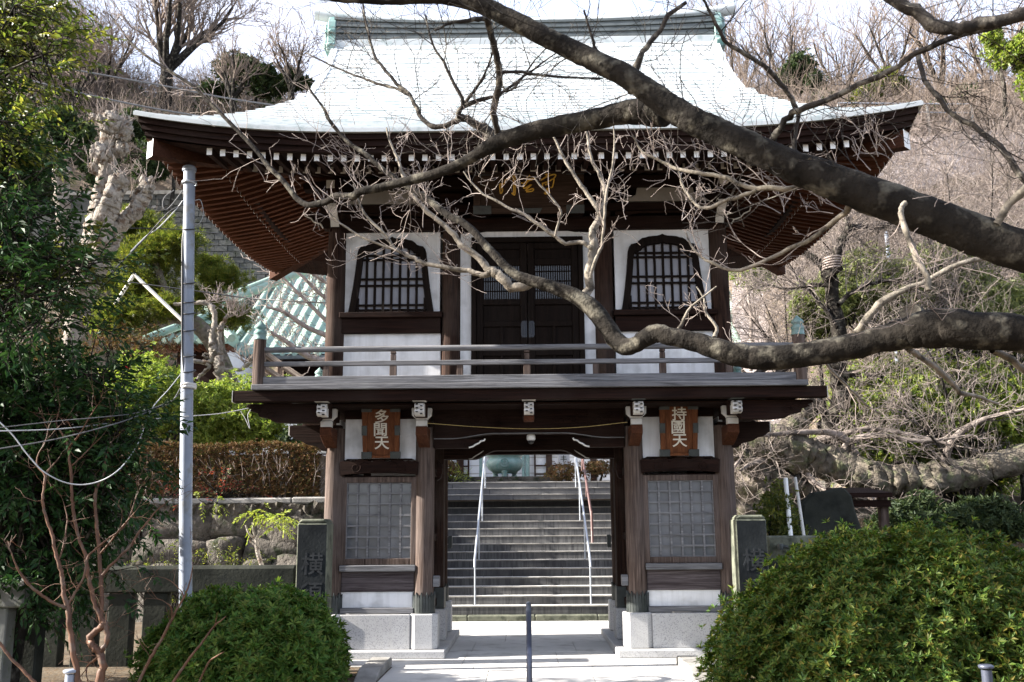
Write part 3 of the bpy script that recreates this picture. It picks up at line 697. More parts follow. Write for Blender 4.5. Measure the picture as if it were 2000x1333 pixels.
band('eaves_fascia', .04, .5, 6.705, 6.783, M['wood_h']); band('eaves_fascia', .075, .5, 6.625, 6.703, M['wood_h']); band('eaves_fascia', .11, .5, 6.545, 6.623, M['wood_h'])
# soffit sheets and rafters, mitred at the corners
def sofz(t, tier):                                # t = distance in from the eave edge
    return (6.545 + .17 * (t - .12)) if tier == 0 else (6.66 + .335 * (t - .9))
def soffit(name, t0, t1, tier, mat_front, mat_side):
    m = MB(); nx = 40
    for sgn, kind in ((-1, 'f'), (1, 'b')):
        g = []
        for t in np.linspace(t0, t1, 4):
            g.append([((-1 + 2 * i / nx) * (EX - t), (EY0 + t) if kind == 'f' else (EY1 - t), sofz(t, tier) + upc(EX - abs((-1 + 2 * i / nx) * (EX - t)), t)) for i in range(nx + 1)])
        vs = [p for r in g for p in r]; m.add(vs, [((j * (nx + 1) + i, j * (nx + 1) + i + 1, (j + 1) * (nx + 1) + i + 1, (j + 1) * (nx + 1) + i)) for j in range(3) for i in range(nx)], 0)
    for s in (-1, 1):
        g = []
        for t in np.linspace(t0, t1, 4):
            g.append([(s * (EX - t), RYC + (-1 + 2 * i / nx) * (TM - t), sofz(t, tier) + upc(TM - abs((-1 + 2 * i / nx) * (TM - t)), t)) for i in range(nx + 1)])
        vs = [p for r in g for p in r]; m.add(vs, [((j * (nx + 1) + i, j * (nx + 1) + i + 1, (j + 1) * (nx + 1) + i + 1, (j + 1) * (nx + 1) + i)) for j in range(3) for i in range(nx)], 1)
    m.build(name, [mat_front, mat_side], G)
soffit('soffit_boards', .12, 1.0, 0, M['wood_d'], M['soffit_gap']); soffit('soffit_boards', .9, 2.5, 1, M['wood_d'], M['soffit_gap'])
def rafter(m, a, b_, w, h):
    """a sloping bar between two points lying on its underside centre line, white at its outer end"""
    a = Vector(a); b_ = Vector(b_); d = (b_ - a).normalized(); s = Vector((-d.y, d.x, 0)).normalized() * w / 2; u = Vector((0, 0, h))
    vs = [a - s, a + s, a + s + u, a - s + u, b_ - s, b_ + s, b_ + s + u, b_ - s + u]
    m.add(vs, [(0, 4, 5, 1), (1, 5, 6, 2), (2, 6, 7, 3), (3, 7, 4, 0), (4, 7, 6, 5)], 0)
    e = [p - d * .003 for p in vs[:4]]; m.add(vs[:4] + e, [(4, 5, 6, 7), (0, 1, 5, 4), (1, 2, 6, 5), (2, 3, 7, 6), (3, 0, 4, 7)], 1)
SP = .178
for i in range(48):
    x = (i - 23.5) * SP; te = min(1.0, EX - abs(x)); m = MB(); c = EX - abs(x)
    rafter(m, (x, EY0 + .2, sofz(.2, 0) - .098 + upc(c, .2)), (x, EY0 + te, sofz(te, 0) - .098 + upc(c, te)), .068, .095); m.build('flying_rafter', [M['wood_d'], M['white']], G)
for i in range(44):
    x = (i - 21.5) * SP * .985; te = min(2.4, EX - abs(x)); c = EX - abs(x)
    if te < 1.0: continue
    m = MB(); rafter(m, (x, EY0 + .9, sofz(.9, 1) - .10 + upc(c, .9)), (x, EY0 + te, sofz(te, 1) - .10 + upc(c, te)), .07, .095); m.build('base_rafter', [M['wood_d'], M['greywhite']], G)
for s in (-1, 1):
    for i in range(36):
        y = RYC + (i - 17.5) * SP; c = TM - abs(y - RYC); m = MB()
        te = min(1.0, c)
        if te > .3: rafter(m, (s * (EX - .2), y, sofz(.2, 0) - .098 + upc(c, .2)), (s * (EX - te), y, sofz(te, 0) - .098 + upc(c, te)), .068, .095)
        te = min(2.3, c)
        if te > 1.0: rafter(m, (s * (EX - .9), y, sofz(.9, 1) - .10 + upc(c, .9)), (s * (EX - te), y, sofz(te, 1) - .10 + upc(c, te)), .07, .095)
        if m.n: m.build('side_rafter', [M['soffit_x'], M['white']], G)
for s in (-1, 1):
    for (ya, sg) in ((EY0, 1), (EY1, -1)):
        m = MB(); a = (s * (EX - .17), ya + sg * .17, 6.54); b_ = (s * (EX - 2.35), ya + sg * 2.35, 6.95)
        rafter(m, a, b_, .17, .24); m.build('hip_rafter', [M['hip'], M['white']], G)
m = MB(); n = len(EP)
for ins, z in ((.95, 6.60),):
    m2 = band('eave_ledge', ins, ins + .09, 6.585, 6.655, M['wood_h'])
# ridge
RZ = 9.78
rs = MB(); rs.box(-3.22, 3.22, RYC - .235, RYC + .235, 9.60, 9.785); rs.build('ridge_base', M['copper'], roof, .01)
rd = MB()
def rup(x): return .12 * (abs(x) / 3.2) ** 2.6
for k in range(7):
    z = 9.79 + .045 * k; w = .20 if k % 2 else .225
    nx = 20; vs = []
    for i in range(nx + 1):
        x = -3.2 + 6.4 * i / nx; u = rup(x) * (k + 1) / 8
        for y, zz in ((-w, z), (w, z), (w, z + .041), (-w, z + .041)): vs.append((x, RYC + y, zz + u))
    fs = [(4 * i + a, 4 * i + (a + 1) % 4, 4 * i + 4 + (a + 1) % 4, 4 * i + 4 + a) for i in range(nx) for a in range(4)]
    rd.add(vs, [f[::-1] for f in fs] + [(0, 1, 2, 3), tuple(4 * nx + a for a in (3, 2, 1, 0))])
rd.build('ridge_courses', M['copper_dark'], roof)
rc = MB(); pts = [(x, RYC, 10.16 + rup(x) * 1.3 + (.02 if abs(x) > 3.3 else 0)) for x in np.linspace(-3.56, 3.56, 25)]
rc.tube(pts, .10, 14); rc.build('ridge_cap', M['copper'], roof)
for s in (-1, 1):
    m = MB()
    P = [(-.30, 9.55), (.30, 9.55), (.33, 9.65), (.27, 9.72), (.24, 9.85), (.27, 9.95), (.23, 10.12), (.15, 10.25), (-.15, 10.25), (-.23, 10.12), (-.27, 9.95), (-.24, 9.85), (-.27, 9.72), (-.33, 9.65)]
    m.prism([(RYC + a, b_) for a, b_ in P], s * 3.17, s * 3.30, 'x')
    m.prism([(RYC + a * .75, 9.62 + (b_ - 9.55) * .8) for a, b_ in P], s * 3.30, s * 3.36, 'x')
    for y in (-.27, .27): m.lathe([(.03, -.03), (.07, -.02), (.075, .02), (.03, .03)], (s * 3.24, RYC + y, 9.66), 10); m.lathe([(.03, -.03), (.06, -.02), (.065, .02), (.03, .03)], (s * 3.24, RYC + y * .9, 9.92), 10)
    m.build('ridge_ornament', M['verdigris'], roof, .01)
# ---- things hung on the gate
def frame_board(name, label, cx, y, zc, w, h, tilt, wood_, mats, hori=False):
    r = empty(name, (cx, y, zc), label, 'sign board')
    T = Matrix.Translation((cx, y, zc)) @ Matrix.Rotation(tilt, 4, 'X')
    m = MB(); m.box(-w / 2, w / 2, -.02, .02, -h / 2, h / 2, mat=T); m.build('board', wood_, r, .004)
    f = MB(); t = .045
    if not hori:
        for s in (-1, 1): f.prism([(s * (w / 2 - .01), -h / 2 - .03), (s * (w / 2 + .055), -h / 2 - .04), (s * (w / 2 + .075), h / 2 + .04), (s * (w / 2 - .005), h / 2 + .02)], -.045, .02)
        f.box(-w / 2, w / 2, -.04, .02, h / 2, h / 2 + .045); f.box(-w / 2, w / 2, -.04, .02, -h / 2 - .04, -h / 2)
    else:
        for s in (-1, 1): f.box(*sorted((s * w / 2, s * (w / 2 + .1))), -.05, .02, -h / 2 - .09, h / 2 + .09)
        f.box(-w / 2, w / 2, -.045, .02, h / 2, h / 2 + .09); f.box(-w / 2, w / 2, -.045, .02, -h / 2 - .09, -h / 2)
    f.v = [tuple(T @ Vector(p)) for p in f.v]; f.build('frame', mats[0], r, .004)
    def fin(c): c.v = [tuple(T @ Vector(p)) for p in c.v]; c.build('metal_corner', mats[1], r, .003)
    for sx in (-1, 1):
        for sz in (-1, 1):
            c = MB()
            if not hori: c.box(*sorted((sx * (w / 2 - .07), sx * (w / 2 + .078))), -.052, -.012, *sorted((sz * (h / 2 - .05), sz * (h / 2 + .047))))
            else: c.box(*sorted((sx * (w / 2 - .16), sx * (w / 2 + .106))), -.056, -.012, *sorted((sz * (h / 2 - .03), sz * (h / 2 + .096))))
            fin(c)
        if not hori: c = MB(); c.box(*sorted((sx * (w / 2 - .005), sx * (w / 2 + .072))), -.052, -.012, -.05, .09); fin(c)
    if hori:
        for sz in (-1, 1): c = MB(); c.prism([(-.2, sz * (h / 2 + .012)), (.2, sz * (h / 2 + .012)), (.16, sz * (h / 2 + .088)), (-.16, sz * (h / 2 + .088))][::sz], -.056, -.04); fin(c)
    return r, T
for cx, ch, lab in ((-2.10, '多聞天', 'brown hanging name board lettered 多聞天 beside the passage'), (2.12, '持國天', 'brighter brown hanging name board lettered 持國天 beside the passage')):
    r, T = frame_board('name_board', lab, cx, -.20, 3.085, .40, .66, R(8), M['signwood'], (M['signwood'], M['iron']))
    for i, k in enumerate(ch):
        text_mesh(k, .205, .004, 'letter', M['ivory'], r, T @ Matrix.Translation((.01 * (-1) ** i, -.026, .205 - .185 * i)) @ Matrix.Rotation(R(90), 4, 'X') @ Matrix.Scale(1.05, 4, (1, 0, 0)))
r, T = frame_board('gate_plaque', 'wide dark plaque with gold cursive writing under the gate eaves', .03, -.40, 6.60, 1.42, .50, R(16), M['plaquewood'], (M['plaquewood'], M['iron']), True)
def st(pts): return [(a - 1000, 500 - b_) for a, b_ in pts]
ink = [[(420, 430), (428, 560), (450, 575), (475, 530), (445, 415)], [(480, 415), (495, 440), (520, 430), (530, 375), (600, 350), (650, 335)], [(690, 300), (700, 560), (660, 575), (690, 595), (728, 585), (728, 300), (700, 292)],
       [(960, 335), (1000, 320), (1030, 300)], [(855, 410), (880, 425), (1000, 385), (1140, 350), (1110, 340), (960, 375)], [(990, 395), (900, 480), (930, 500), (1060, 445), (940, 540), (1090, 510), (1075, 550), (950, 560)],
       [(1330, 290), (1450, 240), (1445, 262), (1350, 305)], [(1240, 380), (1380, 320), (1500, 290), (1550, 305), (1490, 370)], [(1280, 420), (1285, 500), (1310, 510)], [(1280, 430), (1400, 400), (1510, 360), (1480, 480), (1440, 495)], [(1330, 450), (1420, 430)], [(1340, 530), (1420, 500), (1320, 590), (1430, 580), (1380, 550)]]
m = MB()
for sk in ink:
    q = smooth([(a * .00073, b_ * .00092) for a, b_ in st(sk)], 4)
    m.tube([T @ Vector((x * 1.0, -.026, z + .03)) for x, z in q], .011, 6)
m.build('gold_writing', M['gold'], r)
rp = MB(); P = smooth([at(835, 827, -.55), at(930, 834, -.55), at(1030, 838, -.55), at(1130, 835, -.55), at(1225, 825, -.55)], 5); rp.tube(P, .0045, 6)
tag(rp.build('rope', M['rope']), 'thin yellow rope sagging across the passage beam', 'rope')
sc_ = empty('security_camera', (0.03, .02, 2.98), 'white dome security camera under the passage beam', 'camera')
m = MB(); m.lathe([(.05, 0), (.062, -.02), (.062, -.07), (.058, -.075)], (.03, .02, 3.05), 18); m.build('housing', M['white'], sc_)
m = MB(); m.lathe([(.05, -.075), (.048, -.10), (.034, -.125), (.006, -.137)], (.03, .02, 3.05), 18); m.build('dome', M['rubber'], sc_)
m = MB(); m.lathe([(.051, -.078), (.056, -.082), (.051, -.086)], (.03, .02, 3.05), 18, cap=False); m.build('ring', M['white'], sc_)
# ================================================================== ground, paving, stairs, terraces, hill
def sstep(a, b, x): t = np.clip((x - a) / (b - a), 0, 1); return t * t * (3 - 2 * t)
g = MB(); g.box(-400, 400, -60, -2.56, -.75, -.455); struct(g.build('ground', M['earth']))
g = MB(); g.box(-400, 400, -2.558, 600, -.6, -.012)
struct(g.build('courtyard_ground', M['earth']))
rng = np.random.default_rng(11)
def slabs(name, x0, x1, rows_, mat, z, th=.05):
    m = MB(); y = rows_[0]
    for j, (ya, yb) in enumerate(zip(rows_, rows_[1:])):
        x = x0 - (j % 2) * .45
        while x < x1:
            w = 1.25 + (.25 if (j % 3) else 0); a, b_ = max(x, x0), min(x + w, x1)
            if b_ - a > .05: m.box(a + .003, b_ - .003, ya + .003, yb - .003, z - th, z + rng.uniform(-.0015, .0015))
            x += w
    return struct(m.build(name, mat, None, .003))
slabs('paving', -3.4, 3.4, [-1.0, .45, 1.75, 3.05, 4.2, 5.34], M['paving'], 0.0)
slabs('step_edge_paving', -1.78, 1.9, [-2.56, -1.33, -1.006], M['paving'], -.004)
st_ = MB()
for k, (ya, yb, z) in enumerate(((-2.93, -2.565, -.155), (-3.3, -2.935, -.305))): st_.box(-1.78, 1.9, ya, yb, z - .4, z)
struct(st_.build('front_steps', M['paving'], None, .008))
for s, x in ((-1, -1.93), (1, 1.99)):
    m = MB(); m.prism([(-3.4, -.45), (-.9, -.011), (-.9, .085), (-.96, .105), (-1.9, .10), (-3.4, -.28)], x - .13, x + .13, 'x')
    tag(m.build('stone_curb', M['capstone'], None, .012), 'sloping granite curb %s of the front steps by the %s bush' % (('left', 'smaller') if s < 0 else ('right', 'larger')), 'stone curb', 'granite curbs of the front steps')
# ---- stone staircase
SY0, RISE, TREAD, NST = 5.45, .165, .33, 17
def stairmat():
    m, t, b = nmat('stained_stair_stone'); v = coords(t, (1, 1, 1)); vv = coords(t, (9, 9, .8))
    c = ramp(t, noise(t, v, 1.1, 5), [(.32, (.03, .03, .033)), (.68, (.10, .10, .10))])
    c = mix(t, c, (.02, .021, .024), ramp(t, noise(t, vv, 2.2, 4), [(.42, (0, 0, 0)), (.62, (.7,) * 3)]))
    sx = N(t, 'ShaderNodeSeparateXYZ'); tc = N(t, 'ShaderNodeTexCoord'); t.links.new(tc.outputs['Object'], sx.inputs[0])
    up = N(t, 'ShaderNodeMapRange'); up.inputs[1].default_value = 1.5; up.inputs[2].default_value = 3.1; t.links.new(sx.outputs[2], up.inputs[0])
    c = mix(t, c, (.075, .075, .078), up.outputs[0])                      # risers turn paler and more even up the flight
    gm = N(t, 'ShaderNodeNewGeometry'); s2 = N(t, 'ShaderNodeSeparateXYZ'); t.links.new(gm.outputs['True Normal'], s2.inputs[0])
    c = mix(t, c, (.50, .49, .47), ramp(t, s2.outputs[2], [(.4, (0, 0, 0)), (.6, (1, 1, 1))]))   # up-facing treads painted pale to stand in for sun on them
    t.links.new(c, b.inputs['Base Color']); b.inputs['Roughness'].default_value = .85; bump(t, b, noise(t, v, 40, 5), .3, .005); return m
M['stair'] = stairmat()
m = MB(); kb = MB()
z = .11
for k in range(NST):
    y = SY0 + TREAD * k; zt = .11 + RISE * (k + 1)
    x = -2.5 + (k % 2) * .7 - .7
    while x < 2.75:
        w = 1.05 + .5 * ((k * 7 + int(x * 3)) % 3) * .5; a, b_ = max(x, -2.5), min(x + w, 2.75)
        if b_ > a + .02: m.box(a + .002, b_ - .002, y, y + TREAD + .30, zt - RISE - .04, zt); 
        x += w
ss = empty('stone_staircase', (0, SY0, 0), 'broad flight of dark stained stone steps seen through the gate', 'staircase')
m.build('steps', M['stair'], ss, .006)
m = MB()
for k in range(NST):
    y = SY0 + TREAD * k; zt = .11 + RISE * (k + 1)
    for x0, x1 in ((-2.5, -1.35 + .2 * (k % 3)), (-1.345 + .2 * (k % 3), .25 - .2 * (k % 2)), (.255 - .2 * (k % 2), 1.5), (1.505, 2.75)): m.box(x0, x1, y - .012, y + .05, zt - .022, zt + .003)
m.build('nosing_highlight', M['capstone'], ss, .005)  # pale nosing strips paint in the sunlight caught along step edges
m = MB()
for x0, x1 in ((-2.5, -1.2), (-1.195, .1), (.105, 1.3), (1.305, 2.75)): m.box(x0, x1, SY0 - .16, SY0 + .3, -.01, .108 + .01 * math.sin(x0 * 5))
m.build('foot_kerb', M['mossstone'], ss, .02)
ZP = .11 + RISE * NST                    # 2.915, the upper court
m = MB()
for x0, x1 in ((-3.1, -2.5), (2.75, 3.35)): m.prism([(SY0 - .1, 0), (SY0 + 6, 0), (SY0 + 6, ZP + .1), (SY0 + 5.6, ZP + .1), (SY0 - .1, .3)], x0, x1, 'x')
m.build('flank_wall', M['capstone'], ss, .02)
YP = SY0 + TREAD * NST
c = MB(); c.box(-60, 60, YP + .28, 60, 1.5, ZP - .004); struct(c.build('upper_court', M['paving']))
for sx, x0, x1 in ((-1, -40, -3.1), (1, 3.35, 40)):
    c = MB(); c.box(x0, x1, 6.6, YP + .27, -.2, 2.42 if sx < 0 else 1.9); struct(c.build('terrace_ground', M['earth']))
# hand rails of the staircase
def handrail(name, label, x, tilt=0, mat='steel'):
    r = empty(name, (x, SY0, 0), label, 'handrail', 'steel handrails of the stone staircase')
    zf = lambda y: .11 + (y - SY0) / TREAD * RISE + .95
    m = MB(); m.tube([(x, SY0 + .12, zf(SY0 + .12) - .12), (x, SY0 + .2, zf(SY0 + .2)), (x, SY0 + 6.0, zf(SY0 + 6.0)), (x, SY0 + 6.9, zf(SY0 + 6.0) + .02), (x, SY0 + 6.95, zf(SY0 + 6.0) - .12)], .025, 10); m.build('rail', M[mat], r)
    for k in (0, 5, 10, 15):
        y = SY0 + TREAD * k + .22; m = MB(); m.tube([(x, y, .11 + RISE * (k + 1)), (x, y, zf(y))], .017, 8); m.build('post', M[mat], r)
handrail('handrail', 'left steel handrail climbing the stone staircase', -1.07)
handrail('handrail', 'right steel handrail climbing the stone staircase beside a brown pole', 1.20)
P0 = at(1141, 1075, SY0 + 2.2); P1 = at(1145, 905, SY0 + 4.8)
m = MB(); x = 1.30 + .1; m.tube([(x, SY0 + 2.4, 1.2), (x, SY0 + 2.45, 2.0), (x, SY0 + 5.9, 3.75), (x, SY0 + 6.5, 3.78)], .03, 8)
for y in (2.42, 4.2, 5.8): m.tube([(x, SY0 + y, .6 + y * .45), (x, SY0 + y, 1.0 + y * .47)], .022, 6)
tag(m.build('brown_rail', M['brownpole']), 'thin brown rail just right of the steel staircase handrail', 'handrail')
# upper steps with the incense burner
m = MB(); m.box(-2.25, 1.0, YP + 1.1, YP + 3.6, ZP - .1, ZP + .10); m.box(-2.2, .95, YP + 1.4, YP + 3.4, ZP + .10, ZP + .235)
tag(m.build('stone_platform', M['rubble'], None, .012), 'low two-stepped stone platform under the bronze burner', 'platform')
bx, by, bz = at(986, 935, YP + 2.2).x, YP + 2.2, ZP + .235
br = empty('incense_burner', (bx, by, bz), 'big round green bronze incense burner on three feet at the stair top', 'incense burner')
m = MB(); m.lathe([(a, .12 + (b_ - .13) * .80) for a, b_ in [(.20, .13), (.33, .17), (.45, .27), (.51, .40), (.52, .52), (.47, .62), (.43, .67), (.44, .70), (.52, .74), (.53, .785), (.47, .79), (.42, .72), (.40, .6)]], (bx, by, bz), 36, cap=False); m.build('bowl', M['verdigris'], br)
for a in (-90, 30, 150, 210, -30): 
    if a in (210, -30): continue
    m = MB(); cx, cy = bx + .30 * math.cos(R(a)), by + .30 * math.sin(R(a)); m.lathe([(.05, 0), (.085, .02), (.08, .06), (.06, .10), (.10, .17), (.08, .25)], (cx, cy, bz), 12); m.build('foot', M['verdigris'], br)
m = MB(); ang = np.linspace(0, 2 * math.pi, 25); 
m.tube([(bx + .115 * math.cos(a), by - .525 + .03 * abs(math.sin(a)), bz + .40 + .115 * math.sin(a)) for a in ang], .016, 6); m.tube([(bx + .05 * math.cos(a), by - .525, bz + .40 + .05 * math.sin(a)) for a in ang], .012, 6); m.build('crest_ring', M['verdigris'], br)
# ---- main hall behind
HY, HEZ = 19.0, 7.75                       # eave line
hall = empty('main_hall', (0, HY + 2, ZP), 'wide white-walled temple hall with green tiled roof behind the gate', 'temple hall')
xl = at(440, 692, HY).x; xr = 10.4
m = MB(); m.box(xl + 1.6, xr - 1.6, HY + 2.0, HY + 10, ZP, HEZ + .3); m.build('wall', M['housewall'], hall)
m = MB()
for i in range(9): z = ZP + .25 + i * .28; m.box(xl + 1.6, xr - 1.6, HY + 1.985, HY + 2.0, z, z + .022)
m.build('cladding_seams', M['greyboard'], hall)
m = MB(); m.box(xl + 1.6, xr - 1.6, HY + 1.95, HY + 2.0, ZP + 2.25, HEZ + .1); m.build('dark_upper_wall', M['wood_h'], hall)
for x in np.linspace(xl + 1.7, xr - 1.7, 12):
    m = MB(); m.box(x - .11, x + .11, HY + 1.85, HY + 2.0, ZP, HEZ); m.build('pillar', M['wood_v'], hall)
for px0, px1 in ((1045, 1095), (893, 915)):
    a, b_ = at(px0, 920, HY + 1.9).x, at(px1, 920, HY + 1.9).x; f = MB()
    for x in np.linspace(a, b_, 3): f.box(x - .03, x + .03, HY + 1.86, HY + 1.94, ZP, ZP + 2.0)
    for z in (ZP + .1, ZP + .75, ZP + 1.05, ZP + 1.5): f.box(a, b_, HY + 1.87, HY + 1.93, z, z + .05)
    f.build('window_lattice', M['wood_v'], hall)
for px in (939, 1022, 1030):
    m = MB(); x = at(px, 910, HY + 1.6).x; m.tube([(x, HY + 1.6, ZP), (x, HY + 1.6, HEZ)], .055 if px != 1030 else .08, 8); m.build('downpipe', M['verdigris'], hall)
m = MB(); m.box(xl + .4, xr - .4, HY + .4, HY + 2.1, HEZ - .05, HEZ + .12); m.build('eaves', M['wood_h'], hall)
m = MB(); m.box(xl, xr, HY - .02, HY + .1, HEZ - .14, HEZ - .02); m.build('gutter', M['copper_dark'], hall)
def tiled(name, x0, x1, y0, z0, rise, run, mat, parent, pitch=.42, hip=True, curve=.12):
    """front slope of pantiles: raised round ribs running down the slope"""
    m = MB(); n = int((x1 - x0) / pitch)
    def zz(t): return z0 + rise * (t * (1 - curve) + curve * t * t)
    for i in range(n):
        xa = x0 + i * pitch
        d = min(xa - x0, x1 - xa - pitch)
        t1 = 1.0 if not hip else min(1.0, max(.05, (d + pitch * .5) / run))
        k = 9
        for seg in range(k):
            ta, tb = t1 * seg / k, t1 * (seg + 1) / k; pr = [(0, 0), (.50, .0), (.55, .07), (.66, .13), (.80, .13), (.91, .07), (.96, 0), (1, 0)]
            vs = [(xa + a * pitch, y0 + run * t, zz(t) + b_ * .8 + .018 * (1 - j)) for j, t in enumerate((ta, tb)) for a, b_ in pr]
            q = len(pr); m.add(vs, [(a, a + 1, q + a + 1, q + a) for a in range(q - 1)], 0, True)
    for i in range(n):
        cx = x0 + (i + .73) * pitch; q = [(cx + .10 * math.cos(a), y0 - .03, z0 + .05 + .10 * math.sin(a)) for a in np.linspace(0, 6.283, 13)[:-1]]
        m.add(q + [(x, y0 + .05, z) for x, _, z in q], [tuple(range(12))] + [(j, j + 12, (j + 1) % 12 + 12, (j + 1) % 12) for j in range(12)])
    return m.build(name, mat, parent)
RUN, RISEH = 7.0, 5.0
m = MB()
rf = tiled('roof', xl, xr, HY, HEZ, RISEH, RUN, M['tile'], hall, .42, False)
for s, x0 in ((-1, xl), (1, xr)):
    P = [(x0, HY + RUN * t, HEZ + RISEH * (t * .88 + .12 * t * t) + .08) for t in np.linspace(0, 1, 10)]
    m = MB(); m.tube(P, .13, 8); m.build('verge_tiles', M['tile'], rf)
    m = MB(); m.prism([(HY + 1.9, HEZ), (HY + RUN, HEZ + RISEH - .2), (HY + 2 * RUN - 1.9, HEZ)], x0 - s * 1.5, x0 - s * 1.6, 'x'); m.build('gable_wall', M['housewall'], hall)
m = MB(); m.add([(xl, HY + RUN, HEZ + RISEH), (xr, HY + RUN, HEZ + RISEH), (xr, HY + 2 * RUN, HEZ), (xl, HY + 2 * RUN, HEZ)], [(0, 1, 2, 3)]); m.build('rear_slope', M['tile'], rf)
m = MB(); m.box(xl, xr, HY + RUN - .25, HY + RUN + .25, HEZ + RISEH - .1, HEZ + RISEH + .5); m.build('main_ridge', M['tile'], rf)
# side building with its own roof, left of the hall
SYB = 15.0
sb = empty('side_building', tuple(at(380, 780, SYB)), 'smaller temple building with green tiled eaves behind the grey pole', 'temple building')
e0, e1 = at(285, 632, SYB), at(452, 668, SYB); ez = at(380, 668, SYB).z
m = MB(); m.box(e0.x + .8, e1.x - .6, SYB + 1.0, SYB + 6, ZP, ez + .1); m.build('wall', M['housewall'], sb)
m = MB(); m.box(e0.x + .7, e1.x - .5, SYB + .9, SYB + .98, ZP + 1.1, ez + .1); m.build('dark_upper_wall', M['wood_h'], sb)
m = MB()
for i in range(12): x = e0.x + .2 + i * (e1.x - e0.x - .4) / 11; m.box(x - .05, x + .05, SYB + .15, SYB + 1.0, ez - .16, ez - .04)
m.build('rafters', M['soffit'], sb)
r2 = tiled('roof', e0.x, e1.x, SYB, ez, 1.9, 3.2, M['tile'], sb, .36, True)
for s, x0 in ((-1, e0.x), (1, e1.x)):
    m = MB(); m.tube([(x0 - s * 2.0 * t, SYB + 3.2 * t, ez + 1.9 * t + .1) for t in np.linspace(0, 1, 6)], .13, 8); m.build('hip_ridge', M['tile'], r2)
m = MB(); m.prism([(SYB, ez), (SYB + 6.4, ez), (SYB + 3.2, ez + 1.88)], e0.x + 1.2, e1.x - 1.2, 'x'); m.build('roof_core', M['tile'], r2)
m = MB(); q0, q1 = at(424, 597, SYB + 4), at(512, 562, SYB + 4.6); m.tube([q0, q1, q1 + (q1 - q0) * 1.2], .16, 8); m.tube([q0 + Vector((0, 0, .2)), q1 + Vector((0, 0, .2)), q1 + (q1 - q0) * 1.2 + Vector((0, 0, .2))], .10, 8); m.build('upper_ridge', M['tile'], r2)
# small white house glimpsed under the gate's left bracket
hy = 17.0; a, b_ = at(548, 865, hy), at(640, 865, hy)
wh = empty('white_house', (a.x, hy, ZP), 'small white and brown house glimpsed above the clipped hedge', 'house')
m = MB(); m.box(a.x - .6, b_.x + 1, hy, hy + 4, ZP, ZP + 2.6); m.build('wall', M['housewall'], wh)
m = MB(); m.box(a.x - .6, b_.x + 1, hy - .05, hy, ZP, ZP + .75); m.build('brown_base', M['wood_h'], wh)
for i in range(4):
    f = MB(); x = a.x - .3 + i * .75; f.box(x, x + .6, hy - .06, hy, ZP + .8, ZP + 1.25); w_ = f.build('window', M['wood_h'], wh); p = MB(); p.box(x + .04, x + .56, hy - .07, hy - .06, ZP + .84, ZP + 1.21); p.build('pane', M['panewhite'], w_)
m = MB(); m.prism([(hy - .5, ZP + 1.5), (hy + 2, ZP + 2.2), (hy + 2, ZP + 2.3), (hy - .5, ZP + 1.58)], a.x - .8, b_.x + 1.2, 'x'); m.build('roof', M['copper_dark'], wh)
# white stone post with carved writing at the stair top
y = YP + 2.6; p0 = at(1101, 930, y)
sp = empty('stone_post', (p0.x, y, ZP), 'pale stone post with carved characters at the stair top', 'stone post')
m = MB(); m.prism([(p0.x - .17, y - .17), (p0.x + .17, y - .17), (p0.x + .17, y + .17), (p0.x - .17, y + .17)], ZP, ZP + 1.75, 'z'); m.build('shaft', M['granite'], sp, .02)
for k in range(4):
    m = MB(); z = ZP + .75 + .2 * k
    m.box(p0.x - .09, p0.x + .09, y - .176, y - .168, z, z + .02); m.box(p0.x - .07, p0.x + .07, y - .176, y - .168, z + .06, z + .08); m.box(p0.x - .012, p0.x + .012, y - .1765, y - .168, z - .04, z + .12); m.build('carved_character', M['rubble'], sp)
# ---- boulder wall with a pale cap, left of the gate
WY = 6.1
bw = empty('boulder_wall', (-8, WY, 0), 'boulder retaining wall with a pale concrete cap under the hedge', 'retaining wall')
rng = np.random.default_rng(5)
def boulder(m, c, r, seed, mi=0, pw=.62, rough=.0):
    rg = np.random.default_rng(seed); n, k = 9, 14; vs = []; ph = rg.uniform(0, 6.28, 6)
    for i in range(n + 1):
        th = math.pi * i / n
        for j in range(k):
            a = 2 * math.pi * j / k; d = Vector((math.sin(th) * math.cos(a), math.sin(th) * math.sin(a), math.cos(th)))
            e = [math.copysign(abs(q) ** pw, q) for q in d]; f = 1 + rg.normal() * rough + .10 * math.sin(3 * a + ph[0]) * math.sin(th) + .08 * math.sin(4 * th + ph[1] + a) + .05 * math.sin(7 * a + ph[2] + 3 * th)
            vs.append((c[0] + e[0] * r[0] * f, c[1] + e[1] * r[1] * f, c[2] + e[2] * r[2] * f))
    m.add(vs, [(i * k + j, i * k + (j + 1) % k, (i + 1) * k + (j + 1) % k, (i + 1) * k + j) for i in range(n) for j in range(k)], mi, True)
m = MB(); sd = 0
for row, (z, h) in enumerate(((.25, .42), (.80, .40), (1.32, .38), (1.80, .36))):
    x = -17 - .4 * (row % 2)
    while x < -3.0:
        w = rng.uniform(.3, .9); sd += 1; boulder(m, (x + w, WY + .12 * row + rng.uniform(-.08, .08), z + rng.uniform(-.07, .07)), (w * 1.02, .42, h * rng.uniform(.85, 1.1)), sd, 0, .42, .035); x += 2 * w - .05
roughen(m, .05, 2.2); m.build('boulders', M['rubble'], bw)
m = MB(); m.box(-17.5, -3.05, WY + .1, WY + .6, 0, 2.05); m.build('backing', M['rubble'], bw)
m = MB(); x = -17.5
while x < -3.1: w = rng.uniform(1.6, 2.6); m.box(x, min(x + w, -3.05) - .006, WY - .02 + rng.uniform(-.02, .02), WY + .7, 2.27, 2.40 + rng.uniform(-.012, .012)); x += w
m.build('cap', M['capstone'], bw, .03)
m = MB(); vs = []; nn_ = 160
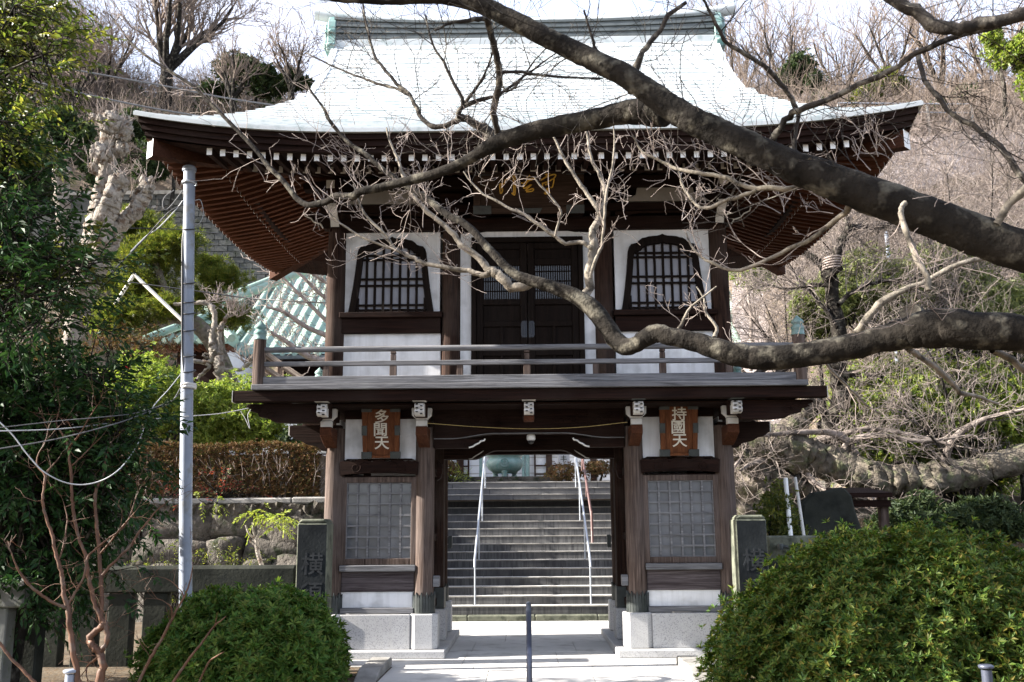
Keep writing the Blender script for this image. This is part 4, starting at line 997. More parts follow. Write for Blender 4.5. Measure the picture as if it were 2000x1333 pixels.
for i in range(nn_ + 1):
    x = -17.5 + 14.4 * i / nn_
    for j, z in enumerate((1.85, 2.0, 2.15, 2.28)): vs.append((x, WY + .04 - .06 * j + .05 * rng.normal(), z + .03 * rng.normal()))
m.add(vs, [(4 * i + j, 4 * i + 4 + j, 4 * i + 5 + j, 4 * i + 1 + j) for i in range(nn_) for j in range(3)]); m.build('mortar_band', M['rubble'], bw)
# low wall on the right of the stairs
m = MB()
sd = 200
for row, z in enumerate((.3, .95, 1.6)):
    x = 5.9
    while x < 18: w = rng.uniform(.4, .8); sd += 1; boulder(m, (x + w, WY + .5 + .2 * row, z), (w, .45, .38), sd, 0, .42, .035); x += 2 * w - .05
tag(m.build('boulder_wall', M['rubble']), 'boulder bank behind the gnarled tree right of the gate', 'retaining wall')
# ---- concrete block wall high on the hill, left
cy = 30.0; A, B_ = at(318, 380, cy), at(660, 600, cy)
m = MB(); nz = 30; H_ = A.z - B_.z
for j in range(nz):
    z0 = B_.z - 3 + (H_ + 3) * j / nz; z1 = B_.z - 3 + (H_ + 3) * (j + 1) / nz; x = A.x - 3 + (j % 2) * .2
    while x < B_.x + 3:
        w = .42 if (int(x * 10) + j) % 3 else .62; m.box(x + .014, x + w - .014, cy - .02 + rng.uniform(-.03, .03), cy + .2, z0 + .014, z1 - .014); x += w
cw = empty('block_wall', (A.x, cy, B_.z - 3), 'tall grey concrete block wall on the hillside left of the gate', 'retaining wall')
m.build('blocks', M['concrete'], cw)
m = MB(); m.box(A.x - 9, B_.x + 9, cy + .08, cy + 1.2, B_.z - 6, A.z); m.build('core', M['concrete'], cw)
m = MB(); m.box(A.x - 9, B_.x + 9, cy - .06, cy + 1.2, A.z, A.z + .18); m.build('cap', M['capstone'], cw)
# ---- hill
def hill_h(x, y):
    x = np.asarray(x, float); y = np.asarray(y, float)
    left = 3.0 + 6 * sstep(20, 29.5, y) + (8.2 * sstep(30.3, 31.2, y)) * sstep(-34, -26, x) + 8.0 * sstep(-26, -34, x) * sstep(24, 36, y) + 12.5 * sstep(31, 54, y) + 7 * sstep(-26, -34, x) * sstep(30, 50, y)
    right = 2.4 + 3.0 * sstep(9, 15, y) + 12.5 * np.clip((y - 15) / 10.5, 0, 1) + 9.5 * sstep(26, 46, y)
    k = sstep(3.5, 8.5, x); h = left * (1 - k) + right * k
    k2 = np.maximum(sstep(-12, -19, x), 0) * (1 - k); h = h + k2 * 5 * sstep(12, 24, y) * (1 - sstep(27, 30.2, y) * .5)
    return h + .35 * np.sin(x * .9 + y * .4) * np.sin(y * .7) * sstep(26, 32, y)
xs = np.linspace(-80, 80, 200); ys = np.concatenate([np.linspace(9.0, 36, 90), np.linspace(36.6, 110, 60)])
X, Y = np.meshgrid(xs, ys); Z = hill_h(X, Y)
Z = np.where((np.abs(X) < 3.2 + .0 * X) & (Y < 28), ZP - .4, Z); Z = np.where((X > -13.5) & (X < 11) & (Y < 29), np.minimum(Z, ZP - .3), Z) if False else Z
inner = (X > -14) & (X < 8.0) & (Y < 29.5); Z = np.where(inner, ZP - .5, Z)
nx = len(xs); ny = len(ys); idx = np.arange(nx * ny).reshape(ny, nx)
struct(np_mesh('hill', np.stack([X, Y, Z], -1).reshape(-1, 3), np.stack([idx[:-1, :-1], idx[:-1, 1:], idx[1:, 1:], idx[1:, :-1]], -1).reshape(-1, 4), M['hillsoil'], None, True))
# ---- sprayed slope with a railing on top, right
m = MB(); vs = []; nx, ny = 60, 24; rg = np.random.default_rng(8)
for j in range(ny + 1):
    t = j / ny
    for i in range(nx + 1):
        x = 7.2 + 30 * i / nx; n_ = .16 * math.sin(i * 1.3 + j * .7) + .12 * math.sin(i * .6 - j * 1.6) + rg.normal() * .06
        vs.append((x + n_, 15.6 + 9.2 * t + n_ + (x - 7) * .05, 4.2 + 13.9 * t + n_ + .03 * (x - 12)))
m.add(vs, [(j * (nx + 1) + i, j * (nx + 1) + i + 1, (j + 1) * (nx + 1) + i + 1, (j + 1) * (nx + 1) + i) for j in range(ny) for i in range(nx)], 0, True)
tag(m.build('concrete_slope', M['shotcrete']), 'steep beige sprayed-concrete slope on the right hillside', 'slope')
fr = empty('slope_railing', tuple(at(1700, 240, 25.2)), 'pale metal railing along the top of the beige slope', 'railing')
A, B_ = at(1640, 238, 25.2), at(1900, 240, 25.6); n = 7
for i in range(n):
    t = i / (n - 1); p = A.lerp(B_, t); q = MB(); q.box(p.x - .05, p.x + .05, p.y - .05, p.y + .05, p.z - .9, p.z + .8); q.build('post', M['greyboard'], fr)
for h in (.45, .85):
    q = MB(); q.tube([A + Vector((0, 0, h)), B_ + Vector((0, 0, h))], .035, 6); q.build('rail', M['steel'], fr)
# ---- front furniture -------------------------------------------------
r = empty('front_handrail', (.05, -1.9, -.15), 'dark blue steel handrail seen end-on on the front steps', 'handrail')
x = at(1033, 1250, -2.2).x
m = MB(); m.tube([(x, -2.15, -.16), (x, -2.15, .74), (x, -2.17, .80), (x, -2.24, .845), (x, -2.35, .84), (x, -3.3, .48), (x, -3.4, .42), (x, -3.43, .30), (x, -3.43, -.46)], .03, 12); m.build('rail', M['bluesteel'], r)
for px, py, Y, lab in ((138, 1312, -4.6, 'short pale pipe bollard under the bare orange-stemmed tree'), (1926, 1303, -5.0, 'short dark pipe bollard before the big round bush')):
    p = at(px, py, Y); b_ = empty('pipe_bollard', (p.x, Y, -.45), lab, 'bollard')
    mt = M['polegrey'] if px < 500 else M['bluesteel']
    m = MB(); m.lathe([(.045, 0), (.045, p.z + .45 - .02)], (p.x, Y, -.455), 14); m.build('pipe', mt, b_)
    m = MB(); m.lathe([(.062, 0), (.066, .01), (.066, .022), (.05, .03)], (p.x, Y, p.z - .01), 14); m.build('cap', mt, b_)
# engraved stone posts
def engraved(cx, y, z1, label):
    r = empty('stone_gatepost', (cx, y, -.2), label, 'stone post', 'engraved stone gateposts')
    m = MB(); w = .2; q = MB()
    q.prism([(cx - w, y - .2), (cx + w, y - .2), (cx + w, y + .2), (cx - w, y + .2)], -.3, z1 - .05, 'z'); q.prism([(cx - w, z1 - .05), (cx + w, z1 - .05), (cx + w - .05, z1), (cx - w + .05, z1)], y - .2, y + .2)
    q.build('shaft', M['mossstone'], r, .018)
    m.box(cx - w + .012, cx + w - .012, y - .2035, y - .199, -.25, z1 - .075); m.build('shaded_face', M['shadestone'], r)  # dark front sheet paints in the shade on this face of the stone
    for i, ch in enumerate('横須賀'):
        text_mesh(ch, .30, .0045, 'engraved_letter', M['iron2'], r, Matrix.Translation((cx + .01, y - .2045, z1 - .60 - .37 * i)) @ Matrix.Rotation(R(90), 4, 'X'))
M['iron2'] = mottled('cut_stone', (.019, .021, .023), (.038, .041, .044), 9, .95, 60, .3, .004, .2)
a = at(611, 1014, -1.0); engraved(a.x, -1.0 + .2, a.z, 'dark engraved stone gatepost left of the gate')
b_ = at(1466, 1006, -1.0); engraved(b_.x, -1.0 + .2, b_.z, 'dark engraved stone gatepost right of the gate behind the big bush')
# stone fences
def stone_fence(label, x0, x1, y, ztop, mat, gap=.46, rail_h=.34, post_w=.30, zb=-.45):
    r = empty('stone_fence', (x0, y, zb), label, 'stone fence')
    m = MB(); m.prism([(y - .13, ztop - rail_h), (y + .13, ztop - rail_h), (y + .13, ztop - .04), (y + .09, ztop), (y - .09, ztop), (y - .13, ztop - .04)], x0, x1, 'x'); m.build('top_rail', mat, r, .015)
    x = x1 - gap
    while x > x0:
        m = MB(); m.box(x - post_w / 2, x + post_w / 2, y - .10, y + .10, zb, ztop - rail_h); m.build('post', mat, r, .012); x -= gap
    m = MB(); m.box(x0, x1, y - .16, y + .16, zb, -.02); m.build('base', mat, r, .015)
M['fence_dark'] = mottled('dark_fence_stone', (.018, .0195, .017), (.042, .044, .036), 3, .95, 30, .5, .01, .05, (.03, .032, .028), 6)
M['fence_pale'] = mottled('pale_fence_stone', (.09, .095, .085), (.18, .18, .165), 3, .9, 30, .5, .01, .2, (.09, .10, .065), 6)
a, c = at(580, 1104, -.75), at(100, 1098, -.75)
stone_fence('dark mossy stone fence between the left gatepost and the corner', c.x, a.x, -.75, a.z, M['fence_dark'])
c = at(62, 1128, -3.6)
stone_fence('paler stone fence section at the left edge behind orange stems', c.x - 2.6, c.x, -3.6, c.z, M['fence_pale'], .26, .30, .17)
q = at(78, 1095, -3.0)
m = MB(); m.box(q.x - .09, q.x + .09, -3.1, -2.9, -.5, q.z); tag(m.build('stone_post', M['fence_dark'], None, .02), 'upright mossy stone fence post beside the paler fence section', 'stone post')
a = at(1495, 1092, -.75)
stone_fence('dark stone fence rail right of the right gatepost', a.x, a.x + 3.2, -.75, a.z, M['fence_dark'])
for k, (px, py, w, h, lab) in enumerate(((140, 1245, .5, .35, 'rough grey rock lying behind the orange stems'), (165, 1290, .55, .4, 'flat grey boulder at the foot of the orange stems'), (112, 1180, .45, .3, 'dark rock beside the upright fence post'))):
    m = MB(); p = at(px, py, -2.6 - .3 * k); boulder(m, (p.x, p.y, -.4), (w * .6, .3, h * .8), 900 + k); tag(m.build('rock', M['rubble']), lab, 'rock')
# ---- right side: stele, trough, props, shed
y = 1.6; r = empty('stone_stele', tuple(at(1620, 1055, y)), 'leaning slab-like stone monument under the gnarled limb', 'stone monument')
m = MB(); T_ = lambda px, py: (at(px, py, y).x, at(px, py, y).z)
m.prism([T_(1565, 1060), T_(1568, 985), T_(1590, 962), T_(1620, 957), T_(1648, 951), T_(1664, 968), T_(1672, 1000), T_(1690, 1050), T_(1694, 1062)], y, y + .28); m.build('slab', M['fence_dark'], r, .03)
m = MB(); m.prism([T_(1550, 1085), T_(1556, 1052), T_(1600, 1060), T_(1664, 1058), T_(1700, 1052), T_(1700, 1085)], y - .12, y + .5); m.build('base', M['rubble'], r, .03)
y = -.1; r = empty('stone_basin', tuple(at(1560, 1120, y)), 'long stone water basin with pipe spouts behind the right fence', 'stone basin')
a, b_ = at(1499, 1047, y), at(1662, 1090, y)
m = MB(); m.box(a.x, b_.x, y, y + .5, -.1, a.z); m.build('basin', M['mossstone'], r, .025)
for px in (1520, 1552, 1590): 
    q = at(px, 1068, y); m = MB(); m.tube([(q.x, y + .05, q.z), (q.x, y - .12, q.z), (q.x + .16, y - .14, q.z - .005)], .026, 8); m.lathe([(.04, -.04), (.045, 0), (.04, .04)], (q.x, y - .12, q.z), 10); m.build('spout', M['iron'], r)
for px0, px1, tp, bt, mt, lab in ((1534, 1544, 935, 1046, 'white', 'thick white prop pole leaning under the gnarled limb'), (1553, 1572, 933, 1060, 'greywhite', 'thin pale prop pole leaning right of the thicker one')):
    a, b_ = at(px0, tp, .9), at(px1, bt, .6); m = MB(); m.tube([a, b_, b_ + (b_ - a) * .4], .035 if mt == 'white' else .024, 10); tag(m.build('prop_pole', M[mt]), lab, 'prop pole', 'prop poles under the old tree')
y = 3.2; r = empty('roofed_shelter', tuple(at(1700, 1000, y)), 'low dark shelter roof on brown posts behind the stone monument', 'shelter')
a, b_ = at(1655, 970, y), at(1745, 990, y)
m = MB(); m.prism([(y, a.z - .02), (y + 1.2, a.z + .12), (y + 1.2, a.z + .20), (y, a.z + .06)], a.x, b_.x, 'x'); m.box(a.x, b_.x, y + .1, y + .2, b_.z, b_.z + .12); m.build('roof', M['wood_h'], r)
for px in (1663, 1736): q = at(px, 1000, y); m = MB(); m.box(q.x - .07, q.x + .07, y + .2, y + .35, 0, q.z + .3); m.build('post', M['grey_v'], r)
# blue-grey lamp posts far right
q = at(1731, 452, 14.0); m = MB(); m.tube([(q.x, 14, 4), (q.x, 14, q.z)], .06, 8); tag(m.build('thin_pole', M['polegrey']), 'thin blue-grey pole standing before the beige slope', 'pole')
# ---- the steel pole and its wires
PYp = -1.55; a, b_ = at(370, 330, PYp), at(366, 1330, PYp)
pole_x = lambda z: a.x + (b_.x - a.x) * (a.z - z) / (a.z - b_.z)
r = empty('utility_pole', (a.x, PYp, -.45), 'tall blue-grey steel utility pole wound with black bands', 'utility pole')
rp_ = 12.5 * mpp(PYp)
m = MB(); m.tube([(b_.x, PYp, -.46), (b_.x * .6 + a.x * .4, PYp, 2.0), (a.x, PYp, a.z)], [rp_, rp_ * .98, rp_ * .92], 20); m.build('shaft', M['polegrey'], r)
m = MB(); m.lathe([(rp_ * 1.08, 0), (rp_ * 1.12, .02), (rp_ * 1.12, .05), (rp_ * .9, .07)], (a.x, PYp, a.z - .04), 20); m.build('cap', M['polegrey'], r)
for py in (448, 553, 590, 612, 645, 695, 725):
    z = at(370, py, PYp).z; m = MB(); m.tube([(pole_x(z) + (rp_ + .004) * math.cos(t), PYp + (rp_ + .004) * math.sin(t), z + .03 * math.sin(t)) for t in np.linspace(0, 6.28, 17)], .008, 6); m.build('band', M['rubber'], r)
for py, mt in ((358, 'steel'), (752, 'greywhite'), (757, 'greywhite')):
    z = at(370, py, PYp).z; m = MB(); m.lathe([(rp_ + .002, -.02), (rp_ + .018, -.018), (rp_ + .018, .018), (rp_ + .002, .02)], (pole_x(z), PYp, z), 18, cap=False); m.build('clamp', M[mt], r)
def wire(label, pts, rad, mt, name='cable', k=6, fwd=False):
    if fwd: pts = [(a, b, float(np.interp(a, [-20, 235, 345], [-5.2, -4.7, PYp - .1]))) for a, b, c in pts]
    P = [at(*p) for p in pts]; m = MB(); m.tube([tuple(q) for q in smooth([tuple(p) for p in P], k)], rad, 6); tag(m.build(name, M[mt]), label, 'cable')
wire('black cable running down the left side of the steel pole', [(363, 440, PYp - .05), (357, 470, PYp - .05), (356, 560, PYp - .07), (356, 680, PYp - .07), (360, 735, PYp - .06)], .014, 'rubber')
wire('upper grey power cable crossing the hillside toward the gate roof', [(-30, 108, 3.), (78, 125, 3.), (200, 147, 3.2), (324, 169, 3.6), (430, 190, 4.), (540, 207, 4.4)], .017, 'greycable')
wire('lower grey power cable ending behind the left roof corner', [(-30, 130, 3.), (101, 169, 3.), (200, 192, 3.2), (304, 213, 3.5), (420, 232, 4.)], .017, 'greycable')
wire('black tangle of wire tied to the pole top', [(357, 372, -1.6), (340, 395, -1.6), (325, 410, -1.6), (318, 402, -1.6), (322, 385, -1.6), (340, 372, -1.6)], .007, 'greycable')
wire('dark wire dropping from the pole top to the left foliage', [(357, 400, -1.6), (330, 415, -1.6), (300, 447, -1.6), (270, 480, -1.7), (220, 530, -2.0)], .008, 'rubber')
wire('pale blue wire beside the dark one at the pole top', [(357, 392, -1.6), (345, 408, -1.6), (310, 445, -1.6), (285, 462, -1.6), (255, 492, -1.8)], .007, 'whitecable')
wire('small blue wire loop right of the pole top', [(380, 392, -1.5), (392, 392, -1.5), (397, 418, -1.5), (390, 436, -1.5), (380, 438, -1.5)], .005, 'whitecable')
wire('black cable crossing behind the pole toward the gate', [(230, 446, 6.), (340, 448, 6.), (460, 460, 6.)], .01, 'rubber')
wire('long black cable sagging toward the gate above the green roof', [(240, 550, 3.), (370, 567, 3.), (480, 582, 3.), (560, 588, 2.6), (640, 592, 2.4)], .011, 'rubber')
wire('sagging grey cable bundle left of the pole', [(358, 748, PYp), (335, 785, PYp), (300, 800, -1.8), (250, 820, -2.2), (190, 838, -2.6), (100, 860, -3.0), (-20, 880, -3.4)], .0062, 'greycable', fwd=True)
wire('second grey cable under the sagging bundle', [(358, 764, PYp), (330, 785, PYp), (270, 806, -1.8), (200, 815, -2.2), (120, 822, -2.8), (-20, 838, -3.4)], .0048, 'greycable', fwd=True)
wire('white cable looping low in front of the dark foliage', [(358, 725, PYp), (330, 760, -1.7), (296, 800, -1.8), (270, 865, -2.0), (235, 915, -2.4), (190, 942, -2.8), (140, 946, -3.2), (90, 925, -3.5), (55, 890, -3.8), (20, 845, -4.0), (-40, 790, -4.0)], .0058, 'whitecable', fwd=True)
wire('taut pale wire from the left to the gate bracket', [(-20, 843, -5.4), (120, 838, -4.7), (240, 824, -3.4), (360, 814, -1.75), (430, 808, -.7), (490, 797, -.5)], .006, 'whitecable', fwd=False)
wire('loose white wire hanging under the left bracket', [(470, 803, -.5), (480, 820, -.5), (488, 838, -.5), (484, 812, -.5), (490, 800, -.5)], .005, 'whitecable')
# ================================================================== the big bare tree that reaches in from the right
rng = np.random.default_rng(21)
def trace(rows, Y0, Y1, k=4, org=(0, 0), sc=1., rsc=None):
    """rows of (px, py, radius px) between depths Y0 and Y1 -> points and radii in metres"""
    q = smooth([(org[0] + r[0] / sc, org[1] + r[1] / sc, r[2] / (rsc or 1.)) for r in rows], k); n = len(q); P = []; Rr = []
    for i, (x, y, r) in enumerate(q):
        Y = Y0 + (Y1 - Y0) * i / (n - 1); P.append(np.array(at(x, y, Y))); Rr.append(max(.0012, r * mpp(Y)))
    return P, Rr
def gnarl(rng, P, Rr, amt=.05):
    return [p + rng.normal(size=3) * r * min(.28, amt * 3.5) for p, r in zip(P, Rr)], [r * (1 + rng.normal() * amt) for r in Rr]
tree = empty('bare_tree', (4.9, -7.8, -.45), 'big bare grey-barked tree whose two thick limbs reach across the gate', 'tree')
def limb(name, P, Rr, mat, parent, sides=18, lumps=0, rg=rng):
    q = smooth([tuple(p) + (r,) for p, r in zip(P, Rr)], 3); T = MB(); T.tube([tuple(v[:3]) for v in q], [v[3] for v in q], sides + 8)
    for _ in range(lumps):
        i = rg.integers(1, len(P) - 1); p = P[i] + unit(rg.normal(size=3)) * Rr[i] * .86; s = Rr[i] * rg.uniform(.12, .3)
        T.lathe([(s * .2, -s), (s * .9, -s * .5), (s, 0), (s * .8, s * .5), (s * .2, s * .9)], p, 8)
    roughen(T, float(np.mean(Rr)) * .08, 3.); roughen(T, float(np.mean(Rr)) * .06, 22.)
    return T.build(name, mat, parent)
UPL = [(2130, 522, 46), (2060, 508, 44), (1960, 480, 43), (1850, 437, 42), (1720, 388, 41), (1620, 352, 38), (1540, 322, 34), (1460, 285, 31), (1400, 257, 30), (1340, 228, 30), (1300, 202, 29), (1240, 160, 26), (1180, 128, 24), (1120, 98, 23), (1060, 70, 22), (1000, 38, 21), (930, 8, 19), (850, -4, 14), (760, 0, 11), (680, -1, 9), (600, -8, 7)]
P, Rr = trace([(a, b, r * .94) for a, b, r in UPL], -8.6, -7.6); P, Rr = gnarl(rng, P, Rr, .008); limb('limb', P, Rr, M['bark'], tree, 20, 26)
LOW = [(2130, 660, 42), (2060, 656, 40), (2000, 652, 40), (1900, 646, 41), (1835, 641, 42), (1785, 648, 36), (1740, 658, 30), (1680, 674, 27), (1600, 688, 27), (1500, 700, 26), (1430, 692, 24), (1370, 672, 21), (1310, 658, 19), (1278, 652, 20), (1245, 672, 17), (1222, 678, 19), (1200, 660, 19), (1160, 606, 19), (1120, 577, 16), (1060, 556, 13), (1015, 541, 11), (985, 518, 9.5), (951, 482, 8.8), (915, 443, 8), (879, 422, 7.5), (848, 399, 7), (816, 377, 6.5), (780, 355, 6), (744, 328, 5.5), (712, 300, 5), (683, 280, 4.5), (650, 245, 4), (630, 210, 3), (600, 168, 2)]
P, Rr = trace([(a, b, r * .94) for a, b, r in LOW], -7.0, -4.6); P, Rr = gnarl(rng, P, Rr, .008); limb('limb', P, Rr, M['bark'], tree, 20, 22)
P, Rr = trace([(1800, 640, 24), (1785, 622, 26), (1778, 612, 22)], -6.1, -6.2, 3); limb('stub', P, Rr, M['bark'], tree, 14)
MID = [(1300, 232, 20), (1280, 222, 28), (1245, 218, 27), (1205, 224, 24), (1160, 233, 22), (1100, 244, 21), (1050, 254, 19), (1015, 264, 19), (985, 274, 17), (962, 284, 17), (940, 297, 13), (915, 312, 11), (890, 325, 11), (860, 336, 10), (830, 346, 10), (800, 353, 9.5), (770, 360, 9), (735, 369, 8.5), (705, 374, 8.5), (690, 383, 8), (670, 384, 7), (655, 384, 7), (640, 393, 6.5), (620, 398, 6.5), (600, 400, 6), (580, 388, 5.5), (553, 354, 5), (523, 324, 5), (500, 294, 4.5), (452, 243, 4), (415, 206, 3.7), (381, 172, 3.4), (341, 145, 3.2), (297, 118, 3), (260, 88, 2.6), (236, 57, 2.2), (215, 30, 1.8)]
P, Rr = trace(MID, -7.75, -5.6); P, Rr = gnarl(rng, P, Rr, .008); limb('limb', P, Rr, M['bark'], tree, 16, 10)
tr = [(4.95, -7.8, -.5), (4.85, -7.85, 1.2), (4.7, -7.9, 2.6), (4.4, -8.2, 3.2), (at(2130, 522, -8.6))]
m = MB(); q = smooth([tuple(p) for p in tr], 4); m.tube(q, list(np.linspace(.34, .124, len(q))), 18)
q = smooth([(4.87, -7.85, 1.7), (4.6, -7.5, 2.6), tuple(at(2130, 660, -7.0))], 5); m.tube(q, list(np.linspace(.26, .146, len(q))), 14)
for e, r in ((at(2060, 12, -9.2), .034), (at(2040, 20, -8.9), .021), (at(2040, 380, -8.8), .021), (at(2050, 352, -8.7), .027), (at(2050, 470, -6.4), .016), (at(2050, 760, -6.4), .028)):
    q = smooth([(4.72, -7.9, 2.55), ((4.5 + e.x) / 2, (-7.9 + e.y) / 2, (2.9 + e.z) / 2 + .2), tuple(e)], 5); m.tube(q, list(np.linspace(max(.06, r * 1.6), r, len(q))), 10)
roughen(m, .015, 3.); m.build('trunk', M['bark'], tree)
# traced boughs: (rows, near depth, far depth)
BR = [
 ([(968, 284, 12), (953, 262, 11), (936, 246, 9), (904, 231, 8.5), (890, 236, 6), (870, 247, 5.5), (852, 248, 5.5), (831, 240, 5), (813, 213, 4.6), (799, 185, 4.2), (775, 164, 3.8), (743, 126, 3.4), (729, 105, 3), (719, 63, 2.6), (708, 10, 2.4)], -6.6, -6.3),
 ([(800, 186, 3.6), (770, 172, 3.2), (735, 163, 2.8), (700, 150, 2.4), (673, 140, 2.2), (628, 119, 1.8), (598, 104, 1.3)], -6.4, -6.1),
 ([(904, 231, 7), (895, 222, 6), (904, 200, 4.5), (887, 164, 3.8), (866, 122, 3), (845, 87, 2.4), (831, 30, 1.6)], -6.6, -6.8),
 ([(902, 212, 5), (932, 196, 4.6), (971, 189, 3.5), (981, 180, 3), (1006, 171, 2.5), (1044, 119, 1.7), (1070, 90, 1.2)], -6.6, -6.8),
 ([(904, 205, 4.5), (925, 180, 3.6), (945, 150, 2.8), (958, 115, 2.0), (970, 80, 1.4)], -6.6, -6.9),
 ([(948, 34, 8), (956, 50, 7.5), (964, 82, 7), (971, 120, 7), (975, 145, 7.5), (972, 182, 7), (966, 222, 7), (970, 250, 7), (976, 268, 7)], -7.5, -6.7),
 ([(950, 38, 6), (925, 38, 5), (900, 42, 4), (880, 45, 3), (850, 60, 2)], -7.5, -7.7),
 ([(976, 143, 4), (1013, 141, 3.5), (1050, 147, 3), (1083, 150, 2.6), (1140, 153, 2.2), (1177, 154, 1.6)], -7.1, -6.9),
 ([(974, 186, 3.5), (1010, 160, 3), (1050, 130, 2.2), (1085, 105, 1.5)], -7.0, -6.8),
 ([(1240, 140, 9), (1250, 115, 7), (1262, 92, 6), (1290, 60, 5.5), (1306, 30, 5), (1340, 5, 4)], -7.9, -8.0),
 ([(1180, 118, 5), (1162, 92, 3.6), (1152, 60, 2.8), (1140, 20, 2)], -7.8, -7.9),
 ([(1505, 285, 9), (1515, 262, 7.5), (1541, 227, 6.8), (1559, 216, 6.8), (1615, 196, 6), (1678, 168, 6), (1737, 140, 6), (1790, 105, 6), (1860, 73, 6.5), (1930, 52, 7), (2040, 20, 8)], -8.1, -8.9),
 ([(1555, 216, 5.5), (1541, 185, 5), (1524, 164, 5), (1492, 129, 5), (1454, 105, 5), (1419, 84, 4.5), (1405, 59, 4), (1385, 20, 3.4), (1360, -25, 3)], -8.2, -8.6),
 ([(1561, 219, 4.5), (1556, 250, 4.5), (1552, 290, 5), (1560, 325, 6)], -8.2, -8.2),
 ([(1725, -20, 12), (1760, 8, 13), (1797, 28, 14), (1825, 52, 15), (1860, 56, 14), (1895, 52, 14), (1965, 34, 14), (2060, 12, 14)], -9.0, -9.2),
 ([(2050, 352, 10), (2000, 372, 9), (1970, 400, 8), (1945, 440, 8)], -8.7, -8.6),
 ([(1792, 106, 5), (1804, 154, 5), (1825, 182, 5), (1867, 227, 5.5), (1916, 255, 6), (1965, 301, 7), (1986, 336, 7), (2040, 380, 8)], -8.4, -8.8),
 ([(1766, 398, 6), (1762, 405, 5.5), (1758, 417, 6), (1774, 463, 6), (1791, 508, 6), (1811, 540, 6), (1815, 568, 5)], -8.8, -8.9),
 ([(1037, 553, 10), (1010, 562, 10), (989, 553, 10), (972, 536, 9.5), (955, 524, 8.5), (929, 498, 7), (900, 478, 6.5), (888, 458, 5.8), (856, 431, 5.2), (825, 404, 4.6), (802, 375, 4), (788, 345, 3.6), (777, 310, 3), (762, 278, 2.4), (755, 250, 1.6)], -5.1, -4.7),
 ([(958, 530, 7), (948, 538, 6), (925, 533, 5.5), (901, 528, 5), (848, 519, 4.6), (820, 512, 4.3), (809, 503, 4), (785, 494, 3.8), (766, 481, 3.6), (757, 463, 3.2), (735, 442, 3), (712, 417, 2.6), (699, 390, 2.2), (690, 360, 1.4)], -5.0, -4.6),
 ([(785, 494, 3), (757, 483, 2.8), (726, 472, 2.6), (697, 458, 2.4), (674, 442, 2.2), (649, 422, 1.8), (630, 395, 1.2)], -4.8, -4.5),
 ([(1140, 590, 11), (1147, 572, 9.5), (1152, 536, 9), (1156, 500, 8.5), (1158, 470, 8), (1160, 447, 7.5), (1175, 420, 6.5), (1181, 395, 5.5), (1180, 365, 4.6), (1172, 342, 4), (1160, 322, 3.4), (1152, 297, 3), (1147, 268, 2.4), (1143, 240, 1.5)], -5.0, -4.9),
 ([(1172, 418, 5), (1155, 388, 4.6), (1135, 362, 4.2), (1117, 335, 3.6), (1100, 308, 3), (1085, 275, 2.4), (1075, 255, 1.5)], -5.0, -4.9),
 ([(1157, 486, 6), (1147, 480, 5), (1132, 473, 4.6), (1105, 475, 4.2), (1085, 462, 4), (1055, 442, 3.6), (1025, 420, 3.2), (1000, 410, 2.8), (970, 393, 2.6), (945, 380, 2.2), (920, 355, 1.8), (905, 335, 1.2)], -5.0, -4.9),
 ([(1084, 462, 3), (1092, 432, 2.6), (1095, 412, 2.4), (1072, 380, 2.2), (1055, 362, 1.8), (1042, 345, 1.2)], -5.0, -5.1),
 ([(1153, 545, 4), (1159, 519, 3.6), (1168, 497, 3.2), (1177, 476, 3.2), (1179, 440, 3), (1181, 420, 3), (1185, 372, 2.8), (1197, 325, 2.4), (1200, 275, 1.8), (1198, 240, 1.2)], -5.1, -5.3),
 ([(1575, 345, 7), (1550, 368, 6), (1500, 368, 5.5), (1470, 367, 5), (1440, 357, 4.6), (1410, 346, 4.4), (1355, 337, 4), (1320, 330, 3.6), (1295, 317, 3.2), (1255, 297, 2.6), (1235, 262, 1.8)], -8.1, -7.5),
 ([(1475, 372, 4.5), (1450, 383, 4.2), (1425, 390, 4), (1390, 405, 3.6), (1367, 405, 3.4), (1350, 390, 3), (1335, 367, 2.8), (1325, 335, 2)], -8.0, -7.6),
 ([(1672, 380, 8), (1658, 408, 7), (1641, 424, 5.5), (1610, 448, 5), (1577, 471, 4.6), (1525, 494, 4.2), (1461, 524, 3.8), (1427, 527, 3.4), (1379, 509, 3), (1350, 480, 2.4), (1340, 455, 1.5)], -8.2, -7.4),
 ([(1672, 660, 10), (1680, 642, 8.5), (1697, 617, 7.5), (1731, 584, 7), (1799, 554, 6), (1855, 524, 5.5), (1915, 505, 5), (1980, 495, 4.5), (2050, 470, 4)], -5.9, -6.4),
 ([(1605, 698, 4), (1613, 712, 3.6), (1637, 737, 3.2), (1660, 760, 2.8), (1690, 790, 2.4), (1720, 810, 1.6)], -5.7, -5.4),
 ([(1770, 680, 7), (1790, 692, 6), (1825, 719, 6), (1850, 740, 5.5), (1874, 767, 5), (1900, 772, 4), (1950, 790, 2.5)], -6.1, -5.6),
 ([(1940, 685, 7), (1965, 698, 7), (2000, 722, 7), (2050, 760, 7)], -6.6, -6.4),
 ([(1395, 660, 5), (1400, 640, 3.4), (1378, 610, 2.6), (1375, 585, 2), (1360, 560, 1.4)], -5.6, -5.5),
 ([(1320, 650, 4), (1335, 625, 3), (1350, 600, 2.4), (1400, 560, 1.6)], -5.5, -5.6),
]
TB, TP, TW, TD = Tubes(), Tubes(), Tubes(), Tubes()
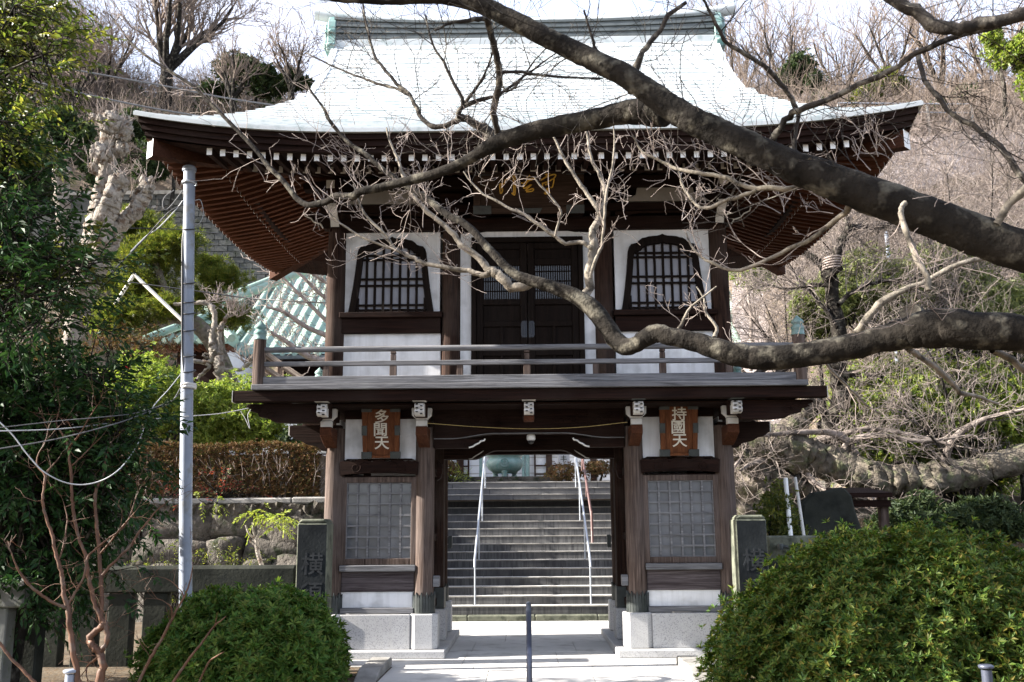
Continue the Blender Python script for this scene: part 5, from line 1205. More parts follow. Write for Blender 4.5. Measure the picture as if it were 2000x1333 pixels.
def twiglets(rng, P, Rr, every, Ls, n0=.12, depth=1, up=.1, r=.0042, rmin=.0021, T=None):
    P = [np.array(p) for p in P]; d = 0; L = sum(np.linalg.norm(b - a) for a, b in zip(P, P[1:])); acc = 0; nxt = L * n0
    for a, b, ra in zip(P, P[1:], Rr):
        s = np.linalg.norm(b - a)
        while acc + s > nxt:
            p = a + (b - a) * (nxt - acc) / s; q = perp(rng, b - a, rng.uniform(.5, 1.15)); q[2] += up; q[1] *= .8
            ramify(rng, T or TW, p, q, rng.uniform(*Ls), min(r * rng.uniform(.7, 1.3), ra * .7), depth, 4, (1, 3), .6, .65, .10, .17, rmin)
            nxt += every * rng.uniform(.5, 1.6)
        acc += s
for rows, Y0, Y1 in BR:
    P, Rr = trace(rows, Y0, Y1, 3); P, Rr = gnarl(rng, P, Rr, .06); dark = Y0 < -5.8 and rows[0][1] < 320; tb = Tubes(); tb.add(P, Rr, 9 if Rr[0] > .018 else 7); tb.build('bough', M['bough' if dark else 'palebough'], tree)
    dense = rows[0][1] < 760 and Y1 > -8.4
    if Y0 > -5.8 or rows[0][1] > 320: twiglets(rng, P, Rr, .2, (.14, .40), .18, 2)
    else: twiglets(rng, P, Rr, .13, (.25, .75), .12, 2, .12, .0045, .0018, TD)
P, Rr = trace(MID[18:], -6.4, -5.6, 3); twiglets(rng, P, Rr, .10, (.12, .42), .05, 1)
P, Rr = trace(MID[6:20], -7.2, -6.3, 3); twiglets(rng, P, Rr, .16, (.2, .6), .0, 2)
P, Rr = trace(LOW[21:], -5.0, -4.6, 3); twiglets(rng, P, Rr, .13, (.15, .45), .1, 2)
P, Rr = trace(LOW[4:16], -6.3, -5.5, 3); twiglets(rng, P, Rr, .5, (.2, .5), .0, 1)
P, Rr = trace(UPL[4:18], -8.4, -7.7, 3); twiglets(rng, P, Rr, .2, (.3, .8), .0, 2, .1, .0045, .0018, TD)
# fine spray of twigs in front of the eaves
for _ in range(26):
    px = rng.uniform(640, 1420); py = rng.uniform(300, 455); Y = rng.uniform(-5.3, -4.4); p = at(px, py, Y)
    if 880 < px < 1180 and py > 320: continue
    ramify(rng, TW, p, (rng.normal() * .55, rng.normal() * .4, 1.0), rng.uniform(.18, .42), .0045, 2, 4, (1, 3), .62, .6, .12, .16, .0021)
for _ in range(24):
    px = rng.uniform(1420, 1760); py = rng.uniform(260, 420); Y = rng.uniform(-7.9, -7.2); p = at(px, py, Y)
    ramify(rng, TW, p, (-.6 + rng.normal() * .5, rng.normal() * .4, .55), rng.uniform(.15, .32), .0045, 2, 4, (1, 3), .62, .6, .12, .16, .0021)
TW.build('crown', M['twig'], tree); TD.build('crown', M['bough'], tree)
# ================================================================== plants
def ell_shell(rng, n, c, r, lo=.72, hi=1.04, zmin=None):
    d = rnd_dirs(rng, n); f = rng.uniform(lo, hi, n)[:, None]
    p = np.array(c) + d * np.array(r) * f; nn = unit(d / np.array(r))
    if zmin is not None: k = p[:, 2] > zmin; p, nn = p[k], nn[k]
    return p, nn
def stems_into(T, rng, base, c, r, n=6, r0=.02, depth=2, L=None):
    for _ in range(n):
        q = np.array(c) + rnd_dirs(rng, 1)[0] * np.array(r) * .35 - np.array(base)
        ramify(rng, T, np.array(base) + rng.normal(size=3) * np.array([r[0] * .25, r[1] * .2, 0]), q + np.array([0, 0, .3]), (L or r[2]) * rng.uniform(.7, 1.1), r0, depth, 4, (2, 3), .7, .6, .05, .15, .003)
# ---- clipped bushes in front
def dome_bush(label, c, r, zb, n, leaf, mat, seed, mats_stem, peaky=1.0, lo=.62):
    rng = np.random.default_rng(seed)
    root = empty('round_bush', (c[0], c[1], zb), label, 'bush')
    th = rng.uniform(0, 2 * np.pi, n); v = rng.uniform(0, 1, n)
    # superellipsoid dome: flat-topped sides, full at the base
    ce = v ** .62; ph = np.arccos(np.clip(ce, 0, 1)); e = .72 * peaky
    cx = np.sign(np.cos(th)) * np.abs(np.cos(th)) ** .8; sy = np.sign(np.sin(th)) * np.abs(np.sin(th)) ** .8
    rr = np.sin(ph) ** e; hh = np.cos(ph) ** e
    lump = 1 + .03 * np.sin(th * 23 + ph * 15) * np.sin(ph * 19 + th * 3) + .05 * np.sin(th * 5 + seed) * np.sin(ph * 4) + .04 * np.sin(th * 9 + 2) + .03 * np.sin(th * 17 + ph * 11)
    f = (lump * rng.choice([1.05, 1.0, .95, .87, .78, lo], n, p=[.03, .33, .24, .2, .12, .08]) * rng.normal(1, .015, n))[:, None]
    H = c[2] - zb
    p = np.stack([cx * rr * r[0], sy * rr * r[1], hh * H], 1) * f + np.array([c[0], c[1], zb])
    nn = unit(np.stack([cx * rr / r[0], sy * rr / r[1], hh / H], 1) + np.array([[0, 0, .35]]))
    keep = (p[:, 2] > zb + .12) & ((p[:, 2] > zb + .55) | (rng.uniform(size=n) < .42)); p, nn = p[keep], nn[keep]
    nn = unit(nn + rng.normal(size=nn.shape) * .22)
    P_, D_, N_ = rosettes(rng, p, nn, 8, 58, .3)
    L = leaf * rng.uniform(.65, 1.3, len(P_)); leaves('crown', P_, D_, N_, L, L * .34, mat, root, .10, .10)
    T = Tubes(); stems_into(T, rng, (c[0], c[1], zb), (c[0], c[1], zb + H * .5), (r[0] * 1.3, r[1] * .8, H * .5), 26, .016, 2, H * .42)
    T.build('stems', mats_stem, root)
    return root
c = at(492, 1158, -2.5)
dome_bush('clipped dark green round bush, the smaller one left of the steps', (c.x, -2.55, c.z - .06), (1.12, .98), -.47, 8800, .076, M['leaf_bush'], 1, M['bark'])
c = at(1765, 1062, -3.1)
dome_bush('big clipped round bush with yellowish green leaves at the right', (c.x - .06, -3.15, c.z + .02), (2.14, 1.55), -.47, 24000, .068, M['leaf_bush2'], 2, M['bark'], 1.36)
# ---- shrub and tree makers for the middle distance
def shrub(name, label, cat, blobs, n, k, leaf, mat, seed, zb, stem_r=.03, nst=5, lo=.55, group=None, ang=60, stemmat='bark', wd=.42):
    rng = np.random.default_rng(seed); c0 = blobs[0][0]
    root = empty(name, (c0[0], c0[1], zb), label, cat, group)
    tot = sum(b[1][0] * b[1][2] for b in blobs); PP = []; NN = []
    for c, r in blobs:
        p, nn = ell_shell(rng, max(20, int(n * r[0] * r[2] / tot)), c, r, lo, 1.06, zb + .05)
        q_ = (p - np.array(c)) / np.array(r); w_ = 1 + .20 * np.sin(q_[:, 0] * 4.3 + seed) * np.sin(q_[:, 2] * 5.1 + seed * 2) + .12 * np.sin(q_[:, 0] * 9 + q_[:, 1] * 7 + seed) + .10 * np.sin(q_[:, 2] * 11 - q_[:, 0] * 6); w_ *= rng.choice([1, 1.12, 1.25], len(p), p=[.82, .12, .06])
        p = np.array(c) + q_ * w_[:, None] * np.array(r); p = p + 0
        g = np.sin(p[:, 0] * 5.1 / r[0] + seed) * np.sin(p[:, 1] * 4.7 / r[1] + 1) * np.sin(p[:, 2] * 5.9 / r[2] + 2); k_ = g > -.42
        PP.append(p[k_]); NN.append(nn[k_])
    p = np.concatenate(PP); nn = unit(np.concatenate(NN) + rng.normal(size=(len(p), 3)) * .35)
    P_, D_, N_ = rosettes(rng, p, nn, k, ang, .35); L = leaf * rng.uniform(.6, 1.35, len(P_)); leaves('crown', P_, D_, N_, L, L * wd, M[mat], root)
    T = Tubes()
    for c, r in blobs: stems_into(T, rng, (c[0], c[1], max(zb, c[2] - r[2] * 1.3)) , c, r, nst, stem_r, 2)
    T.add([np.array((c0[0], c0[1], zb - .1)), np.array((c0[0] + .1, c0[1], (zb + c0[2]) / 2)), np.array(c0)], [stem_r * 2.2, stem_r * 1.7, stem_r], 8)
    T.build('trunk', M[stemmat], root); return root
def blob(px, py, rx, rz, Y, ry=None):
    s = mpp(Y); p = at(px, py, Y); return ((p.x, p.y, p.z), (rx * s, (ry or rx) * s, rz * s))
# ---- clipped brown hedge on the boulder wall
rng = np.random.default_rng(31)
hz0, hz1 = 2.42, at(450, 872, 7.0).z; x1 = at(628, 900, 7.0).x
hd = empty('clipped_hedge', (x1 - 5, 7.1, hz0), 'long clipped reddish brown hedge along the boulder wall', 'hedge')
n = 17000; x = rng.uniform(-17, x1, n); u = rng.uniform(0, 1, n)
top = u < .3; z = np.where(top, hz1 + rng.normal(size=n) * .03, rng.uniform(hz0 + .06, hz1, n)); y = np.where(top, rng.uniform(6.72, 7.6, n), 6.72 + np.abs(rng.normal(size=n)) * .10)
p = np.stack([x, y, z + .035 * np.sin(x * 3)], 1); nn = np.where(top[:, None], np.array([[0, 0, 1.]]), np.array([[0, -1., .25]])) + rng.normal(size=(n, 3)) * .4
P_, D_, N_ = rosettes(rng, p, nn, 5, 55, .35); L = .055 * rng.uniform(.6, 1.3, len(P_)); leaves('leaves', P_, D_, N_, L, L * .5, M['leaf_brown'], hd)
T = Tubes()
for _ in range(900):
    q = np.array((rng.uniform(-17, x1), rng.uniform(6.8, 7.5), hz0)); ramify(rng, T, q, (rng.normal() * .3, rng.normal() * .25, 1), .55, .012, 1, 3, (2, 3), .7, .6, .1, .15, .004)
T.build('stems', M['twig'], hd)
m = MB(); m.box(-17, x1, 6.95, 7.5, hz0, hz1 - .2); m.build('core', M['earth'], hd)
# ---- plants on and under the boulder wall
def sprayplant(name, label, cat, org, dirs_up, n, length, k, leaf, wd, mat, seed, stem_h=0, spread=.8, droop=.3, stemmat='bark', group=None):
    rng = np.random.default_rng(seed); root = empty(name, org, label, cat, group)
    o = np.array(org); tips = o + rng.normal(size=(n, 3)) * np.array([spread, spread * .6, spread * .5]) * .35 + np.array([0, 0, stem_h])
    d = rng.normal(size=(n, 3)) * .6 + np.array(dirs_up); P_, D_, N_, tw = sprays(rng, tips, d, length, k, droop)
    L = leaf * rng.uniform(.6, 1.3, len(P_)); leaves('leaves', P_, D_, N_, L, L * wd, M[mat], root)
    T = Tubes()
    for t, w in zip(tips, tw): T.add([o + (t - o) * .0 + rng.normal(size=3) * .03, (o + t) / 2 + rng.normal(size=3) * .03, t, w[2]], [.012, .009, .006, .003], 4)
    T.build('stems', M[stemmat], root); return root
p = at(435, 955, 6.2); sprayplant('nandina_plant', 'red tipped leafy plant in front of the brown hedge', 'plant', (p.x, 6.25, 2.42), (0, 0, .9), 34, .35, 9, .075, .3, 'leaf_red', 41, .18, 1.0)
p = at(335, 950, 6.2); sprayplant('nandina_plant', 'low reddish plant on the wall cap behind the steel pole', 'plant', (p.x, 6.25, 2.42), (0, 0, .6), 22, .3, 9, .07, .3, 'leaf_red', 42, .05, .9)
for k, (px, py, lab) in enumerate(((425, 1075, 'fine leaved green shrub before the boulder wall beside the pole'), (475, 1060, 'small olive shrub between the pole and the forked sapling'), (330, 1060, 'drooping green shrub before the boulders left of the pole'))):
    p = at(px, py + 40, 4.2); sprayplant('wild_shrub', lab, 'shrub', (p.x, 4.2, 0), (0, -.2, .8), 50, .42, 11, .06, .34, 'leaf_olive', 50 + k, .95 if k != 1 else .7, 1.5)
for k, (px, py, lab) in enumerate(((410, 985, 'yellow green fern sprig on the upper boulders'), (508, 1008, 'tiny yellow green sprig by the right boulders'))):
    p = at(px, py, 5.55); sprayplant('fern_sprig', lab, 'plant', tuple(p), (.3, -.6, .2), 7, .28, 13, .075, .34, 'leaf_yellow', 60 + k, 0, .4, .5)
# forked sapling with yellow green leaves behind the fence
sap = empty('forked_sapling', (at(560, 1200, 1.2).x, 1.2, 0), 'pale forked sapling with yellow green fern-like leaves behind the fence', 'sapling')
T = Tubes(); S = lambda rows: trace(rows, 1.2, 1.2, 3, (300, 860), 2.82, 2.82)
for rows in ([(700, 900, 13), (680, 870, 13), (640, 790, 12), (600, 700, 12), (585, 660, 12), (570, 600, 12), (566, 540, 10)], [(566, 545, 9), (530, 520, 8), (515, 490, 6), (508, 468, 5)], [(566, 545, 8), (550, 500, 7), (546, 452, 5)], [(568, 540, 8), (590, 490, 7), (602, 440, 5)], [(570, 535, 8), (620, 490, 7), (655, 462, 5), (690, 420, 3)], [(585, 600, 9), (550, 570, 8), (525, 545, 7)], [(580, 520, 6), (577, 470, 5), (578, 430, 4)], [(590, 525, 6), (612, 480, 5), (618, 445, 3)]):
    T.add(*S(rows), 8)
T.build('trunk', M['palebark'], sap)
rng = np.random.default_rng(66); O = []; Dd = []
for (a, b_), n_ in (((520, 395), 3), ((560, 420), 3), ((620, 400), 5), ((690, 415), 6), ((715, 430), 5), ((655, 490), 3), ((665, 470), 3)):
    for _ in range(n_): O.append(at(300 + a / 2.82, 860 + b_ / 2.82, 1.2)); Dd.append((rng.normal() * .8, rng.normal() * .6, -.05 + rng.normal() * .25))
P_, D_, N_, tw = sprays(rng, np.array([tuple(o) for o in O]), np.array(Dd), .30, 15, .35); L = .075 * rng.uniform(.7, 1.2, len(P_)); leaves('leaves', P_, D_, N_, L, L * .3, M['leaf_yellow'], sap)
# ---- terrace shrubs, left
shrub('lime_shrub', 'sunlit yellow green shrub left of the steel pole', 'shrub', [blob(285, 760, 75, 62, 9.0), blob(225, 800, 60, 55, 8.6), blob(330, 810, 45, 48, 8.8)], 5200, 6, .08, 'leaf_lime', 71, 2.45, .03)
shrub('lime_shrub', 'sunlit yellow green shrub between the steel pole and the gate', 'shrub', [blob(440, 800, 70, 58, 9.4), blob(400, 850, 45, 40, 9.2), blob(530, 775, 65, 35, 9.6), blob(500, 830, 55, 42, 9.2)], 6500, 6, .08, 'leaf_lime', 72, 2.45, .03)
shrub('dark_shrub', 'small dark round shrub above the hedge beside the gate', 'shrub', [blob(585, 860, 38, 28, 8.6)], 700, 6, .07, 'leaf_hill', 73, 2.45, .02)
shrub('tiered_shrub', 'small tiered shrub with pale leaves before the white house', 'shrub', [blob(527, 843, 30, 12, 10.5), blob(500, 862, 16, 8, 10.4)], 420, 6, .07, 'leaf_lime', 74, 2.6, .02)
# pines
def pine(label, blobs, seed, zb, limbs):
    rng = np.random.default_rng(seed); c0 = blobs[0][0]; root = empty('pine_tree', (c0[0], c0[1], zb), label, 'pine')
    P_ = []; D_ = []; N_ = []; T = Tubes()
    for c, r in blobs:
        p, nn = ell_shell(rng, int(170 * r[0] * r[1] * 6) + 50, c, r, .2, 1.3); q_ = (p - np.array(c)) / np.array(r); w_ = 1 + .3 * np.sin(q_[:, 0] * 6 + seed) * np.sin(q_[:, 1] * 5) + .2 * np.sin(q_[:, 0] * 13 + 1); p = np.array(c) + q_ * w_[:, None] * np.array(r); nn = unit(nn + np.array([[0, 0, .8]]))
        a, b_, d = rosettes(rng, p, nn, 14, 42, .3); P_.append(a); D_.append(b_); N_.append(d)
        for _ in range(10): q = np.array(c) + rnd_dirs(rng, 1)[0] * np.array(r) * .8; T.add([np.array(c) - np.array([r[0] * .2, 0, r[2] * .8]), (np.array(c) + q) / 2 - np.array([0, 0, .05]), q], [.03, .02, .008], 5)
    P_ = np.concatenate(P_); L = .16 * rng.uniform(.7, 1.2, len(P_)); leaves('needles', P_, np.concatenate(D_), np.concatenate(N_), L, L * .10, M['leaf_olive'], root)
    for rows, Y in limbs: T.add(*trace(rows, Y, Y, 3), 10)
    T.build('trunk', M['oldbark'], root)
pine('old pine with dark arching bough before the green roofs', [blob(300, 500, 70, 28, 11.5), blob(345, 470, 45, 22, 11.2), blob(270, 560, 60, 25, 11.8), blob(240, 620, 55, 26, 11), blob(330, 600, 40, 22, 11), blob(260, 445, 60, 25, 12)], 81, 2.6,
     [([(470, 860, 22), (450, 760, 20), (420, 680, 17), (385, 635, 16), (345, 618, 15), (310, 622, 14), (290, 632, 10)], 11.4), ([(345, 618, 10), (320, 560, 8), (300, 500, 6)], 11.4)])
pine('small pine bough spreading behind the steel pole', [blob(430, 545, 45, 20, 13), blob(405, 520, 35, 16, 13.2), blob(455, 620, 40, 20, 12.5), blob(400, 580, 35, 20, 12.6)], 82, 2.9, [([(440, 800, 12), (430, 680, 10), (425, 560, 7)], 12.9)])
# brown leaf tangle under the pines
shrub('brown_shrub', 'reddish brown winter shrub below the pines', 'shrub', [blob(285, 680, 60, 35, 10.3), blob(225, 660, 50, 30, 10.6), blob(120, 690, 70, 45, 10)], 1500, 5, .07, 'leaf_brown', 83, 2.5, .02)
# ---- pollarded tree with knobby heads
rng = np.random.default_rng(91); pt = empty('pollarded_tree', tuple(at(140, 800, 5.2)), 'pale pollarded tree with swollen knobby branch ends', 'tree')
m = MB()
LM = [([(128, 900, 27), (132, 780, 26), (140, 680, 25), (158, 590, 29), (175, 520, 33), (186, 470, 31), (190, 430, 27), (198, 390, 22), (206, 340, 22), (214, 290, 26), (228, 250, 30), (238, 232, 20)], 6, (None,)),
      ([(165, 560, 30), (200, 490, 28), (218, 458, 26), (240, 432, 22), (258, 418, 19), (272, 400, 19), (280, 378, 20), (288, 356, 18)], 5.6, 0), ([(192, 470, 28), (204, 425, 24), (216, 400, 23), (226, 372, 24), (234, 350, 24)], 5.3, 0),
      ([(150, 600, 24), (136, 545, 24), (126, 500, 22), (122, 450, 18)], 6.2, 0), ([(130, 480, 18), (122, 400, 17), (120, 350, 20), (122, 315, 20)], 6.6, 0)]
for rows, Y, _ in LM:
    P, Rr = trace(rows, Y, Y, 9); P, Rr = gnarl(rng, P, [r * .8 for r in Rr], .02); m.tube([tuple(p) for p in P], Rr, 26)
sd = 300
for px, py, rr_, Y, n_ in ((215, 240, 30, 5.7, 90), (245, 258, 24, 5.8, 60), (198, 300, 24, 5.6, 50), (184, 328, 15, 5.6, 34), (236, 290, 22, 5.9, 40), (181, 228, 9, 5.7, 14), (236, 352, 20, 5.2, 50), (222, 390, 13, 5.2, 24), (285, 368, 15, 5.5, 44), (296, 352, 10, 5.5, 26), (270, 410, 11, 5.5, 20), (300, 405, 6, 5.5, 8), (122, 310, 18, 6.5, 30), (135, 335, 11, 6.5, 18)):
    c = np.array(at(px, py, Y)); s = mpp(Y) * .82
    boulder(m, tuple(c), (rr_ * s * .8, rr_ * s * .6, rr_ * s * .85), sd, 0, .8, .06)
    for _ in range(n_ // 2):
        sd += 1; d = rnd_dirs(rng, 1)[0]; q = rng.uniform(.12, .30) * rr_ * s; boulder(m, tuple(c + d * rr_ * s * np.array([.88, .7, .92])), (q, q, q * rng.uniform(.8, 1.3)), sd, 0, .8, .05)
roughen(m, .05, 3.0); roughen(m, .022, 14.); m.build('trunk', M['palebark'], pt)
T = Tubes()
for px, py, Y in ((215, 225, 5.7), (250, 240, 5.8), (290, 350, 5.5), (236, 340, 5.2), (122, 300, 6.5), (190, 320, 5.6)):
    for _ in range(9): ramify(rng, T, at(px + rng.normal() * 14, py + rng.normal() * 8, Y - .2), (rng.normal() * .7, -.2, .7), rng.uniform(.15, .4), .008, 1, 3, (0, 2), .6, .5, .1, .15, .004)
T.build('crown', M['twig'], pt)
# ---- pruned knotty tree behind the railing, with bamboo props
rng = np.random.default_rng(95); kt = empty('pruned_tree', tuple(at(430, 800, 10.3)), 'bare pruned orange-barked tree with knotted limbs beyond the pole', 'tree')
m = MB(); S = lambda rows, Y=10.3: trace(rows, Y, Y, 4, (280, 500), 3.33, 3.33)
for rows in ([(470, 1150, 34), (490, 900, 34), (505, 760, 36), (490, 700, 32), (462, 640, 30), (448, 590, 24), (446, 540, 22), (455, 450, 19), (462, 380, 18), (440, 330, 17), (400, 308, 15), (330, 306, 12), (200, 312, 12)], [(470, 650, 26), (500, 610, 20), (494, 540, 16), (505, 470, 14), (530, 420, 13), (565, 360, 12)], [(500, 720, 22), (450, 685, 18), (400, 692, 16), (330, 690, 14)], [(500, 750, 18), (560, 742, 14), (640, 738, 12), (670, 712, 13), (710, 690, 9)], [(410, 690, 14), (425, 730, 12), (380, 770, 12), (350, 800, 8)], [(590, 900, 15), (535, 910, 16), (500, 880, 16), (462, 838, 17), (420, 880, 17), (395, 930, 18), (425, 965, 16), (380, 1000, 15), (330, 1040, 12)]):
    P, Rr = S(rows); P, Rr = gnarl(rng, P, Rr, .07); m.tube([tuple(p) for p in P], Rr, 10)
for a, b_, r_, n_ in ((462, 620, 30, 8), (565, 345, 20, 10), (440, 490, 20, 8), (500, 470, 20, 8), (535, 470, 16, 6), (405, 650, 18, 8), (665, 715, 16, 6), (535, 905, 18, 6), (400, 930, 16, 6), (420, 300, 16, 8)):
    c = np.array(at(280 + a / 3.33, 500 + b_ / 3.33, 10.3)); s = mpp(10.3) / 3.33
    for _ in range(n_): sd += 1; q = rng.uniform(.25, .45) * r_ * s; boulder(m, tuple(c + rnd_dirs(rng, 1)[0] * r_ * s), (q, q, q), sd)
m.build('trunk', M['palebark'], kt); T = Tubes()
for a, b_ in ((430, 300), (480, 300), (565, 345), (585, 340), (640, 390), (700, 690), (560, 400), (610, 400), (660, 700)):
    for _ in range(7): ramify(rng, T, at(280 + a / 3.33, 500 + b_ / 3.33, 10.3), (rng.normal() * .7, rng.normal() * .5, .8), .38, .012, 1, 3, (1, 3), .6, .6, .1, .15, .005)
T.build('crown', M['twig'], kt)
for rows, lab in ((((262, 537), (358, 628)), 'bamboo prop slanting down to the right behind the steel pole'), (((262, 537), (228, 590)), 'shorter bamboo prop forming an inverted V on the left')):
    m = MB(); (a, b_), (c, d) = rows; p, q = at(a, b_, 9.3), at(c, d, 9.2); m.tube([p, (p + q) / 2, q + (q - p) * .1], .045, 8); tag(m.build('bamboo_prop', M['ivory']), lab, 'prop')
# bare bush before the hall roof
rng = np.random.default_rng(97); bt = empty('bare_shrub', tuple(at(640, 690, 9.5)), 'sunlit bare shrub with grey twigs before the green hall roof', 'shrub'); T = Tubes()
for rows in ([(665, 700, 8), (625, 705, 7), (590, 690, 6), (560, 668, 5), (530, 650, 3)], [(650, 660, 6), (600, 640, 5), (555, 610, 4), (520, 600, 2.5)], [(650, 640, 5), (610, 600, 4), (570, 560, 3), (530, 520, 2)], [(660, 600, 5), (620, 570, 4), (590, 540, 3), (560, 515, 2)], [(660, 570, 4), (630, 548, 3), (600, 530, 2)], [(665, 690, 7), (640, 600, 5), (640, 540, 3)]):
    P, Rr = trace(rows, 9.6, 9.2, 3); T.add(P, Rr, 6)
    for i in range(2, len(P)): 
        for _ in range(2): ramify(rng, T, P[i], (-.5 + rng.normal() * .5, rng.normal() * .4, .5 + rng.normal() * .3), .45, .013, 2, 3, (1, 3), .65, .6, .1, .15, .006)
T.build('crown', M['twig'], bt)
# ---- shrubs at the stair head
for px, py, w, h, mt, lab in ((1105, 922, 38, 18, 'leaf_brown', 'orange brown clipped shrub before the pale stone post'), (1168, 914, 30, 14, 'leaf_brown', 'darker brown shrub right of the steel handrail at the stair top'), (872, 917, 22, 18, 'leaf_brown', 'orange brown shrub at the left of the stair top')):
    shrub('court_shrub', lab, 'shrub', [blob(px, py, w, h, YP + .9, 26)], 520, 6, .06, mt, 100 + px, ZP, .018)
for px, lab in ((886, 'yellow green grass tuft by the stone platform'),):
    p = at(px, 944, YP + .7); sprayplant('grass_tuft', lab, 'plant', (p.x, YP + .7, ZP), (0, 0, 1.2), 60, .3, 3, .2, .06, 'leaf_yellow', 130, .02, .8, .2)
# ---- dark glossy evergreen, lower left, with red flowers
def evergreen(name, label, cat, trunk, limbs, clusters, nsp, length, k, leaf, wd, mat, seed, droop=.25, fl=None, rad=.45):
    rng = np.random.default_rng(seed); root = empty(name, trunk[0], label, cat); T = Tubes()
    T.add([np.array(t) for t in trunk], list(np.linspace(.13, .06, len(trunk))), 10)
    O = []; Dd = []
    for c in clusters:
        c = np.array(c); b = np.array(trunk[min(len(trunk) - 1, int(rng.integers(1, len(trunk))))]); mid = (b + c) / 2 + rng.normal(size=3) * .15 + np.array([0, 0, .1])
        q = smooth([tuple(b), tuple(mid), tuple(c)], 4); T.add([np.array(v) for v in q], list(np.linspace(.028, .008, len(q))), 6)
        o = c + rng.normal(size=(nsp, 3)) * np.array([rad, rad * .8, rad * .7]); O.append(o); Dd.append(unit(c - b) * .7 + (o - c) * 1.2 + rng.normal(size=(nsp, 3)) * .35 + np.array([.1, -.25, .05]))
        for v in o[:6]: T.add([c, (c + v) / 2 + rng.normal(size=3) * .03, v], [.008, .006, .004], 4)
    O = np.concatenate(O); Dd = np.concatenate(Dd); P_, D_, N_, tw = sprays(rng, O, Dd, length, k, droop)
    L = leaf * rng.uniform(.65, 1.3, len(P_)); leaves('crown', P_, D_, N_, L, L * wd, M[mat], root, .12, .18)
    for w in tw: T.add(list(w), [.005, .004, .0025], 3)
    T.build('trunk', M['bark'], root)
    if fl:
        for px, py, Y in fl:
            c = np.array(at(px, py, Y)); p = np.repeat(c[None], 9, 0); d = rnd_dirs(rng, 9) * .6 + np.array([[.1, -.8, .1]]); leaves('flower', p, d, rnd_dirs(rng, 9), .045, .04, M['petal'], root)
    return root
rng = np.random.default_rng(140)
cl = []
for _ in range(145):
    t = rng.uniform(); py = rng.uniform(720, 1150); lim = 300 if py < 1000 else 260 - (py - 1000) * .35
    cl.append(tuple(at(rng.uniform(-60, lim - 68), py, rng.uniform(-3.6, -2.1) if py > 960 else rng.uniform(-4.1, -3.1))))
evergreen('camellia_tree', 'dark glossy evergreen with a few red flowers at the left fence', 'tree', [(-5.6, -3.3, -.4), (-5.5, -3.3, .8), (-5.6, -3.4, 2.0), (-5.4, -3.3, 3.0)], None, cl, 15, .30, 9, .10, .42, 'leaf_dark', 141, .3, [(249, 719, -3.6), (223, 746, -3.6)], .25)
def region(n, lims, Y0, Y1):
    """cluster centres left of a leaf line given as (py, px) pairs"""
    ys = [l[0] for l in lims]; xs = [l[1] for l in lims]; L = []
    while len(L) < n:
        py = rng.uniform(ys[0], ys[-1]); lim = np.interp(py, ys, xs); px = rng.uniform(-70, 260)
        if px < lim: L.append(tuple(at(px, py, rng.uniform(Y0, Y1))))
    return L
cl = region(66, [(200, 20), (300, 70), (400, 80), (470, 110), (540, 190), (610, 170), (650, 40)], -5.0, -3.4)
evergreen('overhanging_evergreen', 'tall dark evergreen overhanging the left edge below the lighter foliage', 'tree', [(-7.0, -4.0, -.4), (-7.0, -4.0, 1.8), (-6.8, -4.0, 3.6), (-6.4, -4.0, 5.0), (-6.0, -4.1, 5.9)], None, cl, 12, .34, 9, .10, .36, 'leaf_dark', 142, .35, None, .24)
cl = region(50, [(-60, 90), (60, 100), (150, 90), (230, 40), (330, 15)], -5.2, -3.6) + region(12, [(470, 130), (520, 200), (600, 190)], -4.4, -3.6)
evergreen('olive_leaved_tree', 'sunlit olive-leaved tree filling the top left corner', 'tree', [(-7.6, -4.6, -.4), (-7.6, -4.6, 2.5), (-7.4, -4.6, 5.0), (-7.0, -4.6, 6.6), (-6.6, -4.5, 8.0)], None, cl, 11, .32, 9, .088, .42, 'leaf_olive', 143, .3, None, .24)
# ---- bare orange stems in the lower left corner
rng = np.random.default_rng(151)
def ostems(label, rowsets, Y, seed, tw=True, org=(0, 860), sc=2.818):
    rng = np.random.default_rng(seed); P0, _ = trace(rowsets[0], Y, Y, 3, org, sc, sc); root = empty('bare_stemmed_tree', tuple(P0[0]), label, 'tree', 'bare orange-stemmed trees'); T = Tubes(); T2 = Tubes()
    for i, rows in enumerate(rowsets):
        P, Rr = trace(rows, Y, Y + rng.uniform(-.35, .35) * (i > 0), 4, org, sc, sc); P, Rr = gnarl(rng, P, Rr, .05); T.add(P, Rr, 10)
        if tw:
            for k in range(3, len(P), 4):
                if rng.uniform() < .6: ramify(rng, T2, P[k], (rng.normal() * .8, rng.normal() * .5, .5 + rng.normal() * .4), rng.uniform(.12, .32), .004, 1, 4, (1, 2), .6, .6, .08, .22, .0015)
            ramify(rng, T2, P[-1], P[-1] - P[-2], .25, Rr[-1] * .8, 2, 4, (1, 3), .65, .55, .1, .2, .0015)
    T.build('stems', M['orange_bark'], root); 
    if T2.count(): T2.build('crown', M['orange_bark'], root)
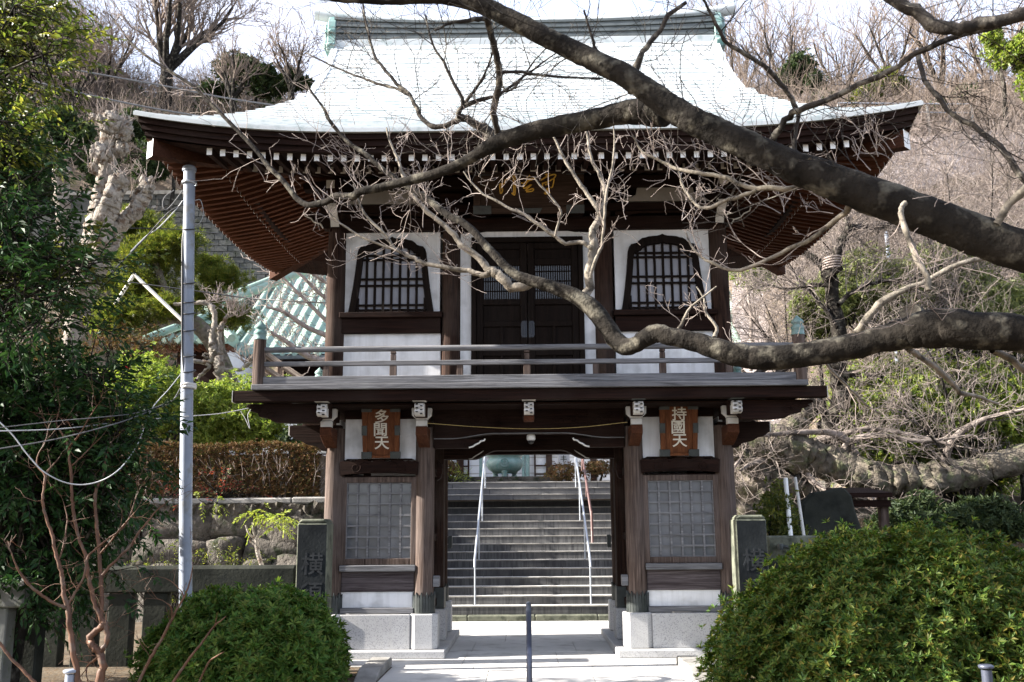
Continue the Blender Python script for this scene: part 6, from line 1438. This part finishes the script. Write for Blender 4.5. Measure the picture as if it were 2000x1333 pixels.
ostems('slender leaning bare tree with orange stems at the far left', [[(445, 1460, 17), (430, 1333, 16), (420, 1250, 15), (395, 1100, 14), (380, 980, 14), (370, 910, 15), (352, 830, 12), (345, 760, 11), (325, 680, 11), (300, 600, 9), (290, 530, 9), (260, 450, 8), (240, 370, 8), (235, 320, 7), (245, 240, 7), (246, 188, 7), (205, 140, 5), (210, 80, 4), (240, 30, 3.4), (255, -10, 2)],
  [(368, 925, 9), (340, 915, 9), (270, 880, 8), (200, 830, 8), (140, 770, 8), (90, 695, 6)], [(378, 905, 8), (400, 860, 7), (430, 810, 6), (465, 740, 6), (482, 650, 6), (520, 605, 5.5), (600, 540, 5), (680, 480, 4), (722, 400, 3), (748, 310, 2)], [(246, 186, 5), (290, 140, 4), (325, 98, 2.5)], [(318, 668, 5), (345, 600, 4.5), (362, 500, 4), (370, 430, 3.5), (352, 350, 2)]], -4.6, 152)
ostems('knotted bare tree with two tall orange stems left of the steel pole', [[(545, 1450, 24), (550, 1333, 24), (572, 1240, 20), (545, 1170, 20), (510, 1130, 20), (492, 1095, 19), (530, 1050, 17), (572, 1012, 18), (556, 980, 13), (530, 920, 11), (505, 830, 11), (485, 740, 10), (470, 640, 10), (440, 560, 9), (420, 480, 9), (405, 400, 9), (395, 300, 8.5), (390, 180, 8), (381, 90, 7), (375, 30, 6.5), (340, -40, 5), (310, -90, 4), (325, -160, 2)],
  [(572, 1012, 15), (592, 1060, 14), (580, 1120, 13), (556, 1165, 14)], [(560, 1000, 12), (562, 900, 11), (556, 760, 11), (546, 640, 10), (536, 500, 9.5), (526, 400, 9), (525, 310, 9), (535, 255, 7), (570, 200, 6), (580, 115, 4)], [(565, 745, 9), (600, 700, 8), (660, 640, 7), (720, 580, 7), (770, 500, 6), (820, 440, 5), (860, 390, 4), (930, 335, 2.4)], [(550, 625, 6), (600, 570, 5), (660, 490, 4.5), (740, 400, 2.6)], [(376, 40, 6), (430, -20, 5), (490, -120, 3), (520, -170, 2)], [(395, 140, 4), (450, 90, 3.5), (510, 30, 2.5), (560, -20, 1.6)]], -4.4, 153)
ostems('orange bare branch rising from the bottom left corner', [[(260, 1400, 9), (190, 1333, 9), (130, 1270, 8), (60, 1200, 8), (0, 1120, 8), (-80, 1050, 7)]], -5.0, 154, False)
ostems('thin bare shoot leaning up across the steel pole', [[(-120, 1400, 8), (-60, 1290, 8), (0, 1170, 8), (50, 1090, 7.5), (100, 985, 7), (150, 895, 6), (190, 815, 4.5), (215, 700, 2.5)], [(102, 982, 5), (97, 920, 4), (70, 898, 3)], [(165, 865, 4), (150, 830, 3), (100, 780, 2), (60, 760, 1.5)]], -4.3, 155, True, (300, 860), 2.82)
ostems('lower bare shoot crossing the smaller round bush', [[(90, 1400, 8), (110, 1333, 8), (200, 1200, 7), (270, 1110, 6), (330, 1030, 5), (400, 970, 3)], [(230, 1380, 6), (300, 1230, 5), (340, 1195, 4), (390, 1165, 2)], [(330, 1035, 3), (345, 990, 2), (350, 950, 1.5)]], -4.2, 156, False, (300, 860), 2.82)
# ================================================================== hillside growth and the trees on the right
def ground_z(x, y): return float(hill_h(x, y))
rng = np.random.default_rng(201)
def brush(name, label, n, xr, yr, ln, r, mat, seed, keep=None, depth=0, lean=.5):
    rng = np.random.default_rng(seed); T = Tubes(); c = 0
    while c < n:
        x, y = rng.uniform(*xr), rng.uniform(*yr)
        if keep and not keep(x, y): continue
        p = np.array((x, y, ground_z(x, y) - .1 + rng.uniform(0, .9))); d = np.array((rng.normal() * lean, rng.normal() * lean - .1, rng.uniform(.3, 1)))
        L = rng.uniform(*ln); pts = wander(rng, p, d, L, 3, .35); rr = r * rng.uniform(.6, 1.5); T.add(pts, [rr, rr * .8, rr * .6, rr * .35], 3)
        for _ in range(3): i = rng.integers(1, 3); T.add(wander(rng, pts[i], perp(rng, d, .9), L * .5, 3, .3), [rr * .6, rr * .5, rr * .4, rr * .25], 3)
        c += 1
    o = T.build(name, M[mat]); tag(o, label, 'undergrowth', None, 'stuff'); return o
brush('undergrowth', 'tangle of bare pale brush over the left hillside', 9000, (-46, -6), (30.8, 52), (1.4, 3.8), .022, 'twig_far', 202)
brush('undergrowth', 'tangle of bare brush over the right hilltop', 8500, (5, 44), (25.5, 48), (1.4, 4.2), .022, 'twig_far', 203)
brush('undergrowth', 'bare grey twigs hanging over the beige slope', 4200, (7.5, 30), (16, 26), (1.2, 2.8), .013, 'twig', 204, None, 0, .8)
def leafy_ground(label, n, xr, yr, leaf, mat, seed, patches, h=1.0):
    """patchy low evergreen growth hugging the slope"""
    rng = np.random.default_rng(seed); x = rng.uniform(*xr, n * 3); y = rng.uniform(*yr, n * 3)
    k = np.zeros(len(x), bool)
    for cx, cy, rx, ry in patches: k |= ((x - cx) / rx) ** 2 + ((y - cy) / ry) ** 2 < 1 + .5 * np.sin(x * 2.1) * np.sin(y * 1.7)
    x, y = x[k][:n], y[k][:n]; z = hill_h(x, y) + rng.uniform(0, h, len(x)) ** 1.0 * (1 + .8 * np.sin(x * 1.3) * np.sin(y * 1.1))
    p = np.stack([x, y, z], 1); P_, D_, N_ = rosettes(rng, p, np.array([[0, -.4, 1]]) + rng.normal(size=(len(p), 3)) * .4, 5, 60, .35); L = leaf * rng.uniform(.6, 1.4, len(P_))
    o = leaves('undergrowth', P_, D_, N_, L, L * .5, M[mat]); tag(o, label, 'undergrowth', None, 'stuff')
leafy_ground('dark evergreen undergrowth on the left hillside above the block wall', 9000, (-44, -5), (30.6, 50), .26, 'leaf_hill', 211, [(-19, 33, 7, 3), (-30, 36, 6, 5), (-12, 34, 6, 3.5), (-24, 42, 5, 4), (-38, 40, 4, 6), (-14, 44, 6, 4)], 1.8)
leafy_ground('green undergrowth scattered on the right hilltop', 4500, (5, 44), (26, 46), .24, 'leaf_olive', 212, [(14, 29, 5, 2.5), (22, 33, 5, 3), (30, 28, 5, 3), (9, 31, 3, 3), (38, 34, 5, 4)], 1.4)
leafy_ground('low yellow green growth covering the bank below the beige slope', 9000, (7, 26), (8.5, 16), .10, 'leaf_lime', 213, [(10, 11, 3, 2.5), (15, 12, 4, 3), (20, 10.5, 4, 2.5), (12, 14.5, 4, 1.6), (24, 13, 4, 3)], .9)
# left hill in front of the block wall
leafy_ground('dark undergrowth on the left bank under the pollarded tree', 6500, (-30, -13), (9.5, 29), .16, 'leaf_hill', 214, [(-17, 14, 3, 5), (-21, 20, 5, 6), (-26, 14, 5, 5), (-16, 24, 3, 4)], 1.2)
brush('undergrowth', 'pinkish bare brush on the left bank under the pollarded tree', 1800, (-26, -13.5), (9.5, 22), (.7, 1.6), .010, 'twig_far', 215)
# ---- distant trees
def bare(label, base, H, r0, seed, mat='twig_far', depth=4, lean=(0, 0), nl=5, spread=.5, up=.25, group='bare trees on the hill', trunk=.28, rmin=.012):
    rng = np.random.default_rng(seed); root = empty('bare_tree', tuple(base), label, 'tree', group); T = Tubes(); T2 = Tubes(); b = np.array(base)
    top = b + np.array((lean[0] * H * trunk, lean[1] * H * trunk, H * trunk)); T.add([b - np.array((0, 0, .5)), (b + top) / 2 + rng.normal(size=3) * r0 * .3, top], [r0 * 1.25, r0, r0 * .85], 10)
    for i in range(nl):
        a = 2 * math.pi * (i + rng.uniform(-.2, .2)) / nl; d = np.array((math.cos(a) * spread + lean[0], math.sin(a) * spread + lean[1], .85))
        s0 = top - np.array((0, 0, H * trunk * rng.uniform(0, .25)))
        pts = wander(rng, s0, d, H * .42 * rng.uniform(.8, 1.15), 5, .10, .04); rr = np.linspace(r0 * .55, r0 * .22, 6); T.add(pts, list(rr), 8)
        for j in (2, 3, 4, 5):
            for _ in range(2): ramify(rng, T2, pts[j], perp(rng, pts[j] - pts[j - 1], rng.uniform(.4, .8)) + np.array((0, 0, .15)), H * .17 * rng.uniform(.7, 1.2), rr[j] * .6, depth - 2, 4, (2, 3), .68, .55, up, .13, rmin)
    T.build('trunk', M['bark'] if mat != 'twig' else M[mat], root); T2.build('crown', M[mat], root); return root
def onhill(px, Y): x = at(px, 300, Y).x; return (x, Y, ground_z(x, Y))
bx_ = at(318, 205, 42); bare('tall bare tree spreading its limbs against the sky at the upper left', (bx_.x, 42, bx_.z), 13.5, .42, 221, 'twig_far', 5, (.05, 0), 7, .50, .2, trunk=.17)
for i, (px, py, Y, H, lab) in enumerate(((150, 150, 40, 9, 'bare bushy tree beside the tall bare tree, partly behind olive leaves'), (215, 120, 44, 9, 'bare tree left of the tall spreading tree'), (95, 110, 38, 8, 'bare tree behind the olive leaves at the top left'), (455, 165, 37.5, 6, 'low bare tree in front of the skyline evergreen'), (570, 150, 37, 6, 'low bare tree touching the left roof verge'), (1440, 150, 44, 9, 'bare tree rising just right of the gate ridge'), (1530, 140, 42, 10, 'bare tree on the hill above the right roof verge'), (1640, 150, 46, 11, 'bare tree on the hilltop behind the bent near branches'), (1740, 130, 42, 10, 'tall bare tree behind the slope railing'), (1830, 120, 40, 10, 'bare tree on the hilltop right of the railing middle'), (1930, 140, 38, 9, 'bare tree behind the bright green tree at the top right'), (2000, 130, 44, 10, 'bare tree at the top right corner of the hill'), (1380, 110, 50, 9, 'thin bare tree peeping over the gate ridge'))):
    p = at(px, py, Y); bare(lab, (p.x, Y, p.z - H * .35), H, .20, 230 + i, 'twig_far', 4, (0, 0), 5, .45, .2, trunk=.2)
def oak(label, blobs, seed, mat, leaf, n, zb, name='evergreen_tree', k=6):
    rg = np.random.default_rng(seed + 7); bl = []
    for c, r in blobs:
        for _ in range(6): bl.append((tuple(np.array(c) + rnd_dirs(rg, 1)[0] * np.array(r) * rg.uniform(.3, .85)), tuple(np.array(r) * rg.uniform(.32, .6))))
    blobs = bl
    return shrub(name, label, 'tree', blobs, n, k, leaf, mat, seed, zb, .05, 2, .4, 'evergreen trees on the hill')
oak('dark evergreen tree on the skyline beside the left roof verge', [blob(480, 150, 62, 42, 40, 50), blob(540, 165, 50, 38, 39, 40), blob(430, 185, 50, 30, 39, 40), blob(575, 150, 28, 30, 38, 26)], 251, 'leaf_hill', .30, 3200, at(480, 200, 40).z)
oak('dense dark evergreen tree behind the left roof corner', [blob(300, 310, 60, 55, 27, 40), blob(340, 270, 40, 40, 28, 30), blob(255, 250, 45, 40, 28, 30)], 252, 'leaf_hill', .24, 2600, at(300, 420, 27).z)
oak('evergreen tree on the hillside behind the olive foliage', [blob(130, 250, 70, 60, 26, 50), blob(70, 330, 60, 60, 25, 50), blob(190, 330, 45, 45, 26, 40)], 253, 'leaf_hill', .24, 2600, at(130, 420, 26).z)
oak('bright green leafy tree at the top right corner', [blob(1965, 95, 45, 55, 24, 40), blob(2010, 140, 40, 60, 24, 40), blob(1940, 70, 22, 22, 24, 20)], 254, 'leaf_lime', .20, 1500, at(1980, 240, 24).z)
oak('dark evergreen on the hillside right of the gable', [blob(1560, 150, 45, 40, 36, 40), blob(1600, 210, 40, 30, 35, 40), blob(1515, 230, 35, 28, 34, 30)], 255, 'leaf_hill', .24, 1800, at(1560, 260, 36).z)
oak('olive tinted evergreen beneath the slope railing tree', [blob(1690, 190, 45, 32, 32, 40), blob(1740, 165, 35, 30, 33, 30)], 256, 'leaf_olive', .22, 1200, at(1690, 240, 32).z)
oak('dark evergreen just behind the right end of the roof', [blob(1850, 215, 40, 35, 30, 30), blob(1890, 190, 30, 30, 30, 30)], 257, 'leaf_hill', .22, 900, at(1850, 260, 30).z)
# ---- lime evergreens on the right bank
RS = [((1700, 560, 90, 70, 9.0), 'lime_shrub', 'sunlit evergreen shrub behind the forked trunk'), ((1840, 540, 90, 75, 9.6), 'lime_shrub', 'pale green shrub between the two near limbs'), ((1960, 620, 80, 80, 8.6), 'lime_shrub', 'yellow green shrub at the right edge behind the lower limb'), ((1760, 770, 110, 75, 8.2), 'lime_shrub', 'broad evergreen shrub under the lower limb'), ((1930, 790, 100, 85, 8.0), 'lime_shrub', 'evergreen shrub at the right edge under the lower limb'), ((1700, 870, 70, 45, 7.9), 'lime_shrub', 'glossy green shrub just above the gnarled limb'), ((1870, 900, 95, 60, 8.3), 'lime_shrub', 'shaded green shrub behind the gnarled limb'), ((1780, 1010, 60, 34, 6.0), 'lime_shrub', 'small green shrub beneath the gnarled limb'), ((1910, 1015, 80, 36, 5.6), 'lime_shrub', 'leafy shrub above the top of the big round bush'), ((1590, 600, 40, 50, 9.5), 'lime_shrub', 'pale shrub against the beige slope by the forked trunk')]
for i, ((px, py, rx, rz, Y), nm, lab) in enumerate(RS):
    b0 = blob(px, py, rx, rz, Y, rx * .8); b1 = blob(px + rx * .6, py + rz * .4, rx * .6, rz * .6, Y - .4, rx * .5); b2 = blob(px - rx * .6, py + rz * .35, rx * .55, rz * .6, Y - .3, rx * .5)
    shrub(nm, lab, 'shrub', [b0, b1, b2], 3600, 6, .105, 'leaf_pale' if i in (0, 1, 2, 9) else 'leaf_lime' if i not in (6, 7, 8) else ('leaf_olive' if i == 6 else 'leaf_hill'), 260 + i, 1.85 if Y > 6.5 else 0., .03, 5, .4, 'evergreen shrubs on the right bank')
p = at(1515, 1005, .9); shrub('small_shrub', 'small green bush right of the right gatepost', 'shrub', [((p.x, .9, p.z), (.28, .25, .38)), ((p.x + .15, .9, p.z - .3), (.25, .25, .3))], 700, 6, .07, 'leaf_olive', 280, 0, .02)
p = at(1445, 515, 12.); shrub('palm_like_shrub', 'bright green leaves hanging under the right eave', 'plant', [blob(1455, 525, 36, 24, 12.), blob(1480, 545, 26, 16, 12.)], 300, 7, .22, 'leaf_lime', 281, 6.0, .03, 3, .4, None, 75, 'twig', .2)
# ---- bare forked tree behind the right corner of the balcony
rng = np.random.default_rng(301); ft = empty('forked_tree', tuple(at(1610, 900, 7.6)), 'bare forked tree with wrapped trunk right of the balcony', 'tree'); T = Tubes(); T2 = Tubes()
S = lambda rows, Y=7.6: trace(rows, Y, Y + .4, 4, (1300, 400), 2.666, 2.666)
FK = [[(840, 1330, 60), (880, 1150, 52), (910, 1000, 46), (912, 850, 42), (900, 700, 40), (882, 560, 38), (870, 450, 36), (855, 372, 36), (800, 308, 24), (740, 258, 18), (690, 232, 14), (640, 200, 10)], [(858, 378, 34), (884, 310, 30), (900, 230, 24), (930, 170, 22), (965, 130, 20), (1010, 112, 16), (1090, 122, 13), (1180, 100, 9)], [(950, 140, 16), (945, 80, 14), (920, 20, 10), (900, -60, 7)],
      [(905, 760, 20), (980, 700, 16), (1080, 660, 12), (1200, 600, 10), (1330, 560, 7), (1450, 540, 5)], [(890, 640, 16), (840, 560, 12), (770, 470, 9), (700, 400, 6), (640, 300, 4)], [(905, 900, 22), (1000, 880, 18), (1100, 900, 14), (1250, 880, 10), (1400, 800, 8), (1600, 760, 5)], [(880, 1100, 24), (800, 1080, 16), (720, 1090, 11), (640, 1060, 8), (560, 1050, 5)], [(900, 520, 14), (1000, 440, 11), (1120, 400, 9), (1260, 400, 7), (1400, 330, 5), (1520, 300, 3)], [(860, 420, 14), (760, 420, 9), (640, 440, 7), (540, 420, 5), (450, 440, 3)],
      [(910, 950, 16), (1020, 1000, 14), (1180, 1060, 11), (1340, 1080, 8), (1500, 1180, 6), (1650, 1200, 4)], [(900, 850, 12), (760, 800, 9), (640, 760, 7), (540, 700, 5), (470, 600, 3)]]
for i, rows in enumerate(FK):
    P, Rr = S(rows); P, Rr = gnarl(rng, P, Rr, .06); T.add(P, Rr, 12 if i < 3 else 8)
    if i:
        for k in range(2, len(P), 1):
            for _ in range(2): ramify(rng, T2, P[k], perp(rng, P[k] - P[k - 1], rng.uniform(.5, 1.2)) + np.array((0, -.25, .15)), rng.uniform(.4, 1.1), .012, 2, 4, (1, 3), .65, .6, .06, .16, .0035)
T.build('trunk', M['bark'], ft); T2.build('crown', M['twig_mid'], ft)
q0, q1 = at(1626, 520, 7.6), at(1632, 508, 7.6); m = MB(); 
for k in range(5): zz = at(1626, 524 - 5 * k, 7.6); m.tube([(zz.x + .20 * math.cos(a), 7.65 + .20 * math.sin(a), zz.z + .02 * math.cos(a)) for a in np.linspace(0, 6.28, 15)], .022, 6)
m.build('wrapping', M['twig'], ft)
# ---- old gnarled tree with a level limb, propped on poles
rng = np.random.default_rng(311); gt = empty('gnarled_tree', tuple(at(1470, 1010, 7.3)), 'old gnarled tree with a thick level limb resting over props at the right', 'tree')
m = MB()
for rows, Y0, Y1 in (([(1455, 1080, 46), (1468, 1020, 44), (1478, 970, 42), (1470, 925, 44), (1462, 890, 46), (1480, 870, 44), (1520, 872, 40), (1560, 888, 36), (1610, 900, 34), (1660, 918, 32), (1710, 932, 32), (1770, 940, 30), (1830, 936, 29), (1900, 922, 28), (1960, 905, 27), (2060, 890, 26)], 7.4, 6.5), ([(1490, 960, 30), (1500, 1010, 30), (1508, 1080, 36)], 7.4, 7.3), ([(1500, 880, 26), (1530, 850, 22), (1560, 820, 22), (1585, 790, 20), (1600, 750, 16)], 7.5, 8.0), ([(1480, 880, 30), (1510, 930, 28), (1560, 955, 22), (1600, 965, 12)], 7.2, 7.0)):
    P, Rr = trace(rows, Y0, Y1, 9); P, Rr = gnarl(rng, P, Rr, .02); m.tube([tuple(p) for p in P], Rr, 26)
roughen(m, .075, 2.2); roughen(m, .03, 12.)
m.build('trunk', M['oldbark'], gt); T = Tubes(); T2 = Tubes()
for rows, Y in (([(1560, 885, 10), (1600, 860, 8), (1640, 850, 6), (1700, 838, 5), (1780, 850, 4), (1860, 870, 3)], 7.2), ([(1640, 905, 12), (1650, 880, 9), (1665, 860, 7), (1720, 850, 5), (1800, 862, 4), (1900, 850, 2)], 6.8), ([(1540, 880, 10), (1500, 875, 7), (1465, 885, 5), (1440, 905, 4), (1425, 930, 2)], 7.0), ([(1555, 890, 9), (1515, 895, 7), (1470, 905, 5), (1445, 920, 3)], 6.8), ([(1570, 880, 9), (1580, 930, 7), (1600, 950, 5), (1630, 965, 3)], 6.7), ([(1665, 925, 10), (1690, 960, 7), (1720, 985, 6), (1780, 1010, 5), (1860, 1040, 3.5), (1960, 1060, 2)], 6.5), ([(1680, 905, 9), (1640, 850, 7), (1560, 845, 5), (1500, 850, 4), (1450, 852, 2.5)], 6.7), ([(1760, 930, 9), (1790, 1000, 7), (1850, 1050, 5), (1960, 1040, 3)], 6.4), ([(1840, 925, 9), (1860, 860, 7), (1920, 820, 5), (2000, 800, 3)], 6.6)):
    P, Rr = trace(rows, Y + .4, Y - .5, 3); T.add(P, Rr, 8)
    for k in range(2, len(P)):
        for _ in range(2): ramify(rng, T2, P[k], perp(rng, P[k] - P[k - 1], rng.uniform(.5, 1.3)) + np.array((0, -.2, -.02)), rng.uniform(.3, .9), .010, 2, 4, (1, 3), .65, .65, .06, .18, .004)
[T2.g.setdefault(k_, []).extend(v_) for k_, v_ in T.g.items()]; T2.build('crown', M['twig_mid'], gt)
# nearer bare sprays on the right, between the two limbs and below them
def spray_tree(label, base, rows, n, seed, Y0, Y1, ln):
    rng = np.random.default_rng(seed); root = empty('bare_shrub', tuple(base), label, 'shrub'); T = Tubes(); T2 = Tubes(); b = np.array(base)
    for px, py in rows:
        Y = rng.uniform(Y0, Y1); e = np.array(at(px, py, Y)); mid = b * .45 + e * .55 + np.array((0, 0, .5)) + rng.normal(size=3) * .25
        P = [np.array(v) for v in smooth([tuple(b), tuple(mid), tuple(e)], 6)]; T.add(P, list(np.linspace(.045, .010, len(P))), 7)
        for k in range(4, len(P)):
            for _ in range(n): ramify(rng, T2, P[k], perp(rng, P[k] - P[k - 1], rng.uniform(.4, 1.1)), rng.uniform(*ln), .009, 2, 4, (1, 3), .65, .6, .05, .16, .003)
    T.build('trunk', M['bark'], root); T2.build('crown', M['twig_mid'], root)
b_ = at(1900, 1000, 7.2); spray_tree('wide bare shrub with arching grey twigs on the right bank', (b_.x, 7.2, 1.9), [(1700, 720), (1780, 650), (1860, 600), (1940, 640), (1990, 720), (1640, 800), (1750, 800), (1900, 780), (1980, 880), (1600, 760)], 2, 321, 5.8, 8.0, (.5, 1.2))
b_ = at(1800, 760, 10.0); spray_tree('pale bare shrub standing before the beige slope', (b_.x, 10., 3.4), [(1560, 420), (1640, 380), (1720, 400), (1800, 420), (1900, 430), (1980, 380), (1550, 560), (1960, 520), (1680, 500), (1850, 340), (1940, 300)], 5, 322, 7.5, 11., (.6, 1.5))
b_ = at(1560, 700, 9.0); spray_tree('pale bare shrub beside the right balcony post', (b_.x, 9., 2.4), [(1450, 600), (1480, 560), (1530, 540), (1450, 640), (1500, 650), (1560, 600)], 3, 323, 8.2, 10., (.35, .8))
# ---- evergreen standing left of the photographer: its shade falls across the near limbs
rng = np.random.default_rng(401); cl = [(-5.9 + rng.normal() * .8, rng.uniform(-10.8, -7.6), rng.uniform(6.2, 10.8)) for _ in range(60)]
evergreen('evergreen_tree', 'tall evergreen tree left of the front path', 'tree', [(-6.2, -9.4, -.45), (-6.1, -9.4, 2.5), (-6.2, -9.3, 5.0), (-6.0, -9.3, 7.5), (-6.0, -9.2, 9.5)], None, cl, 13, .40, 9, .13, .42, 'leaf_dark', 402, .3, None, .42)
